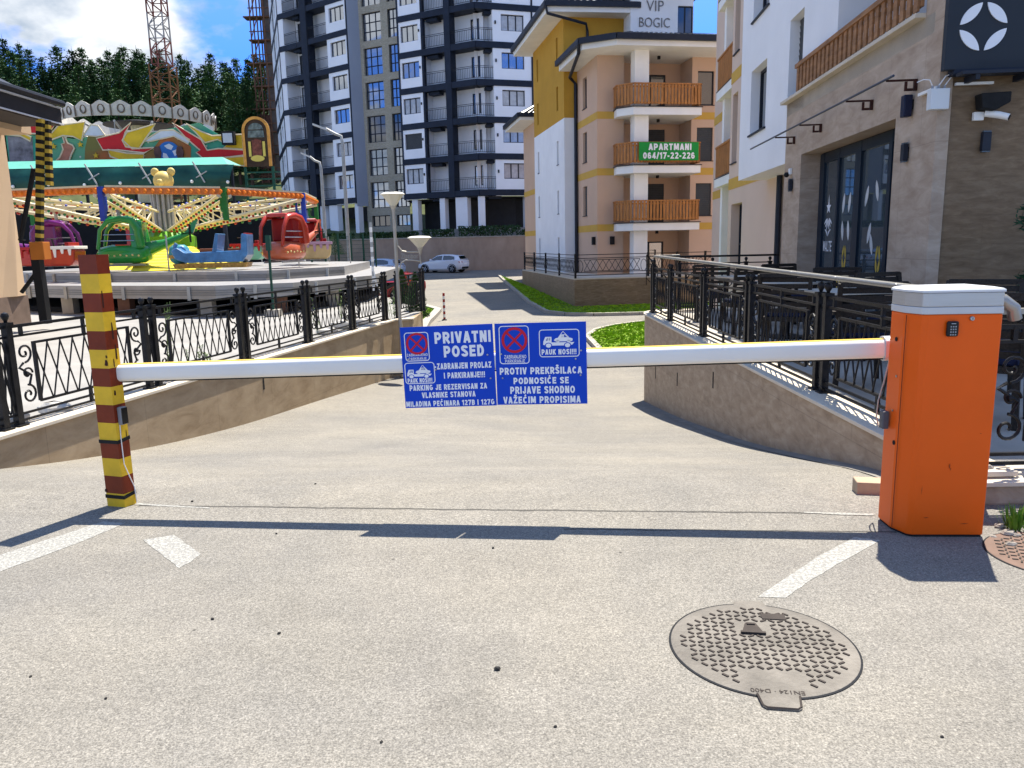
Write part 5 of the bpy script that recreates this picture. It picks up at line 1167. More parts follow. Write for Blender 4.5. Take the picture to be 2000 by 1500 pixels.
wall(m, bM, aM[576], aM[657], FZ, ztop, dM, .1); wall(m, bE, aE[834], lenE-.05, FZ, ztop, dE, .1); wall(m, bG, .25, aG[970], FZ, ztop, dG, .1)
for f, a, sg in ((sM, aM[576], 1), (sM, aM[657], -1), (sE, aE[834], 1), (sG, aG[970], -1)):
    m.quad(f.p(a, FZ), f.p(a, FZ, -REC), f.p(a, ztop, -REC), f.p(a, ztop))
m.build('white_wall', TOWW, tw)
m = MB()
q_ = [sL.o, sM.o, sM.p(lenM, 0), V(tD-org)+V((0, 3, 0)), V(tE-org)+V((0, 3, 0)), sE.o, sG.o, sG.p(lenG, 0), sG.p(lenG, 0)+V((3, 16, 0)), sL.o+V((0, 6, 0))]
m.prism([(p.x, p.y) for p in q_], ztop, ztop+.5); m.build('roof_slab', NAVY, tw)
# floor bands (one per storey), incl. balcony floors
for i in range(NF+1):
    z = FZ+FH*i
    for part in (0, 1):
        m = MB()
        for f, L in (((sL, lenL), (sM, lenM)), ((sE, lenE), (sG, lenG)))[part]: fbox(m, f, .0, L, z+.04, z+.54, -.19, .06)
        for f, a0, a1 in (((sM, aM[576]+.01, aM[657]-.01),), ((sE, aE[834]+.01, lenE-.3), (sG, .3, aG[970]-.01)))[part]: fbox(m, f, a0, a1, z+.1, z+.56, -REC+.01, -.2)
        if part: fbox(m, sG, .9, 2.0, z-.22, z+.02, -1.0, -.3); fbox(m, sE, aE[834]+.4, aE[834]+1.5, z-.22, z+.02, -1.0, -.3)
        else: fbox(m, sM, aM[576]+1, aM[576]+2, z-.22, z+.02, -1, -.3)
        m.build('floor_band', NAVY, tw)
def pier(f, a0, a1, z0, z1, d0, d1, nm='dark_pier', mt=None):
    m = MB(); fbox(m, f, a0, a1, z0, z1, d0, d1); return m.build(nm, mt or NAVY, tw)
pier(sM, aM[610], aM[621], 2.6, ztop, -.8, .10); pier(sE, aE[879], aE[890], FZ, ztop, -.75, .10); pier(sE, aE[834]+.01, aE[834]+.2, FZ, ztop, -.4, -.02)
for f, a in ((sL, lenL*.48), (sM, lenM-.14), (sE, .02), (sG, aG[1042])): pier(f, a, a+.14, FZ, ztop, .0, .065, 'dark_pilaster')
pier(sL, lenL-.14, lenL, FZ, ztop, 0, .065, 'dark_pilaster')
ri = random.Random(3)
CURT = M('curtained_glass', (.30, .33, .38), .08, var=.25, scale=2.5, spec=1., coat=.6)
for i in range(NF):
    z = FZ+FH*i
    for (f, h, c) in ((sL, holesL[2*i], 2), (sL, holesL[2*i+1], 2), (sM, holesM[2*i], 3), (sE, holesE[2*i], 3), (sG, holesG[2*i], 3)):
        shut = 1.0 if (f is sE and i == 1) else 0
        window(tw, f, *h, .16, c, t=.07, glass=MGLASS if ri.random() < .5 else CURT, shutter=shut)
    for (f, hs_) in ((bM, dM[3*i:3*i+3]), (bE, dE[2*i:2*i+2]), (bG, dG[i:i+1])):
        for h in hs_: window(tw, f, *h, .05, 2 if h[1]-h[0] > .8 else 1, t=.08, glass=ri.choice([GLASS, MGLASS, CURT, GLASS]), name='balcony_door')
    # balcony railings of thin bars
    def thinrail(f, a0, a1, d, zz):
        m = MB(); k = int((a1-a0)/.16)
        for zr in (zz+1.0, zz+.88, zz+.08): fbox(m, f, a0, a1, zr-.018, zr+.018, d-.018, d+.018)
        for j in range(k+1): a = a0+(a1-a0)*j/k; fbox(m, f, a-.009, a+.009, zz+.08, zz+.88, d-.009, d+.009)
        return m.build('balcony_railing', IRON, tw)
    zz = z+.58
    thinrail(sM, aM[576]+.03, aM[610]-.02, -.05, zz); thinrail(sM, aM[621]+.02, aM[657]-.03, -.05, zz); thinrail(sE, aE[834]-.25, aE[879]-.02, -.03, zz); thinrail(sE, aE[890]+.02, lenE, -.05, zz); thinrail(sG, 0.02, aG[970]+.1, -.05, zz)
    m = MB(); fbox(m, sG, aG[986]-.55, aG[986]-.45, z+1.9, z+2.15, 0, .1); fbox(m, sE, aE[829]+.08, aE[829]+.16, z+2.0, z+2.2, 0, .1); m.build('outdoor_lamp', RUBBER, tw)
# stair tower in brick, grey panel
m = MB(); sP = seg(tC, tD); wall(m, sP, 0, (tD-tC).length+.25, FZ-.25, ztop); pn = sP.p((tD-tC).length+.25, 0); m.build('grey_panel', GREYP, tw)
sB = Fr(V(tD-org)+V((.25, 1.2, 0)), (tE-tD).normalized()*.999); 
gD = gpt(716, 74.4)-org; gE = gpt(800, 72.2)-org; sB = Fr(gD, gE-gD); lenB = (gE-gD).length
w1_, w2_ = (apx(sB, 725), apx(sB, 760)), (apx(sB, 773), lenB-.05)
hb = []
for i in range(-1, NF): hb += [(w1_[0], w1_[1], 8.05+FH*i, 10.4+FH*i), (w2_[0], w2_[1], 8.05+FH*i, 10.4+FH*i)]
hb += [(w1_[0], w1_[1], 3.4, 4.4), (w2_[0], w2_[1], 3.4, 4.4)]
hb = [h for h in hb if h[3] < ztop]
m = MB(); wall(m, sB, 0, lenB, 2.2, ztop, hb, .25); m.build('brick_wall', BRICKT, tw)
for h in hb: window(tw, sB, *h, .2, 3 if h[1]-h[0] > 1.2 else 2, 3 if h[3]-h[2] > 1.5 else 1, t=.07, glass=MGLASS if ri.random() < .75 else GLASS, frame=NAVY, name='stair_window')
# open ground floor: columns, dark recess, low concrete parapet
m = MB()
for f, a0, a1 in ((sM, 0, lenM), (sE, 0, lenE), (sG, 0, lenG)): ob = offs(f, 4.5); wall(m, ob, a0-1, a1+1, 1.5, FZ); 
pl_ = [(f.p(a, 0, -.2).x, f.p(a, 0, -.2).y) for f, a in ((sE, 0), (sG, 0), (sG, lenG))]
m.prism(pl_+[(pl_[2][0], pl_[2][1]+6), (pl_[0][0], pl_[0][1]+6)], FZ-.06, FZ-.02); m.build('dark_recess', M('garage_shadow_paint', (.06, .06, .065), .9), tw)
for px0, px1, f in ((803, 814, sE), (857, 867, sE), (888, 911, sE), (932, 936.5, sE), (937.5, 948, sG), (1026, 1042, sG), (622, 632, sM), (640, 656, sM), (690, 697, sM), (580, 590, sM)):
    pier(f, apx(f, px0), apx(f, px1), 2.4, FZ-.005, -.7, -.12, 'column', TOWW)
m = MB(); fbox(m, sE, 0, lenE, 1.8, 2.9, -.1, .05); fbox(m, sG, .01, lenG, 1.8, 2.9, -.1, .05); fbox(m, sM, 0, lenM, 1.8, 2.7, -.1, .05); m.build('parapet', M('rough_concrete', (.26, .245, .22), .9, var=.25, scale=1.5), tw)
# retaining wall with hedge in front
rt = thing('retaining_wall', 'long plain tan concrete retaining wall behind the parked cars', 'wall', (0, 65.2, -1))
m = MB(); m.box(-30, 30, 0, .4, 0, 3.12); 
m.build('wall_body', stone('tan_concrete_wall', (.30, .22, .165), (.36, .27, .20), (.41, .315, .24), tile=(6.3, 4.0), scale=.5, stretch=(1, 1, .5), axis='xz', joint=.8, rough=.9), rt)
m = MB(); m.box(-30, 30, -.05, .45, 3.122, 3.2); m.build('coping', KERB, rt)
HEDGE = M('hedge_leaf', (.022, .055, .014), .7, var=.5, scale=3)
for i, (x0_, x1_, h) in enumerate(((-12.5, -7.6, .5), (-7.3, -4.6, .65), (-4.2, 1.0, .85), (1.1, 6, .5), (-20, -13, .5))):
    m = MB()
    for k in range(int((x1_-x0_)*170)):
        p = V((random.uniform(x0_, x1_), random.uniform(65.55, 66.3), 2.2+h*random.uniform(0, 1)**.7)); a = V((random.gauss(0, 1), random.gauss(0, 1), random.gauss(0, 1))).normalized()*.12; b = a.orthogonal().normalized()*.06
        m.add([p-a, p+b, p+a, p-b], [(0, 1, 2, 3)])
    tag(m.build('hedge', HEDGE), ['low dark hedge on the retaining wall left of the lamp post', 'dark hedge on the retaining wall right behind the lamp post', 'taller dark hedge on the retaining wall above the white hatchback', 'low hedge on the retaining wall next to the peach house', 'low hedge at the far left end of the retaining wall'][i], 'hedge', 'hedges on the retaining wall')
# scaffolded shell beside the tower
sc_ = thing('scaffold', 'brown rusty scaffolding with boards on the left edge of the white tower', 'scaffolding', (gpt(530, 95).x, 95, 0))
RWOOD = M('weathered_boards', (.17, .085, .055), .9, var=.4, scale=2)
m = MB()
for x in (-.9, -.1, .7, 1.4):
    for y in (0, 1.3): m.bar((x, y, 2), (x, y, 33), .13)
m.build('standard', RWOOD, sc_)
for i in range(11):
    m = MB(); z = 5+2.55*i; m.box(-1.2-.5*(i % 2), 1.3, -.1, 1.4, z, z+.12); m.bar((-1.1, 0, z+1), (1.3, 0, z+1), .10); m.bar((-1.0, 0, z), (-.1, 0, z+2.5), .09); m.build('platform', RWOOD, sc_)
m = MB(); m.box(.3, 1.4, .5, 5, 2, 32); m.build('raw_wall', M('raw_block_wall', (.16, .13, .115), .9, var=.35, scale=1.2), sc_)
m = MB()
for k in range(5): m.quad((-1.1, .05, 8+k*1.9), (.6, .1, 8+k*1.9), (.5, .25, 9.6+k*1.9), (-1.0, .2, 9.7+k*1.9))
m.build('safety_net', M('brown_net', (.11, .05, .035), .95, var=.4, scale=4), sc_)

# ================================================================ TOWER CRANE
tcx = at(326, 215, 75)
cr_ = thing('tower_crane', 'lattice tower crane mast, rusty orange below and red white above', 'crane', (tcx.x, 75, 3))
OR = M('rusty_orange_paint', (.15, .065, .022), .6, var=.3, scale=2); RD = M('dull_red_paint', (.17, .06, .045), .6, var=.3, scale=2); CW = M('crane_white', (.30, .28, .26), .6)
def mast(z0, z1, w_, step, mt, nm):
    m = MB(); h = w_/2
    for x in (-h, h):
        for y in (-h, h): m.bar((x, y, z0), (x, y, z1), .11)
    z = z0; k = 0
    while z < z1-.1:
        zt = min(z+step, z1)
        for s in (-h, h):
            m.bar((-h, s, z), (h, s, z), .07)
            m.bar((s, -h, z), (s, h, z), .07)
            if k % 2: m.bar((-h, s, z), (h, s, zt), .07); m.bar((s, -h, z), (s, h, zt), .07)
            else: m.bar((h, s, z), (-h, s, zt), .07); m.bar((s, h, z), (s, -h, zt), .07)
        z = zt; k += 1
    return m.build(nm, mt, cr_)
mast(-2, 15.4, 1.75, 1.1, OR, 'lower_mast')
zz = 15.4
for i in range(10): mast(zz, zz+2.2, 1.35, 1.1, RD if i % 2 == 0 else CW, 'mast_section'); zz += 2.2
m = MB(); m.bar((-12, 0, zz+.5), (45, 0, zz+.5), .8); m.box(-13, -9, -1, 1, zz-1.5, zz+.2); m.build('jib', OR, cr_)
m = MB(); 
for dx in (13.3, 14.3): m.tube([(dx, -3, 9), (dx-.3, -3, zz)], .02, 4)
m.build('hoist_cable', RUBBER, cr_)

# ================================================================ LEFT BUILDING
lb_ = thing('kiosk_building', 'beige rendered house corner with black overhanging eave at the left edge', 'building', (-10.27, 16.4, 0))
BEIGE = M('beige_render', (.56, .40, .25), .85, var=.06, scale=1, bump=.25, bscale=120)
m = MB(); m.box(-8, 0, -9, 0, .62, 4.25); m.build('wall', BEIGE, lb_)
m = MB(); m.add([(.0, -.75, .62), (.02, -.02, .62), (.02, -.02, 2.5), (.0, -.12, 2.5), (.10, -.42, .62)], [(0, 4, 3), (4, 1, 2, 3), (0, 1, 4)]); m.build('shadow_edge_wedge', BEIGE, lb_)  # wedge shaped in to imitate the slanting shadow edge on this wall
m = MB(); m.box(-8, .03, -9, .03, -.3, .618); m.build('plinth', M('brown_plinth_stone', (.17, .12, .09), .8, var=.2, scale=4, bump=.3), lb_)
m = MB(); m.box(.002, .62, -9, -.1, 3.86, 4.12); m.build('soffit_beam', BEIGE, lb_)
BLK = M('black_roof_sheet', (.012, .012, .015), .45, var=.3, scale=5)
m = MB(); z0 = 4.0; m.slabxz([(1.42, z0), (1.42, z0+.30), (-4, z0+3.2), (-9, z0+.5), (-9, z0+.2), (.0, z0+.14)], -9, -.38); ro_ = m.build('roof', BLK, lb_)
m = MB(); m.box(.1, 1.40, -9, -.4, z0-.03, z0-.004); m.build('eave_soffit', M('dark_soffit', (.05, .04, .035), .7), ro_)
m = MB()
for dz in (.0, .30): m.bar((1.435, -9, z0+dz), (1.435, -.36, z0+dz), .025, .025)
m.build('pale_trim', M('pale_trim', (.5, .5, .52), .4), ro_)
m = MB(); m.tube([(1.48, -9, z0+.38), (1.48, -.4, z0+.38)], .07, 8); m.build('gutter', BLK, ro_)

# ================================================================ STRIPED POLES
BY_Y = M('hazard_yellow', (.45, .30, .04), .5, var=.25, scale=9); BY_K = M('hazard_black', (.015, .014, .012), .5)
def striped(label, p, q, r, step, low=0.):
    p, q = V(p), V(q); t = thing('striped_pole', label, 'pole', p, 0, 'yellow and black striped poles beside the rides'); d = q-p; L = d.length; n = int(L/step); m = MB()
    for i in range(n): m.bar(d*(i/n), d*((i+1)/n), r, r, i % 2)
    m.build('pole_body', [BY_Y, BY_K], t); return t, d
t, d = striped('tall yellow and black striped pole with orange bracket beside the beige house', at(77, 495, 15.3), at(79, 232, 15.3), .11, .075)
m = MB(); b0 = at(90, 632, 15.3)-V(t.location); m.bar(b0, V((-.06, 0, .1)), .16); m.build('lower_leg', M('black_leg', (.012, .012, .012), .5), t)
m = MB(); m.box(-.11, .16, -.12, .12, -.12, .22); m.build('orange_bracket', M('orange_paint', (.45, .14, .02), .5), t, bevel=.01)
m = MB(); m.tube([at(66, 330, 15.4)-V(t.location), at(40, 470, 15.5)-V(t.location)], .045, 7); m.tube([V((0, 0, -.25)), V((-.45, 0, -.75))], .04, 6); m.build('brace', RUBBER, t)
t2, d2 = striped('short yellow and black striped pole hanging beside the tall one', at(97, 362, 15.4), at(92, 236, 15.4), .10, .075)
m = MB(); m.bar((-.32, 0, 1.32), (.02, 0, 1.32), .06); m.build('brace', BY_K, t2)

# ================================================================ AIR CAROUSEL
RC = at(322, 450, 26.0); rc = V((RC.x, RC.y, 0))
ride = thing('carousel_ride', 'big round carousel ride with cream lattice arms and orange light ring', 'fairground ride', (rc.x, rc.y, 0))
CREAM = M('cream_paint', (.62, .55, .36), .5, var=.12, scale=3); OLIGHT = M('orange_lamp_strip', (.62, .17, .03), .4, var=.35, scale=9); YELR = M('ride_yellow', (.80, .62, .05), .5, var=.06); BLUER = M('ride_blue', (.02, .05, .32), .4, var=.2); GREENR = M('ride_green', (.02, .15, .03), .4, var=.2); REDR = M('ride_red', (.42, .02, .02), .35, var=.2)
def loc(p): return V(p)-rc
up_ = [(-15.6, 24.6), (-13.7, 22.3), (-11.6, 20.9), (-9.46, 20.1), (-7.6, 19.5), (-6.1, 19.45), (-4.69, 22.07), (-5.2, 29), (-9.5, 33), (-15.5, 32)]
m = MB(); m.prism([(x-rc.x, y-rc.y) for x, y in up_], .62, .95); m.build('upper_deck', ALU, ride)
lo_ = [(-16.5, 24.0), (-12.9, 20.1), (-10.2, 18.6), (-7.89, 17.67), (-6.51, 17.09), (-4.99, 17.81), (-3.81, 21.34), (-4.2, 30), (-9.5, 34), (-16.5, 33)]
m = MB(); m.prism([(x-rc.x, y-rc.y) for x, y in lo_], .40, .70); m.build('lower_deck', ALU, ride)
ALD = M('deck_groove_grey', (.20, .20, .195), .5, metal=.3)
for pl_, z0, z1 in ((up_, .70, .95), (lo_, .40, .70)):
    m = MB(); m_r = MB()
    for (xa, ya), (xb, yb) in zip(pl_[:7], pl_[1:7]):
        a, b = V((xa-rc.x, ya-rc.y, 0)), V((xb-rc.x, yb-rc.y, 0)); d = (b-a).normalized(); nrm = V((d.y, -d.x, 0))
        for k in range(1, 4): z = z0+.04+(z1-z0-.1)*k/4; m.bar(a+nrm*.006+V((0, 0, z)), b+nrm*.006+V((0, 0, z)), .016, .022)
        L = (b-a).length
        for k in range(max(1, int(L/1.4))): p = a.lerp(b, (k+.5)/max(1, int(L/1.4)))+nrm*.02; m_r.bar(p+V((0, 0, z0-.03)), p+V((0, 0, z1-.03)), .07, .05)
    m.build('fascia_groove', ALD, ride); m_r.build('fascia_rib', GALV, ride)
m = MB(); m.prism([((x-rc.x)*.97, (y-rc.y)*.93) for x, y in lo_], .0, .12); m.build('underframe', DARK, ride)
for k, (x, y) in enumerate(((-11.0, 19.3), (-9.2, 18.5), (-6.9, 17.6), (-5.4, 18.1), (-4.6, 20))):
    m = MB(); m.box(x-rc.x-.14, x-rc.x+.14, y-rc.y-.14, y-rc.y+.14, .0, .4); m.build('support_block', RWOOD if k % 2 else KERB, ride)
# yellow bowl, centre, arms
m = MB(); m.lathe([(2.6, .955), (1.35, 1.5), (.6, 1.52), (.6, .96)], n=28); m.build('yellow_cone', YELR, ride)
m = MB(); m.X = Matrix.Rotation(radians(296), 4, 'Z'); m.add([(1.2, -.75, 1.62), (1.2, .75, 1.62), (5.3, 1.15, .97), (5.3, -1.15, .97), (1.2, -.75, .96), (1.2, .75, .96)], [(0, 1, 2, 3), (0, 3, 4), (1, 5, 2)])
for i in range(1, 8): m.bar((1.2+.5*i, -.8-.04*i, 1.635-.0793*i), (1.2+.5*i, .8+.04*i, 1.635-.0793*i), .03, .012)
m.build('yellow_ramp', YELR, ride)
m = MB(); m.lathe([(.85, 1.45), (.95, 1.6), (.95, 1.95), (.7, 2.1), (.55, 2.12)], n=20); m.build('green_hub', M('lime_green', (.12, .34, .02), .35), ride)
m = MB()
for k in range(12): a = 2*pi*k/12; m.tube([(.28*cos(a), .28*sin(a), 2.0), (.3*cos(a), .3*sin(a), 3.4)], .05, 6)
m.lathe([(.5, 3.35), (.5, 3.5)], n=20); m.build('centre_column', GALV, ride)
NA, RA, ZR_ = 10, 5.0, 3.10
hubz = 2.1
for k in range(NA):
    a = 2*pi*k/NA+.43; d = V((cos(a), sin(a), 0)); e = V((-sin(a), cos(a), 0))
    m = MB()
    for s in (-1, 1):
        o_ = e*(.16*s); m.tube([d*.4+o_*.5+V((0, 0, hubz)), d*RA+o_+V((0, 0, ZR_-.12))], .055, 7)
    m.tube([d*.5+V((0, 0, ZR_-.35)), d*RA+V((0, 0, ZR_+.0))], .045, 6)
    for i in range(5):
        t0, t1 = .12+.17*i, .12+.17*(i+1); P = lambda t, up: d*(.5+(RA-.5)*t)+V((0, 0, (ZR_-.35+.33*t) if up else hubz+(ZR_-.12-hubz)*t)); m.tube([P(t0, 0), P(t0, 1)], .028, 5); m.tube([P(t0, 1), P(t1, 0)], .024, 5)
    ar = m.build('arm', CREAM, ride)
    m = MB()
    for s in (-1, 1):
        o_ = e*(.16*s)
        for i in range(18): t = .1+.9*i/18; m.ball(d*(.4+(RA-.4)*t)+o_*(.5+.5*t)+V((0, 0, hubz+(ZR_-.12-hubz)*t-.08)), .045, 5, mi=i % 2)
    m.build('lamp_row', [M('red_bulb', (.35, .03, .02), .3), M('green_bulb', (.02, .20, .05), .3)], ar)
    m = MB()
    for i in range(12): t = .15+.85*i/12; m.ball(d*(.5+(RA-.5)*t)+V((0, 0, ZR_-.30+.3*t)), .055, 5, mi=i % 2)
    m.build('lamp_row', [M('yellow_bulb', (.6, .42, .03), .3), M('blue_bulb', (.03, .05, .35), .3)], ar)
    m = MB(); m.bar(d*RA+V((0, 0, ZR_+.1)), d*RA+V((0, 0, ZR_-.8)), .13); m.bar(d*(RA-.25)+V((0, 0, ZR_-.05)), d*(RA-.25)+V((0, 0, ZR_-.5)), .06); m.bar(d*(RA-.25)+V((0, 0, ZR_-.5)), d*RA+V((0, 0, ZR_-.6)), .06); m.build('hanger', BLUER if k % 2 else GREENR, ride)
rg = [(RA*cos(2*pi*k/NA+.43), RA*sin(2*pi*k/NA+.43), ZR_) for k in range(NA)]
for k in range(NA):
    m = MB(); p, q = V(rg[k]), V(rg[(k+1) % NA]); d = (q-p).normalized(); m.bar(p+d*.09, q-d*.09, .09, .17)
    rb_ = m.build('ring_beam', OLIGHT, ride); m = MB(); out_ = V((p.x+q.x, p.y+q.y, 0)).normalized()
    n_ = 16
    for i in range(n_): c = p.lerp(q, (i+.5)/n_)+out_*.06; m.ball(c, .06, 6)
    m.build('bulb_row', M('orange_bulb', (.75, .20, .02), .3), rb_)
    m = MB(); m.bar(p+V((0, 0, .11))+d*.1, q+V((0, 0, .11))-d*.1, .10, .05); m.build('ring_cap', CREAM, rb_)
m = MB()
for k in range(NA):
    a = 2*pi*k/NA+.1; m.tube([(6.0*cos(a), 6.0*sin(a), .95), (6.0*cos(a), 6.0*sin(a), 1.9)], .02, 5)
m.build('fence_stick', GALV, ride)
# rear colour: yellow booth and grey posts
# ---- gondolas
def gond(name, label, px, py, Y, rz):
    q = at(px, py, Y); return thing(name, label, 'gondola', (q.x, q.y, 1.16), rz, 'gondolas of the big carousel')
def heli(label, px, Y, rz, body, seat, body2=None):
    """helicopter shaped gondola: nose along -x, tail along +x"""
    t = gond('helicopter_gondola', label, px, 525, Y, rz)
    def hoop(x, w_, z0, z1, n=10): return [V((x, w_*cos(pi*i/n), z0+(z1-z0)*sin(pi*i/n))) for i in range(n+1)]
    m = MB()
    secs = [(-.62, .20, .12, .30), (-.5, .34, .04, .46), (-.2, .42, 0, .52), (.25, .42, 0, .52), (.55, .36, .02, .5), (.75, .22, .10, .48)]
    vs = []; n = 14
    for x, w_, z0, z1 in secs:
        for i in range(n): a = 2*pi*i/n; vs.append((x, w_*max(-1, min(1, 1.15*cos(a))), (z0+z1)/2+(z1-z0)/2*max(-1, min(1, 1.15*sin(a)))))
    fs = [(i*n+k, i*n+(k+1) % n, (i+1)*n+(k+1) % n, (i+1)*n+k) for i in range(len(secs)-1) for k in range(n)]+[tuple(range(n))[::-1], tuple((len(secs)-1)*n+k for k in range(n))]
    m.add(vs, fs); m.build('hull', body, t, smooth=60)
    m = MB()                                    # canopy frame: thick hoops with open sides
    for s in (-1, 1):
        m.tube([(-.52, .34*s, .40), (-.42, .36*s, .9), (-.22, .34*s, 1.14), (.1, .33*s, 1.2), (.38, .34*s, 1.14), (.52, .36*s, .9), (.56, .36*s, .45)], [.05, .055, .07, .09, .10, .12, .12], 8)
    m.box(.30, .62, -.34, .34, .42, 1.12); m.add([(-.25, -.34, 1.16), (.40, -.36, 1.18), (.40, .36, 1.18), (-.25, .34, 1.16), (-.2, -.3, 1.26), (.3, -.32, 1.28), (.3, .32, 1.28), (-.2, .3, 1.26)], [(0, 1, 5, 4), (1, 2, 6, 5), (2, 3, 7, 6), (3, 0, 4, 7), (4, 5, 6, 7), (3, 2, 1, 0)])
    m.build('canopy', body2 or body, t, smooth=50, bevel=.03)
    m = MB(); m.tube([(.55, 0, .36), (1.1, 0, .52), (1.75, 0, .80)], [.22, .13, .06], 10); m.add([(1.6, -.03, .76), (1.9, -.03, 1.15), (2.0, -.03, 1.15), (1.85, -.03, .78), (1.6, .03, .76), (1.9, .03, 1.15), (2.0, .03, 1.15), (1.85, .03, .78)], [(0, 1, 2, 3), (7, 6, 5, 4), (0, 4, 5, 1), (1, 5, 6, 2), (2, 6, 7, 3), (3, 7, 4, 0)]); m.build('tail', body, t, smooth=50)
    m = MB(); m.bar((1.78, -.07, .55), (1.78, -.07, 1.05), .05, .02); m.bar((1.55, -.07, .8), (2.0, -.07, .8), .05, .02); m.build('tail_rotor', RUBBER, t)
    if body is not GRN: m = MB(); m.box(-.02, .50, -.33, .33, .50, 1.14); m.build('inner_panel', PUR if body is PUR else DKR, t, bevel=.06)
    m = MB()
    for i in range(7):
        for s in (-1, 1): m.ball((-.42+.15*i, s*.42, .22+.02*(i % 2)), .028, 6)
    m.build('lamp_row', M('pale_bulb', (.65, .5, .2), .3), t)
    m = MB(); m.box(-.1, .28, -.3, .3, .42, .52); m.box(.2, .3, -.3, .3, .52, .9); m.build('seat', seat, t)
    m = MB(); m.tube([(-.45, -.36, .62), (.4, -.38, .62)], .014, 5); m.tube([(-.35, -.37, .78), (.4, -.38, .78)], .012, 5); m.tube([(0, 0, 1.25), (0, 0, 1.45)], .05, 6); m.build('safety_bar', CHROME, t)
    for s in (-1, 1): m = MB(); m.tube([(-.5, .28*s, -.03), (.6, .28*s, -.03)], .03, 6); m.build('skid', GALV, t)
    return t
GRN = M('glossy_green', (.02, .22, .035), .22, var=.15, scale=2, coat=.5); PUR = M('glossy_purple', (.14, .012, .14), .22, var=.15, scale=2, coat=.5); RDG = M('glossy_red', (.42, .035, .015), .25, var=.2, scale=3, coat=.4); DKR = M('dark_red_plastic', (.25, .008, .008), .4, var=.2); SALM = M('salmon_orange', (.52, .12, .05), .3, var=.2, coat=.3)
heli('glossy green helicopter gondola at the front of the carousel', 243, 21.4, radians(14), GRN, RDG)
heli('purple helicopter gondola behind the red cart with white icing', 122, 22.9, radians(195), PUR, RUBBER)
heli('salmon red helicopter gondola at the right side of the carousel', 556, 21.4, radians(72), SALM, DKR, RDG)
heli('dark red helicopter gondola half hidden at the far right of the carousel', 602, 25.5, radians(120), DKR, RUBBER)
def cart(label, px, Y, rz, col, trim, py=525):
    t = gond('cart_gondola', label, px, py, Y, rz); t['group'] = 'gondolas of the big carousel'
    m = MB(); m.slabxz([(-.55, .08), (-.42, -.02), (.42, -.02), (.55, .10), (.60, .50), (-.60, .50)], -.4, .4); m.build('tub', col, t, bevel=.07, seg=3)
    m = MB(); m.box(-.63, .63, -.44, .44, .505, .60)
    for s in (-1, 1):
        for i, h in enumerate((.22, .12, .26, .15, .2)): m.slabxz([(-.52+.23*i, .51), (-.40+.23*i, .51), (-.43+.23*i, .51-h), (-.49+.23*i, .51-h)], s*.402, s*.425)
    m.build('icing_rim', trim, t, bevel=.02)
    m = MB(); m.box(.3, .42, -.36, .36, .52, .72); m.build('seat_back', DKR, t, bevel=.02); m = MB(); m.tube([(-.2, 0, .6), (-.25, 0, .82)], .025, 6); m.lathe([(.16, .82), (.17, .84), (.14, .85)], (-.25, 0, 0), 14); m.build('steering_wheel', RUBBER, t)
    t.scale = (.85, .85, .85)
    return t
cart('red tub gondola with dripping white icing rim, left of the green helicopter', 124, 21.3, radians(3), RDG, OFFWH)
cart('red tub gondola partly hidden behind the striped pole and the beige house', 64, 22.3, radians(-8), RDG, REDR)
cart('cream tub gondola with purple padding at the right end of the carousel', 618, 24.5, radians(12), M('cream_gold_plastic', (.55, .40, .18), .35, var=.2), M('mauve_pad', (.45, .28, .36), .5))
cart('small red and mint tub gondola behind the blue sleigh', 490, 26.0, radians(5), M('mint_plastic', (.20, .5, .35), .35), REDR)
sl_ = gond('sleigh_gondola', 'long blue sleigh gondola with two rows of seats and curled prow', 418, 527, 20.6, radians(4))
BLS = M('sleigh_blue', (.06, .18, .36), .3, var=.3, scale=5, coat=.4)
m = MB(); m.slabxz([(-.95, .32), (-.86, .10), (-.6, .0), (.85, .0), (.98, .18), (1.0, .72), (.86, .72), (.82, .30), (-.6, .26), (-.80, .40)], -.36, .36); m.build('sleigh_body', BLS, sl_, bevel=.03)
m = MB(); m.tube([V((-.80, 0, .36))+V((.18*(1-i/16)*cos(2.2+i*.42), 0, .18*(1-i/16)*sin(2.2+i*.42))) for i in range(16)], .05, 7); m.build('curled_prow', BLS, sl_, smooth=60)
for x in (.18, .9):
    m = MB(); m.add([(x-.10, -.34, .26), (x+.02, -.34, .74), (x+.10, -.34, .74), (x+.02, -.34, .26), (x-.10, .34, .26), (x+.02, .34, .74), (x+.10, .34, .74), (x+.02, .34, .26)], [(0, 1, 2, 3), (7, 6, 5, 4), (0, 4, 5, 1), (1, 5, 6, 2), (2, 6, 7, 3), (3, 7, 4, 0)]); m.build('seat_back', BLS if x < .5 else DKR, sl_, bevel=.02); m = MB(); m.box(x-.42, x-.08, -.3, .3, .26, .36); m.build('seat', M('brown_seat', (.22, .07, .03), .5), sl_, bevel=.02)
m = MB(); m.slabxz([(-.9, -.14), (.9, -.14), (.95, -.02), (-.95, -.02)], -.3, .3); m.build('gold_plinth', M('gold_paint', (.45, .25, .05), .4, var=.4, scale=12), sl_)
st_ = gond('barrel_gondola', 'small teal and gold striped barrel gondola left of the blue sleigh', 354, 527, 20.9, 0)
m = MB(); m.lathe([(.12, -.05), (.24, .05), (.28, .22), (.24, .4), (.14, .48)], n=14); m.build('barrel_body', M('teal_paint', (.05, .25, .27), .35), st_, smooth=50)
m = MB(); m.lathe([(.27, .12), (.29, .15), (.29, .19), (.27, .22)], n=14); m.build('gold_hoop', M('gold_paint', (.45, .25, .05), .4), st_)
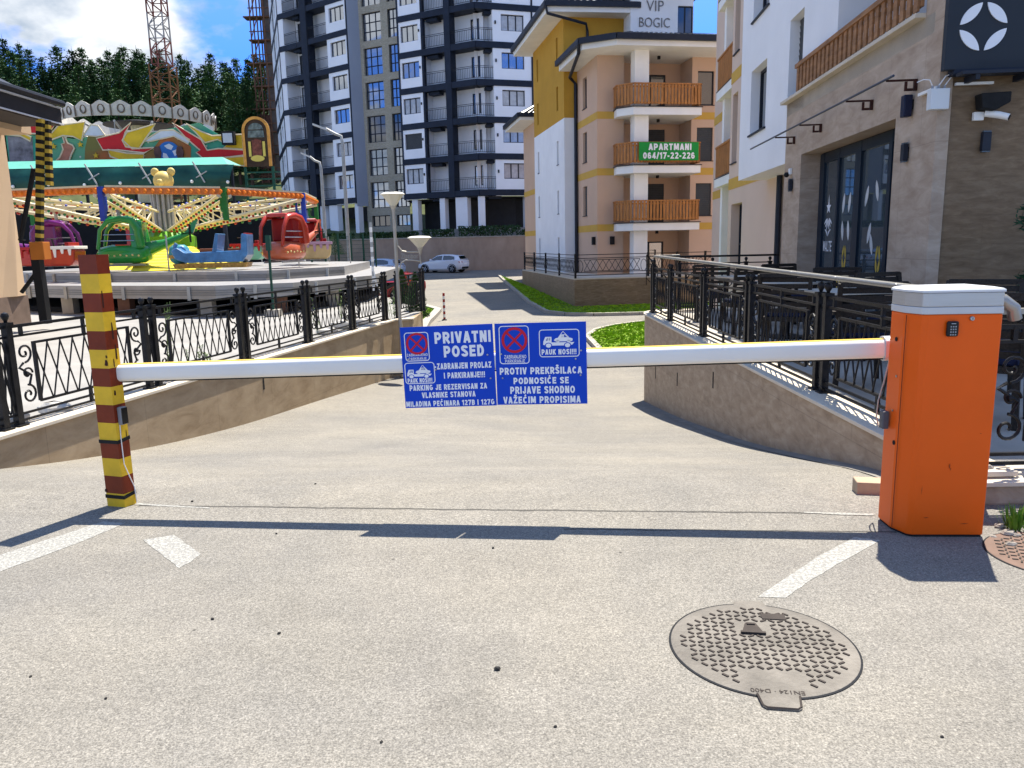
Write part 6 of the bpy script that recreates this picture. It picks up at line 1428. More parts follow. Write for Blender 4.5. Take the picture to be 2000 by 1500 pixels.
# bear-shaped lamp above the ring
bl = at(321, 372, 22.0)
br_ = thing('bear_ornament', 'plain yellow plastic teddy bear head ornament above the orange light ring', 'ornament', (bl.x, bl.y, bl.z))
YB = M('pale_yellow_plastic', (.66, .48, .14), .5, var=.08)
m = MB(); m.ball((0, 0, .26), .27, 16, (1, .9, .98)); m.build('head', YB, br_, smooth=80)
for s in (-1, 1): m = MB(); m.ball((s*.225, .02, .50), .115, 12, (1, .6, 1)); m.build('ear', YB, br_, smooth=80)
m = MB(); m.ball((0, -.22, .20), .10, 10); m.build('muzzle', YB, br_, smooth=80)

# ================================================================ HALL WITH TARPAULIN AND PAINTED FRONT BOARDS behind the carousel
h0, h1 = at(18, 315, 33.5), at(462, 372, 33.5)
hall = thing('fairground_hall', 'fairground hall with green tarpaulin roof edge behind the carousel', 'fairground hall', (h0.x, 33.5, 0))
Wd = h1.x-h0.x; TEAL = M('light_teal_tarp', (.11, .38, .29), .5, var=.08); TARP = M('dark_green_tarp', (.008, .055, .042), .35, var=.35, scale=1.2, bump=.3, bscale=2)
zt_, zb_ = at(200, 314, 33.5).z, at(200, 370, 33.5).z
m = MB(); zm = at(200, 326, 33.5).z
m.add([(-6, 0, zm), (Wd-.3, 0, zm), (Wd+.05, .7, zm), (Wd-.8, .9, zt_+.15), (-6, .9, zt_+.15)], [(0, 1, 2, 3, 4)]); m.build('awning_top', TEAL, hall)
m = MB(); nx = 46
for i in range(nx+1):
    x = -6+(Wd+6)*i/nx
    for j in range(7):
        t = j/6; sag = .10*sin(i*.55)*sin(pi*t)+.06*sin(i*1.7+j); zz_ = zm-.02-(zm-zb_)*t; m.v.append((x-(.25*t if i == nx else 0), -.02+.22*sin(pi*t*.8)*-1+sag*.5, zz_))
m.f = [(i*7+j, (i+1)*7+j, (i+1)*7+j+1, i*7+j+1) for i in range(nx) for j in range(6)]; m.mi = [0]*len(m.f)
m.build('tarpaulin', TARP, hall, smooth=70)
m = MB(); m.bar((-6, -.05, zb_-.12), (Wd+.3, -.05, zb_-.12), .14, .14); m.build('eave_beam', M('dark_red_beam', (.08, .03, .025), .5), hall)
for i in range(5):
    x = -1.2+2.25*i; m = MB(); m.bar((x, -.3, zm+.1), (x+.45, -.32, zm-.75), .05); m.bar((x+.1, -.32, zm-.55), (x+.55, -.3, zm-.3), .04); m.build('strut', GALV, hall)
for i in range(7):
    m = MB(); m.ball((.2+1.5*i, -.3, zm-.75+.05*(i % 2)), .07, 8); m.build('globe_bulb', OFFWH, hall, smooth=80)
m = MB(); m.box(-5.5, Wd-.6, 1.0, 7.5, 0, .25); m.box(-5.5, Wd-.6, 7.4, 7.5, 0, 4); m.build('hall_floor', DARK, hall)
for i in range(6): m = MB(); m.box(-4.5+2.6*i, -4.35+2.6*i, .6, .75, 0, zb_); m.build('hall_post', DKMET, hall)
# painted front boards: generic fairground art of swooshes, stars, a globe and a pointing hand
f0 = at(18, 318, 35.5); f1 = at(470, 318, 35.5); fz0 = at(200, 316, 35.5).z-.05; s_ = (f1.x-f0.x)/452.0     # metres per photo pixel
mur = thing('painted_fascia', 'painted fairground front boards with red and yellow swooshes and a blue globe', 'fairground art', (f0.x, 35.5, fz0))
def mp_(x, y): return ((x-18)*s_, (316-y)*s_-(x-18)*s_*.012)
def mpoly(pts, y0, y1, mt, nm, border=None):
    m = MB(); m.slabxz([mp_(*p) for p in pts], y0, y1)
    if 'swoosh' in nm or 'hand' in nm: m.tube([V((mp_(*p)[0], y0, mp_(*p)[1])) for p in pts], .035, 5, closed=True, mi=1); return m.build(nm, [mt, M('mural_outline', (.62, .52, .34), .5)], mur)
    return m.build(nm, mt, mur)
def swirl(name, c1, c2, sc=1.2):
    m = M(name, c1, .45, var=.25, scale=sc); t = m.node_tree; b = t.nodes['Principled BSDF']; src = b.inputs['Base Color'].links[0].from_socket
    c = N(t, 'ShaderNodeTexCoord'); n = N(t, 'ShaderNodeTexNoise', _Scale=.55, _Detail=2.); t.links.new(c.outputs['Object'], n.inputs['Vector'])
    r = N(t, 'ShaderNodeValToRGB'); r.color_ramp.elements[0].position = .42; r.color_ramp.elements[1].position = .58; t.links.new(n.outputs[0], r.inputs[0])
    x = N(t, 'ShaderNodeMix', data_type='RGBA'); t.links.new(r.outputs[0], x.inputs[0]); t.links.new(src, x.inputs[6]); x.inputs[7].default_value = c2+(1,)
    v = N(t, 'ShaderNodeTexVoronoi', _Scale=3.2); t.links.new(c.outputs['Object'], v.inputs['Vector'])
    r2 = N(t, 'ShaderNodeValToRGB'); r2.color_ramp.elements[0].position = .10; r2.color_ramp.elements[0].color = (1, 1, 1, 1); r2.color_ramp.elements[1].position = .16; r2.color_ramp.elements[1].color = (0, 0, 0, 1); t.links.new(v.outputs['Distance'], r2.inputs[0])
    x2 = N(t, 'ShaderNodeMix', data_type='RGBA'); t.links.new(r2.outputs[0], x2.inputs[0]); t.links.new(x.outputs[2], x2.inputs[6]); x2.inputs[7].default_value = (.5, .5, .4, 1); t.links.new(x2.outputs[2], b.inputs['Base Color']); return m
MTEAL = swirl('mural_teal', (.03, .26, .17), (.10, .30, .16)); MOR = swirl('mural_orange', (.34, .10, .02), (.16, .14, .03)); MRED = M('mural_red', (.48, .012, .012), .4, var=.15, scale=2); MYEL = M('mural_yellow', (.62, .40, .015), .4, var=.25, scale=1.2); MWHT = M('mural_white', (.55, .58, .60), .5, var=.1)
mpoly([(18, 316), (480, 322), (480, 262), (440, 268), (395, 240), (330, 252), (280, 262), (200, 262), (150, 268), (100, 262), (18, 258)], .0, .08, MTEAL, 'backing_board')
mpoly([(165, 315), (300, 318), (372, 320), (376, 285), (350, 265), (320, 268), (300, 290), (240, 300), (215, 270), (180, 258), (170, 285)], -.02, -.002, MOR, 'orange_field')
mpoly([(20, 312), (66, 312), (70, 264), (22, 262)], -.02, -.002, M('mural_grey', (.16, .15, .16), .5, var=.6, scale=2.5), 'grey_field')
mpoly([(34, 230), (126, 232), (100, 262), (76, 258), (54, 258)], -.06, -.022, MRED, 'red_swoosh'); mpoly([(20, 240), (36, 241), (56, 258), (68, 264), (66, 272), (48, 262), (20, 259)], -.05, -.021, MYEL, 'yellow_swoosh')
mpoly([(124, 243), (176, 237), (166, 272), (150, 264), (130, 262), (104, 271), (102, 264)], -.05, -.021, MYEL, 'yellow_swoosh')
mpoly([(170, 262), (186, 242), (200, 244), (212, 262), (195, 264)], -.04, -.021, MWHT, 'white_swoosh')
mpoly([(265, 239), (240, 258), (195, 268), (205, 290), (235, 290), (285, 296), (305, 286), (262, 288), (246, 272), (252, 258)], -.06, -.022, MRED, 'red_swoosh')
mpoly([(312, 242), (290, 248), (256, 257), (245, 272), (250, 284), (276, 288), (290, 270), (302, 256)], -.065, -.061, MYEL, 'yellow_swoosh'); mpoly([(215, 289), (250, 296), (284, 298), (281, 312), (240, 311), (218, 302)], -.065, -.061, MYEL, 'yellow_swoosh')
mpoly([(285, 274), (320, 254), (345, 253), (376, 272), (372, 280), (345, 265), (300, 274)], -.04, -.022, MWHT, 'white_swoosh')
mpoly([(345, 240), (375, 258), (398, 272), (408, 292), (430, 289), (478, 292), (478, 302), (440, 306), (398, 307), (386, 296), (394, 292), (370, 270)], -.06, -.022, MRED, 'red_swoosh')
mpoly([(372, 242), (398, 256), (420, 265), (478, 263), (478, 291), (440, 288), (448, 282), (430, 272), (405, 278), (388, 258)], -.065, -.061, MYEL, 'yellow_swoosh'); mpoly([(374, 318), (392, 308), (440, 306), (478, 304), (478, 322), (430, 318)], -.065, -.061, MYEL, 'yellow_swoosh')
m = MB(); cx_, cz_ = mp_(333, 296); m.X = Matrix.Translation((cx_, -.03, cz_)) @ Matrix.Rotation(pi/2, 4, 'X')
m.lathe([(s_*21, 0), (s_*21, .04)], n=32); gl = m.build('globe', M('globe_blue', (.02, .13, .38), .4, var=.15), mur)
m = MB()
for pts in ([(325, 283), (335, 279), (343, 284), (338, 291), (330, 288)], [(340, 293), (348, 290), (350, 298), (344, 303)], [(322, 296), (328, 298), (333, 308), (327, 311), (320, 304)]): m.slabxz([mp_(*p) for p in pts], -.076, -.071)
m.build('globe_land', MWHT, mur)
for x in (312, 355): mpoly([(x-5, 285), (x+4, 284), (x+7, 296), (x+4, 308), (x-5, 308), (x-8, 296)], -.10, -.02, M('headphone_brown', (.09, .045, .035), .5, var=.4, scale=5), 'headphone_pad')
mpoly([(112, 309), (120, 302), (128, 288), (126, 278), (132, 276), (130, 264), (134, 264), (138, 276), (147, 280), (150, 286), (143, 297), (136, 312), (118, 312)], -.06, -.022, M('painted_skin', (.36, .15, .09), .6, var=.2, scale=4), 'pointing_hand')
for x, y in ((110, 282), (162, 279), (190, 300)):
    mpoly([(x+(6 if i % 2 == 0 else 2.6)*sin(2*pi*i/10), y-(6 if i % 2 == 0 else 2.6)*cos(2*pi*i/10)) for i in range(10)], -.07, -.03, MYEL, 'star')
m = MB(); x, z = mp_(455, 271); m.box(x-.3, x+.25, -.35, -.06, z-.28, z+.28); m.build('floodlight', RUBBER, mur); m = MB(); m.box(x-.23, x+.18, -.36, -.352, z-.2, z+.2); m.build('floodlight_glass', M('pale_glass', (.5, .52, .55), .2), mur)
for i in range(5): m = MB(); xx = 1.0+2.2*i; m.bar((xx, .2, -2.2), (xx, .2, 1.2), .1); m.build('board_post', DKMET, mur)
# jukebox shaped board
j0 = at(505, 325, 34.0); js = 34.0/1500
jk = thing('jukebox_board', 'arched jukebox shaped painted board at the right end of the fairground front', 'fairground art', (j0.x, 34.0, j0.z))
def arch(w_, h, r_, n=14): return [(-w_, 0), (w_, 0)]+[(w_*cos(pi*i/n), h-w_+w_*sin(pi*i/n)) for i in range(n+1)]
W0, H0 = 26*js, 90*js
m = MB(); m.slabxz(arch(W0, H0, 0), 0, .12); m.build('board', M('jukebox_dark', (.05, .028, .012), .5, var=.5, scale=3), jk)
m = MB(); o_, i_ = arch(W0, H0, 0)[1:], arch(W0*.80, H0-W0*.2, 0)[1:]
o_ = o_+[(-W0, 0)]; i_ = i_+[(-W0*.8, 0)]; k = len(o_)
m.add([(x, -.05, z) for x, z in o_]+[(x, -.05, z) for x, z in i_]+[(x, -.001, z) for x, z in o_], [(j, j+1, k+j+1, k+j) for j in range(k-1)]+[(j, j+1, 2*k+j+1, 2*k+j) for j in range(k-1)]); m.build('glowing_rim', M('jukebox_gold', (.55, .27, .05), .4, var=.3, scale=4), jk)
m = MB()
for s in (-1, 1): m.slabxz([(s*W0*.42, H0*.2), (s*W0*.6, H0*.2), (s*W0*.6, H0*.5), (s*W0*.42, H0*.5)], -.04, -.001)
m.slabxz([(W0*.5*cos(2*pi*i/16), H0*.16+W0*.22*sin(2*pi*i/16)) for i in range(16)], -.035, -.001); m.build('yellow_tube', M('jukebox_yellow', (.6, .5, .10), .4), jk)
m = MB(); m.slabxz([(-W0*.6, H0*.58), (W0*.6, H0*.58), (W0*.55, H0*.72), (-W0*.55, H0*.72)], -.03, -.001); m.slabxz([(W0*.55*cos(pi*i/10), H0*.74+W0*.45*sin(pi*i/10)) for i in range(11)], -.03, -.001); m.build('record_window', M('jukebox_glass', (.12, .15, .13), .2, var=.6, scale=6), jk)
m = MB(); m.slabxz([(-W0*.34, H0*.12), (W0*.34, H0*.12), (W0*.34, H0*.52), (0, H0*.56), (-W0*.34, H0*.52)], -.03, -.001); m.build('speaker_grille', M('jukebox_grille', (.16, .05, .03), .5, var=.6, scale=10), jk)
m = MB(); m.bar((-W0, .06, -2.4), (-W0, .06, 0), .1); m.bar((W0, .06, -2.4), (W0, .06, 0), .1)
for i in range(8): m.bar((-W0, .06, -2.2+.28*i), (W0+.3, .06, -2.2+.28*i), .06)
m.build('green_lattice', M('lattice_green', (.01, .07, .045), .5), jk)
# swing ride crown behind
sw = at(270, 232, 42.0); R_ = (405-135)/2*42/1500
sr = thing('swing_ride', 'round crown of a chain swing ride with ornate white rounding boards above the painted front', 'fairground ride', (sw.x, 42, sw.z-.12))
NB = 26
WB = M('ornate_white_board', (.58, .54, .46), .5, var=.12, scale=6)
for k in range(NB):
    a0, a1 = 2*pi*k/NB, 2*pi*(k+1)/NB; p, q = V((R_*cos(a0), R_*sin(a0), 0)), V((R_*cos(a1), R_*sin(a1), 0)); out_ = V((cos((a0+a1)/2), sin((a0+a1)/2), 0)); lean = out_*.18
    pr_ = [(0, -.32), (1, -.32), (1, .18), (.86, .26), (.7, .36), (.5, .44), (.3, .36), (.14, .26), (0, .18)]
    m = MB(); m.ext([p.lerp(q, u)+V((0, 0, h*.9))+lean*h for u, h in pr_], -out_*.05); b_ = m.build('rounding_board', WB, sr)
    m = MB(); c = p.lerp(q, .5)+V((0, 0, .02))+out_*.02; e = (q-p).normalized(); m.tube([c+e*.15*cos(2*pi*i/10)+V((0, 0, .19*sin(2*pi*i/10))) for i in range(10)], .035, 5, closed=True); m.tube([p+V((0, 0, -.3))+out_*.02, p+V((0, 0, .2))+out_*.03], .04, 5); m.build('board_ornament', M('ornament_brown', (.16, .12, .08), .5), b_)
m = MB(); m.lathe([(R_*.45, -.25), (R_*.45, -.2), (.5, .0), (.5, -.1)], n=26); m.build('canopy_disc', M('dark_canopy', (.04, .035, .035), .7), sr)
for k in range(13):
    a = 2*pi*k/13; m = MB(); m.tube([(.3*cos(a), .3*sin(a), -1.6), ((R_-.3)*cos(a), (R_-.3)*sin(a), -.5)], .06, 5); m.tube([((R_-.3)*cos(a), (R_-.3)*sin(a), -.5), ((R_-.2)*cos(a), (R_-.2)*sin(a), -3)], .02, 4); m.build('swing_arm', GALV, sr)
m = MB(); m.lathe([(.4, -8.5), (.4, -.1)], n=16); m.build('mast', CREAM, sr)

# ================================================================ LAMPS
STEEL = M('pale_painted_steel', (.40, .37, .31), .45, metal=.2, var=.12, scale=4)
lp = at(783, 640, 15.25); lpx, lpz0 = lp.x, -1.12
la_ = thing('street_lamp', 'slim park lamp with two conical glass heads on a bent bracket by the ramp', 'lamp', (lpx, 15.25, lpz0))
top = at(768, 405, 15.25); hx = top.x-lpx; hz = top.z-lpz0
m = MB(); m.tube([(0, 0, 0), (0, 0, .9), (hx*.3, 0, 1.2), (hx*.55, 0, hz*.6), (hx, 0, hz)], [.05, .045, .035, .033, .028], 10); m.build('pole', STEEL, la_, smooth=50)
def lamp_head(c, w_, h, nm='lamp_shade'):
    m = MB(); m.lathe([(w_*.22, 0), (w_*.24, .01), (w_*.88, h*.78), (w_*.86, h*.80)], c, 6, a0=.3); sh = m.build(nm, M('lamp_opal_glass', (.55, .52, .42), .25, var=.1), la_)
    m = MB(); m.lathe([(w_*.90, h*.79), (w_*1.02, h*.83), (w_*.80, h*.96), (w_*.1, h*1.0)], c, 20); m.build('lamp_cap', M('lamp_cap_cream', (.62, .60, .52), .4), sh)
    m = MB(); m.lathe([(w_*.10, -.28*h*2), (w_*.15, -.05), (w_*.25, 0)], c, 12); m.build('lamp_neck', STEEL, sh)
lamp_head((hx, 0, hz+.02), .235, .27)
q = at(820, 484, 15.25); c2_ = V((q.x-lpx, 0, q.z-lpz0)); lamp_head(tuple(c2_), .235, .23)
def lw(px, py): q = at(px, py, 15.25); return V((q.x-lpx, 0, q.z-lpz0))
m = MB(); m.tube([lw(775, 466), lw(777, 480), lw(785, 490), lw(795, 492), lw(820, 492), lw(821, 510), lw(823, 516)], .014, 6); m.tube([lw(780, 525), lw(784, 513), lw(792, 508), lw(806, 508), lw(820, 510)], .012, 6)
m.build('bracket', STEEL, la_)
m = MB(); text(m, 'Zlatibor', (lw(783, 498)+lw(817, 502))/2, .34, .10, t=.002, bold=-.005); m.build('script_lettering', STEEL, la_)
def street(label, px, py, Y, px1, py1, gy):
    t_ = at(px, py, Y); t = thing('street_light', label, 'lamp', (t_.x, Y, gy), 0, 'tall street lights beyond the carousel'); h = t_.z-gy; e = at(px1, py1, Y); ex_ = e.x-t_.x; ez_ = e.z-t_.z
    m = MB(); m.tube([(.4*0, 0, 0), (0, 0, h-.5), (-.05, 0, h-.1), (-.35, 0, h+.02), (ex_*.55, 0, h+ez_*.6)], [.11, .085, .075, .07, .06], 8); m.build('pole', GALV, t, smooth=50)
    m = MB(); m.ext([(ex_*.5, -.14, h+ez_*.5-.06), (ex_*.5, .14, h+ez_*.5-.06), (ex_*1.0, .09, h+ez_-.02), (ex_*1.0, -.09, h+ez_-.02)], (0, 0, .10)); m.build('lamp_head', M('pale_lamp_head', (.55, .54, .50), .4), t); return t
street('taller grey street light in front of the white tower', 668, 262, 41, 611, 244, -.9)
street('shorter grey street light in front of the white tower', 626, 314, 47, 588, 300, -.6)

# ================================================================ CARS
TYRE = M('tyre_rubber', (.012, .012, .012), .85); RIM = M('alloy_rim', (.40, .41, .43), .3, metal=.8); CGL = M('car_glass', (.008, .011, .014), .05, spec=1., coat=1.); TAIL = M('tail_lamp_red', (.28, .006, .006), .2, coat=.6); HEADL = M('head_lamp', (.6, .62, .65), .1, coat=.8)
def mk_car(label, col, p, rz, group='cars parked beyond the ramp'):
    """small hatchback, nose along -x, length 3.95 m"""
    t = thing('parked_car', label, 'car', p, rz, group)
    paint = M(*col[:2], .22, var=.03, scale=1, coat=1.0)
    # stations: x, z low, z shoulder, half width low, half width shoulder
    S = [(-1.96, .34, .50, .50, .55), (-1.90, .22, .66, .66, .70), (-1.70, .20, .76, .80, .80), (-1.15, .19, .88, .86, .86), (-.75, .19, .95, .87, .87), (0, .19, .97, .87, .88), (.8, .19, .99, .87, .88), (1.4, .20, 1.02, .86, .87), (1.78, .24, 1.02, .80, .84), (1.93, .32, .95, .74, .78), (1.98, .42, .78, .66, .72)]
    vs = []; ring = lambda x, zl, zs, wl, ws: [(x, -wl*.86, zl), (x, -wl, zl+.12), (x, -ws*1.01, (zl+zs)/2), (x, -ws, zs-.05), (x, -ws*.90, zs), (x, ws*.90, zs), (x, ws, zs-.05), (x, ws*1.01, (zl+zs)/2), (x, wl, zl+.12), (x, wl*.86, zl)]
    for s in S: vs += ring(*s)
    n = 10; m = MB(); m.add(vs, [(i*n+k, i*n+(k+1) % n, (i+1)*n+(k+1) % n, (i+1)*n+k) for i in range(len(S)-1) for k in range(n)]+[tuple(range(n))[::-1], tuple((len(S)-1)*n+k for k in range(n))])
    body = m.build('body', paint, t, smooth=38)
    G = [(-.98, .90, .70), (-.25, 1.36, .58), (.25, 1.43, .58), (.95, 1.42, .57), (1.62, 1.34, .55), (1.88, 1.0, .72)]     # roof line: x, z, half width
    m = MB(); vs = []
    for x, z, w_ in G: vs += [(x, -.80 if z > 1.1 else -w_, .955), (x, -w_, z-.04 if z > 1.1 else z), (x, -w_*.9, z), (x, w_*.9, z), (x, w_, z-.04 if z > 1.1 else z), (x, .80 if z > 1.1 else w_, .955)]
    n = 6; m.add(vs, [(i*n+k, i*n+k+1, (i+1)*n+k+1, (i+1)*n+k) for i in range(len(G)-1) for k in range(n-1)]); m.build('cabin', paint, t, smooth=38)
    def pane(name, pts, off): m = MB(); m.add([V(p_)+V(off) for p_ in pts], [tuple(range(len(pts)))]); m.build(name, CGL, t)
    for s in (-1, 1):
        y = lambda z: s*(.80-(z-.955)*(.80-.585)/(1.36-.955)); P_ = lambda x, z: (x, y(z), z)
        pane('side_window', [P_(-.72, 1.0), P_(-.20, 1.30), P_(.30, 1.35), P_(.30, 1.0)], (0, s*.014, 0)); pane('side_window', [P_(.38, 1.0), P_(.38, 1.35), P_(.92, 1.34), P_(1.36, 1.26), P_(1.42, 1.03)], (0, s*.014, 0))
        m = MB(); m.box(-.70, -.56, s*.86, s*1.0, .98, 1.10); m.build('mirror', paint, t, bevel=.03)
        for x in (-1.22, 1.22):
            m = MB(); m.X = Matrix.Translation((x, s*.76, .31)) @ Matrix.Rotation(pi/2*s, 4, 'X')
            m.lathe([(.18, -.115), (.29, -.125), (.315, -.09), (.315, .09), (.29, .12), (.20, .11)], n=22); wv = m.build('wheel', TYRE, t, smooth=40)
            m = MB(); m.X = Matrix.Translation((x, s*.76, .31)) @ Matrix.Rotation(pi/2*s, 4, 'X')
            for k in range(5):
                a = 2*pi*k/5; m.add([(.03*cos(a-1), .03*sin(a-1), -.127), (.205*cos(a-.22), .205*sin(a-.22), -.121), (.205*cos(a+.22), .205*sin(a+.22), -.121), (.03*cos(a+1), .03*sin(a+1), -.127)], [(0, 1, 2, 3)])
            m.lathe([(.055, -.135), (.06, -.125)], n=12); m.build('rim', RIM, wv)
            m = MB(); m.tube([(x+.36*cos(pi*i/10), s*.872, .31+.36*sin(pi*i/10)) for i in range(11)], .028, 5); m.build('arch_trim', RUBBER, t)
        m = MB(); m.add([(1.84, s*.50, .92), (1.84, s*.80, .92), (1.80, s*.845, .85), (1.90, s*.80, .76), (1.985, s*.48, .78), (1.95, s*.46, .90)], [tuple(range(6))]); m.v = [(x+.02, y_+s*.012, z) for x, y_, z in m.v]; m.build('tail_lamp', TAIL, t)
        m = MB(); m.ball((-1.80, s*.60, .66), .13, 8, (.7, 1.2, .6)); m.build('headlight', HEADL, t, smooth=80)
    pane('windscreen', [(-.92, -.62, .955), (-.92, .62, .955), (-.30, .50, 1.325), (-.30, -.50, 1.325)], (-.012, 0, .018)); pane('rear_window', [(1.84, -.60, 1.06), (1.84, .60, 1.06), (1.66, .46, 1.30), (1.66, -.46, 1.30)], (.016, 0, .012))
    m = MB(); m.box(1.95, 1.996, -.55, .55, .30, .46); m.build('rear_bumper', RUBBER, t, bevel=.02); m = MB(); m.box(1.965, 1.985, -.26, .26, .62, .73); m.build('number_plate', OFFWH, t)
    return t
def gcar(px, Y, dz=0.): q = at(px, 520, Y); return (q.x, Y, zroad(q.x, Y)+dz)
WCAR = ('white_car_paint', (.72, .74, .78)); 
mk_car('white hatchback standing alone in the shade before the tan retaining wall', WCAR, gcar(866, 62.6), radians(-24))
mk_car('white car behind the green wire fence, roof showing above the red car', WCAR, gcar(708, 46), radians(-28))
mk_car('silver blue car parked behind the white one by the lamp pole', ('silver_blue_car_paint', (.38, .46, .58)), gcar(737, 57), radians(-25))
mk_car('dark red car half hidden behind the railing and the lamp pole', ('red_car_paint', (.30, .012, .015)), gcar(752, 39.5), radians(-30))

# ---- red and white bollard
q = at(868, 620, 30); bo = thing('flexible_post', 'thin red and white striped marker post at the bend of the road', 'bollard', (q.x, 30, zroad(q.x, 30)))
m = MB()
for i in range(9): m.lathe([(.045, .118*i), (.045, .118*(i+1)-.002)], n=10, mi=i % 2)
m.build('post_body', [M('marker_red', (.30, .02, .015), .5), OFFWH], bo)
m = MB(); m.lathe([(.10, 0), (.10, .03), (.05, .05)], n=12); m.build('foot', RUBBER, bo)
# ---- conical shrubs
def cone_shrub(label, px, pb, pt, Y, r, zb=None):
    b = at(px, pb, Y); tpt = at(px, pt, Y); zb = b.z if zb is None else zb; h = tpt.z-zb; t = thing('conical_shrub', label, 'shrub', (b.x, Y, zb), 0, 'clipped conifers by the railing')
    m = MB()
    for i in range(2600):
        u = random.uniform(0, 1)**1.3; rr = r*(1-u)**.7*random.uniform(.55, 1.05)*(1+.12*sin(u*19)); a = random.uniform(0, 2*pi); p = V((rr*cos(a), rr*sin(a), .08+h*.95*u)); d = V((cos(a)*.6, sin(a)*.6, 1)).normalized()*random.uniform(.03, .075); s = V((-sin(a), cos(a), random.uniform(-.4, .4)))*random.uniform(.010, .022); m.add([p-s, p+s, p+d], [(0, 1, 2)])
    m.build('foliage', M('thuja_green', (.022, .062, .014), .6, var=.6, scale=9), t); m = MB(); m.tube([(0, 0, -.3), (0, 0, h*.8)], [.05, .015], 6); m.build('trunk', M('bark_brown', (.08, .05, .03), .9), t); return t
cone_shrub('taller dark conical shrub at the very end of the left railing', 814, 622, 536, 17.9, .30, -.25)
cone_shrub('lighter conical shrub behind the lamp pole', 787, 600, 530, 20.5, .33, -.15)
cone_shrub('dark narrow cypress before the retaining wall, left of the wire fence', 655, 500, 455, 50, .75)
# ---- green wire fence
wf = thing('wire_fence', 'green wire mesh fence with thin posts between carousel and parked cars', 'fence', (at(610, 520, 30).x, 30, 0))
WG = M('fence_green', (.015, .06, .04), .5); a_, b_ = V((0, 0, 0)), V((at(735, 520, 33).x-wf.location.x, 3, 0))
for i in range(6): m = MB(); p = a_.lerp(b_, i/5); m.bar(p+V((0, 0, -.3)), p+V((0, 0, 2.05)), .06); m.build('post', WG, wf)
m = MB()
for i in range(1, 60): p = a_.lerp(b_, i/60); m.bar(p+V((0, 0, .1)), p+V((0, 0, 1.95)), .008)
for i in range(12): z = .1+.165*i; m.bar(a_+V((0, 0, z)), b_+V((0, 0, z)), .009)
m.build('mesh_panel', WG, wf)
q = at(572, 460, 19.2); gp_ = thing('thin_post', 'thin dark green post standing by the deck of the carousel', 'post', (q.x, 19.2-2.0, 0)); m = MB(); m.bar((0, 0, 0), (0, 0, q.z-.05), .045); m.box(-.05, .05, -.05, .05, q.z-.35, q.z-.02); m.build('post_body', WG, gp_); m = MB(); m.box(-.16, .16, -.16, .16, 0, .14); m.build('foot', KERB, gp_)
sb = thing('striped_bar', 'white and grey measuring bar leaning by the end of the carousel deck', 'bar', (at(729, 540, 21).x, 21, 0)); m = MB()
for i in range(14): m.bar((0.0, 0, .3+.13*i), (.01*i*.0, 0, .3+.13*(i+1)), .07, .03, i % 2)
m.tube([(0, 0, .9), (.1, 0, .4), (.25, 0, .1), (.34, 0, -.0)], .02, 6, mi=0); m.build('bar_body', [OFFWH, GALV], sb)
# small plants along the left railing and stones behind it
for i, (y, dx, h, n, lab) in enumerate(((8.9, -.35, .95, 70, 'tall thin weed growing behind the left railing panel nearest the striped post'), (9.6, -.3, .3, 60, 'low weed at the foot of the left railing'), (13.2, -.5, .7, 80, 'bushy weed behind the middle of the left railing'), (14.8, -.6, .8, 120, 'leafy weed behind the last panels of the left railing'), (15.9, .0, .5, 90, 'small bush in the railing corner by the lamp'))):
    m = MB()
    for s in range(5 if h > .6 else 8):
        bx, by = random.uniform(-.14, .14), random.uniform(-.14, .14); hh = h*random.uniform(.6, 1)
        tip = V((bx+random.uniform(-.12, .12), by+random.uniform(-.12, .12), hh)); b0 = V((bx, by, 0)); m.bar(b0, tip, .008)
        for k in range(n//4):
            p = b0.lerp(tip, random.uniform(.15, 1)); a = random.uniform(0, 6.28); d = V((cos(a), sin(a), random.uniform(0, .8)))*random.uniform(.03, .08); e = V((-sin(a), cos(a), 0))*.009; m.add([p, p+d*.5+e, p+d, p+d*.5-e], [(0, 1, 2, 3)])
    o = tag(m.build('weed', M('dusty_weed_green', (.11, .16, .045), .7, var=.4, scale=15)), lab, 'weed', 'weeds along the left railing'); o.location = (XL(y)-.15+dx, y, -.01)
STN = M('white_limestone', (.55, .52, .46), .9, var=.2, scale=6, bump=.4)
for i, (y, dx, r) in enumerate(((5.9, -.28, .10), (6.5, -.34, .14), (7.0, -.30, .11), (13.3, -.45, .12), (14.2, -.5, .16), (14.9, -.4, .13), (15.3, -.75, .17))):
    mb = MB(); mb.ball((0, 0, 0), r, 8, (1.5, .9, .62)); mb.v = [(a*(1+random.uniform(-.2, .2)), b*(1+random.uniform(-.2, .2)), c*(1+random.uniform(-.2, .2))) for a, b, c in mb.v]
    o = tag(mb.build('field_stone', STN), ['rough stone under the left railing at the picture edge', 'large rough stone under the left railing beside the striped post', 'rough stone under the railing just left of the striped post', 'white stone behind the middle of the left railing', 'large white stone behind the left railing near the lamp', 'flat white stone behind the last left railing panel', 'biggest white stone in the corner behind the left railing'][i], 'stone', 'stones behind the left railing'); o.location = (XL(y)+dx, y, r*.4)

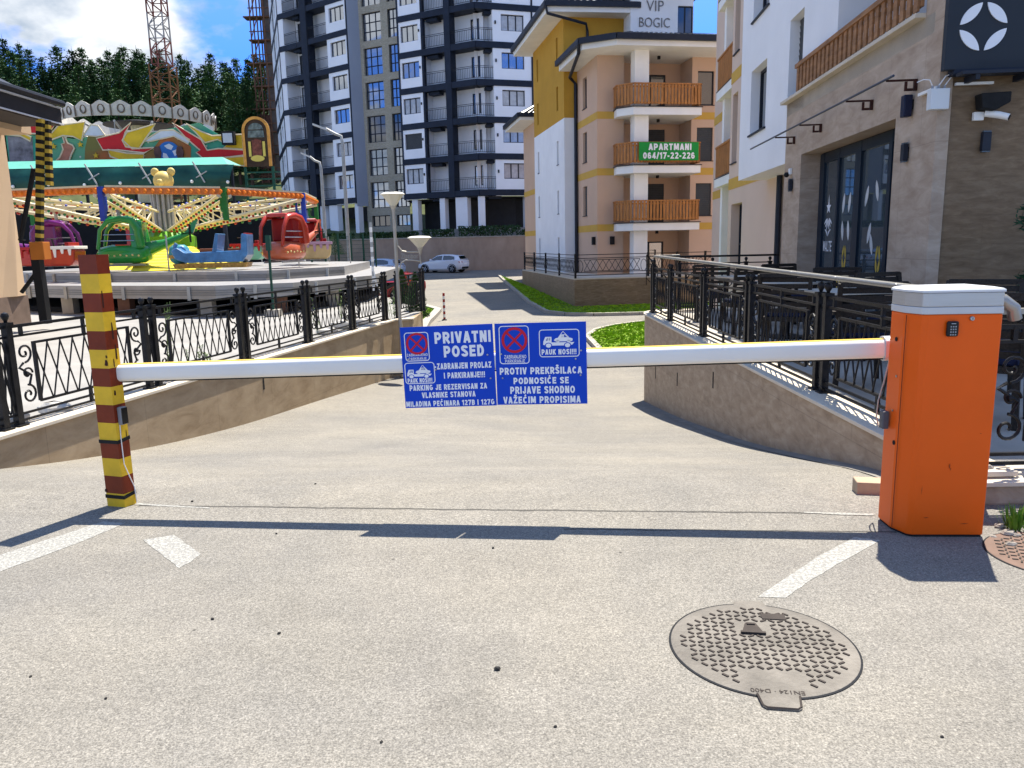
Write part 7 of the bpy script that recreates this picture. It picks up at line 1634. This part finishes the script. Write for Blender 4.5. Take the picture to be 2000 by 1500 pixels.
# ================================================================ PINE FOREST
PINEG = [M('pine_needles_dark', (.032, .078, .026), .8, var=.55, scale=.7), M('pine_needles', (.055, .112, .034), .8, var=.5, scale=.7)]
BARK = M('pine_bark', (.10, .06, .04), .9, var=.3, scale=3)
def pine_proto(seed, H_, R_, mat, low):
    r = random.Random(seed); t = thing('pine_tree', 'x', 'tree', (0, 0, 0), 0, 'pine forest on the hill')
    m = MB(); m.tube([(0, 0, -1), (.1, 0, H_*.4), (.05, .1, H_*.98)], [.28, .2, .04], 6); m.build('trunk', BARK, t)
    m = MB(); z = H_*low
    while z < H_*.985:
        u = (z-H_*low)/(H_*(1-low)); L0 = R_*((1-u)**.88)*(.5+.5*min(1, u*4+.3))+.22; nb = r.randint(4, 6); a00 = r.uniform(0, 6.28)
        for k in range(nb):
            a = a00+2*pi*k/nb+r.uniform(-.4, .4); L = L0*r.uniform(.5, 1.2); rise = r.uniform(-.12, .30)+.5*u; ns = max(3, int(L*3.4))
            for j in range(ns):
                q = (j+.9)/ns; c = V((cos(a)*L*q, sin(a)*L*q, z+L*rise*q*q)); tp = .68+.32*(1-u); wd = (.16+.42*(1-abs(q-.6))*min(1, L/1.6))*tp
                for h in range(10):
                    d = V((r.gauss(cos(a)*.7, .8), r.gauss(sin(a)*.7, .8), r.gauss(.22, .30))).normalized()*r.uniform(.26, .55)*tp; e = V((-d.y, d.x, r.gauss(0, .12))).normalized()*r.uniform(.08, .16)*tp; p = c+V((r.gauss(0, wd), r.gauss(0, wd), r.gauss(0, .16))); m.add([p-e, p+d*.5-e*1.1, p+d, p+d*.5+e*1.1, p+e], [(0, 1, 2, 3, 4)])
        z += r.uniform(.50, .85)
    m.tube([(.05, .1, H_*.96), (.05, .1, H_*1.03)], [.05, .01], 4)
    m.build('crown', mat, t); return t
protos = [pine_proto(11, 15.5, 3.3, PINEG[0], .16), pine_proto(12, 14.0, 3.7, PINEG[1], .2), pine_proto(13, 16.5, 3.1, PINEG[1], .26), pine_proto(14, 13.0, 3.2, PINEG[0], .1), pine_proto(15, 15.0, 2.8, PINEG[1], .42)]
LABP = ['dark full pine in the wood on the hill behind the rides', 'broad pine in the wood on the hill behind the rides', 'tall lighter pine in the wood on the hill behind the rides', 'short bushy pine in the wood on the hill behind the rides', 'bare stemmed pine in the wood on the hill beside the tower']
rp = random.Random(21); used = set()
rows = [(-14, 528, 34, 116, [0, 2, 1, 0]), (-30, 520, 31, 106, [1, 0, 3, 2]), (-25, 505, 27, 97, [0, 3, 1])]
for x0_, x1_, n, Y, kinds in rows:
    for i in range(n):
        px = x0_+(x1_-x0_)*(i+rp.uniform(-.3, .3))/(n-1); k = rp.choice(kinds)
        if px > 370 and rp.random() < .6: k = 4 if rp.random() < .6 else 2
        y = Y+rp.uniform(-4, 4); q = at(px, 300, y); tgt = {116: 112, 106: 135, 97: 172}[Y]+rp.uniform(-24, 20)
        if px < 70 and Y == 116: tgt -= 18
        if 340 < px < 520 and Y == 116: tgt += 14
        top_ = at(px, tgt, y).z; zb = hill_z(q.x, y)-.2; hgt = [15.5, 14.0, 16.5, 13.0, 15.0][k]; s = (top_-zb)/hgt
        if k not in used: t = protos[k]; used.add(k)
        else: t = dup(protos[k])
        t['label'] = LABP[k]; t.location = (q.x, y, zb); t.rotation_euler.z = rp.uniform(0, 6.28); w_ = s*rp.uniform(.85, 1.1); t.scale = (w_, w_, s)
for k, p in enumerate(protos):
    if k not in used:
        for c in list(p.children): bpy.data.objects.remove(c)
        bpy.data.objects.remove(p)
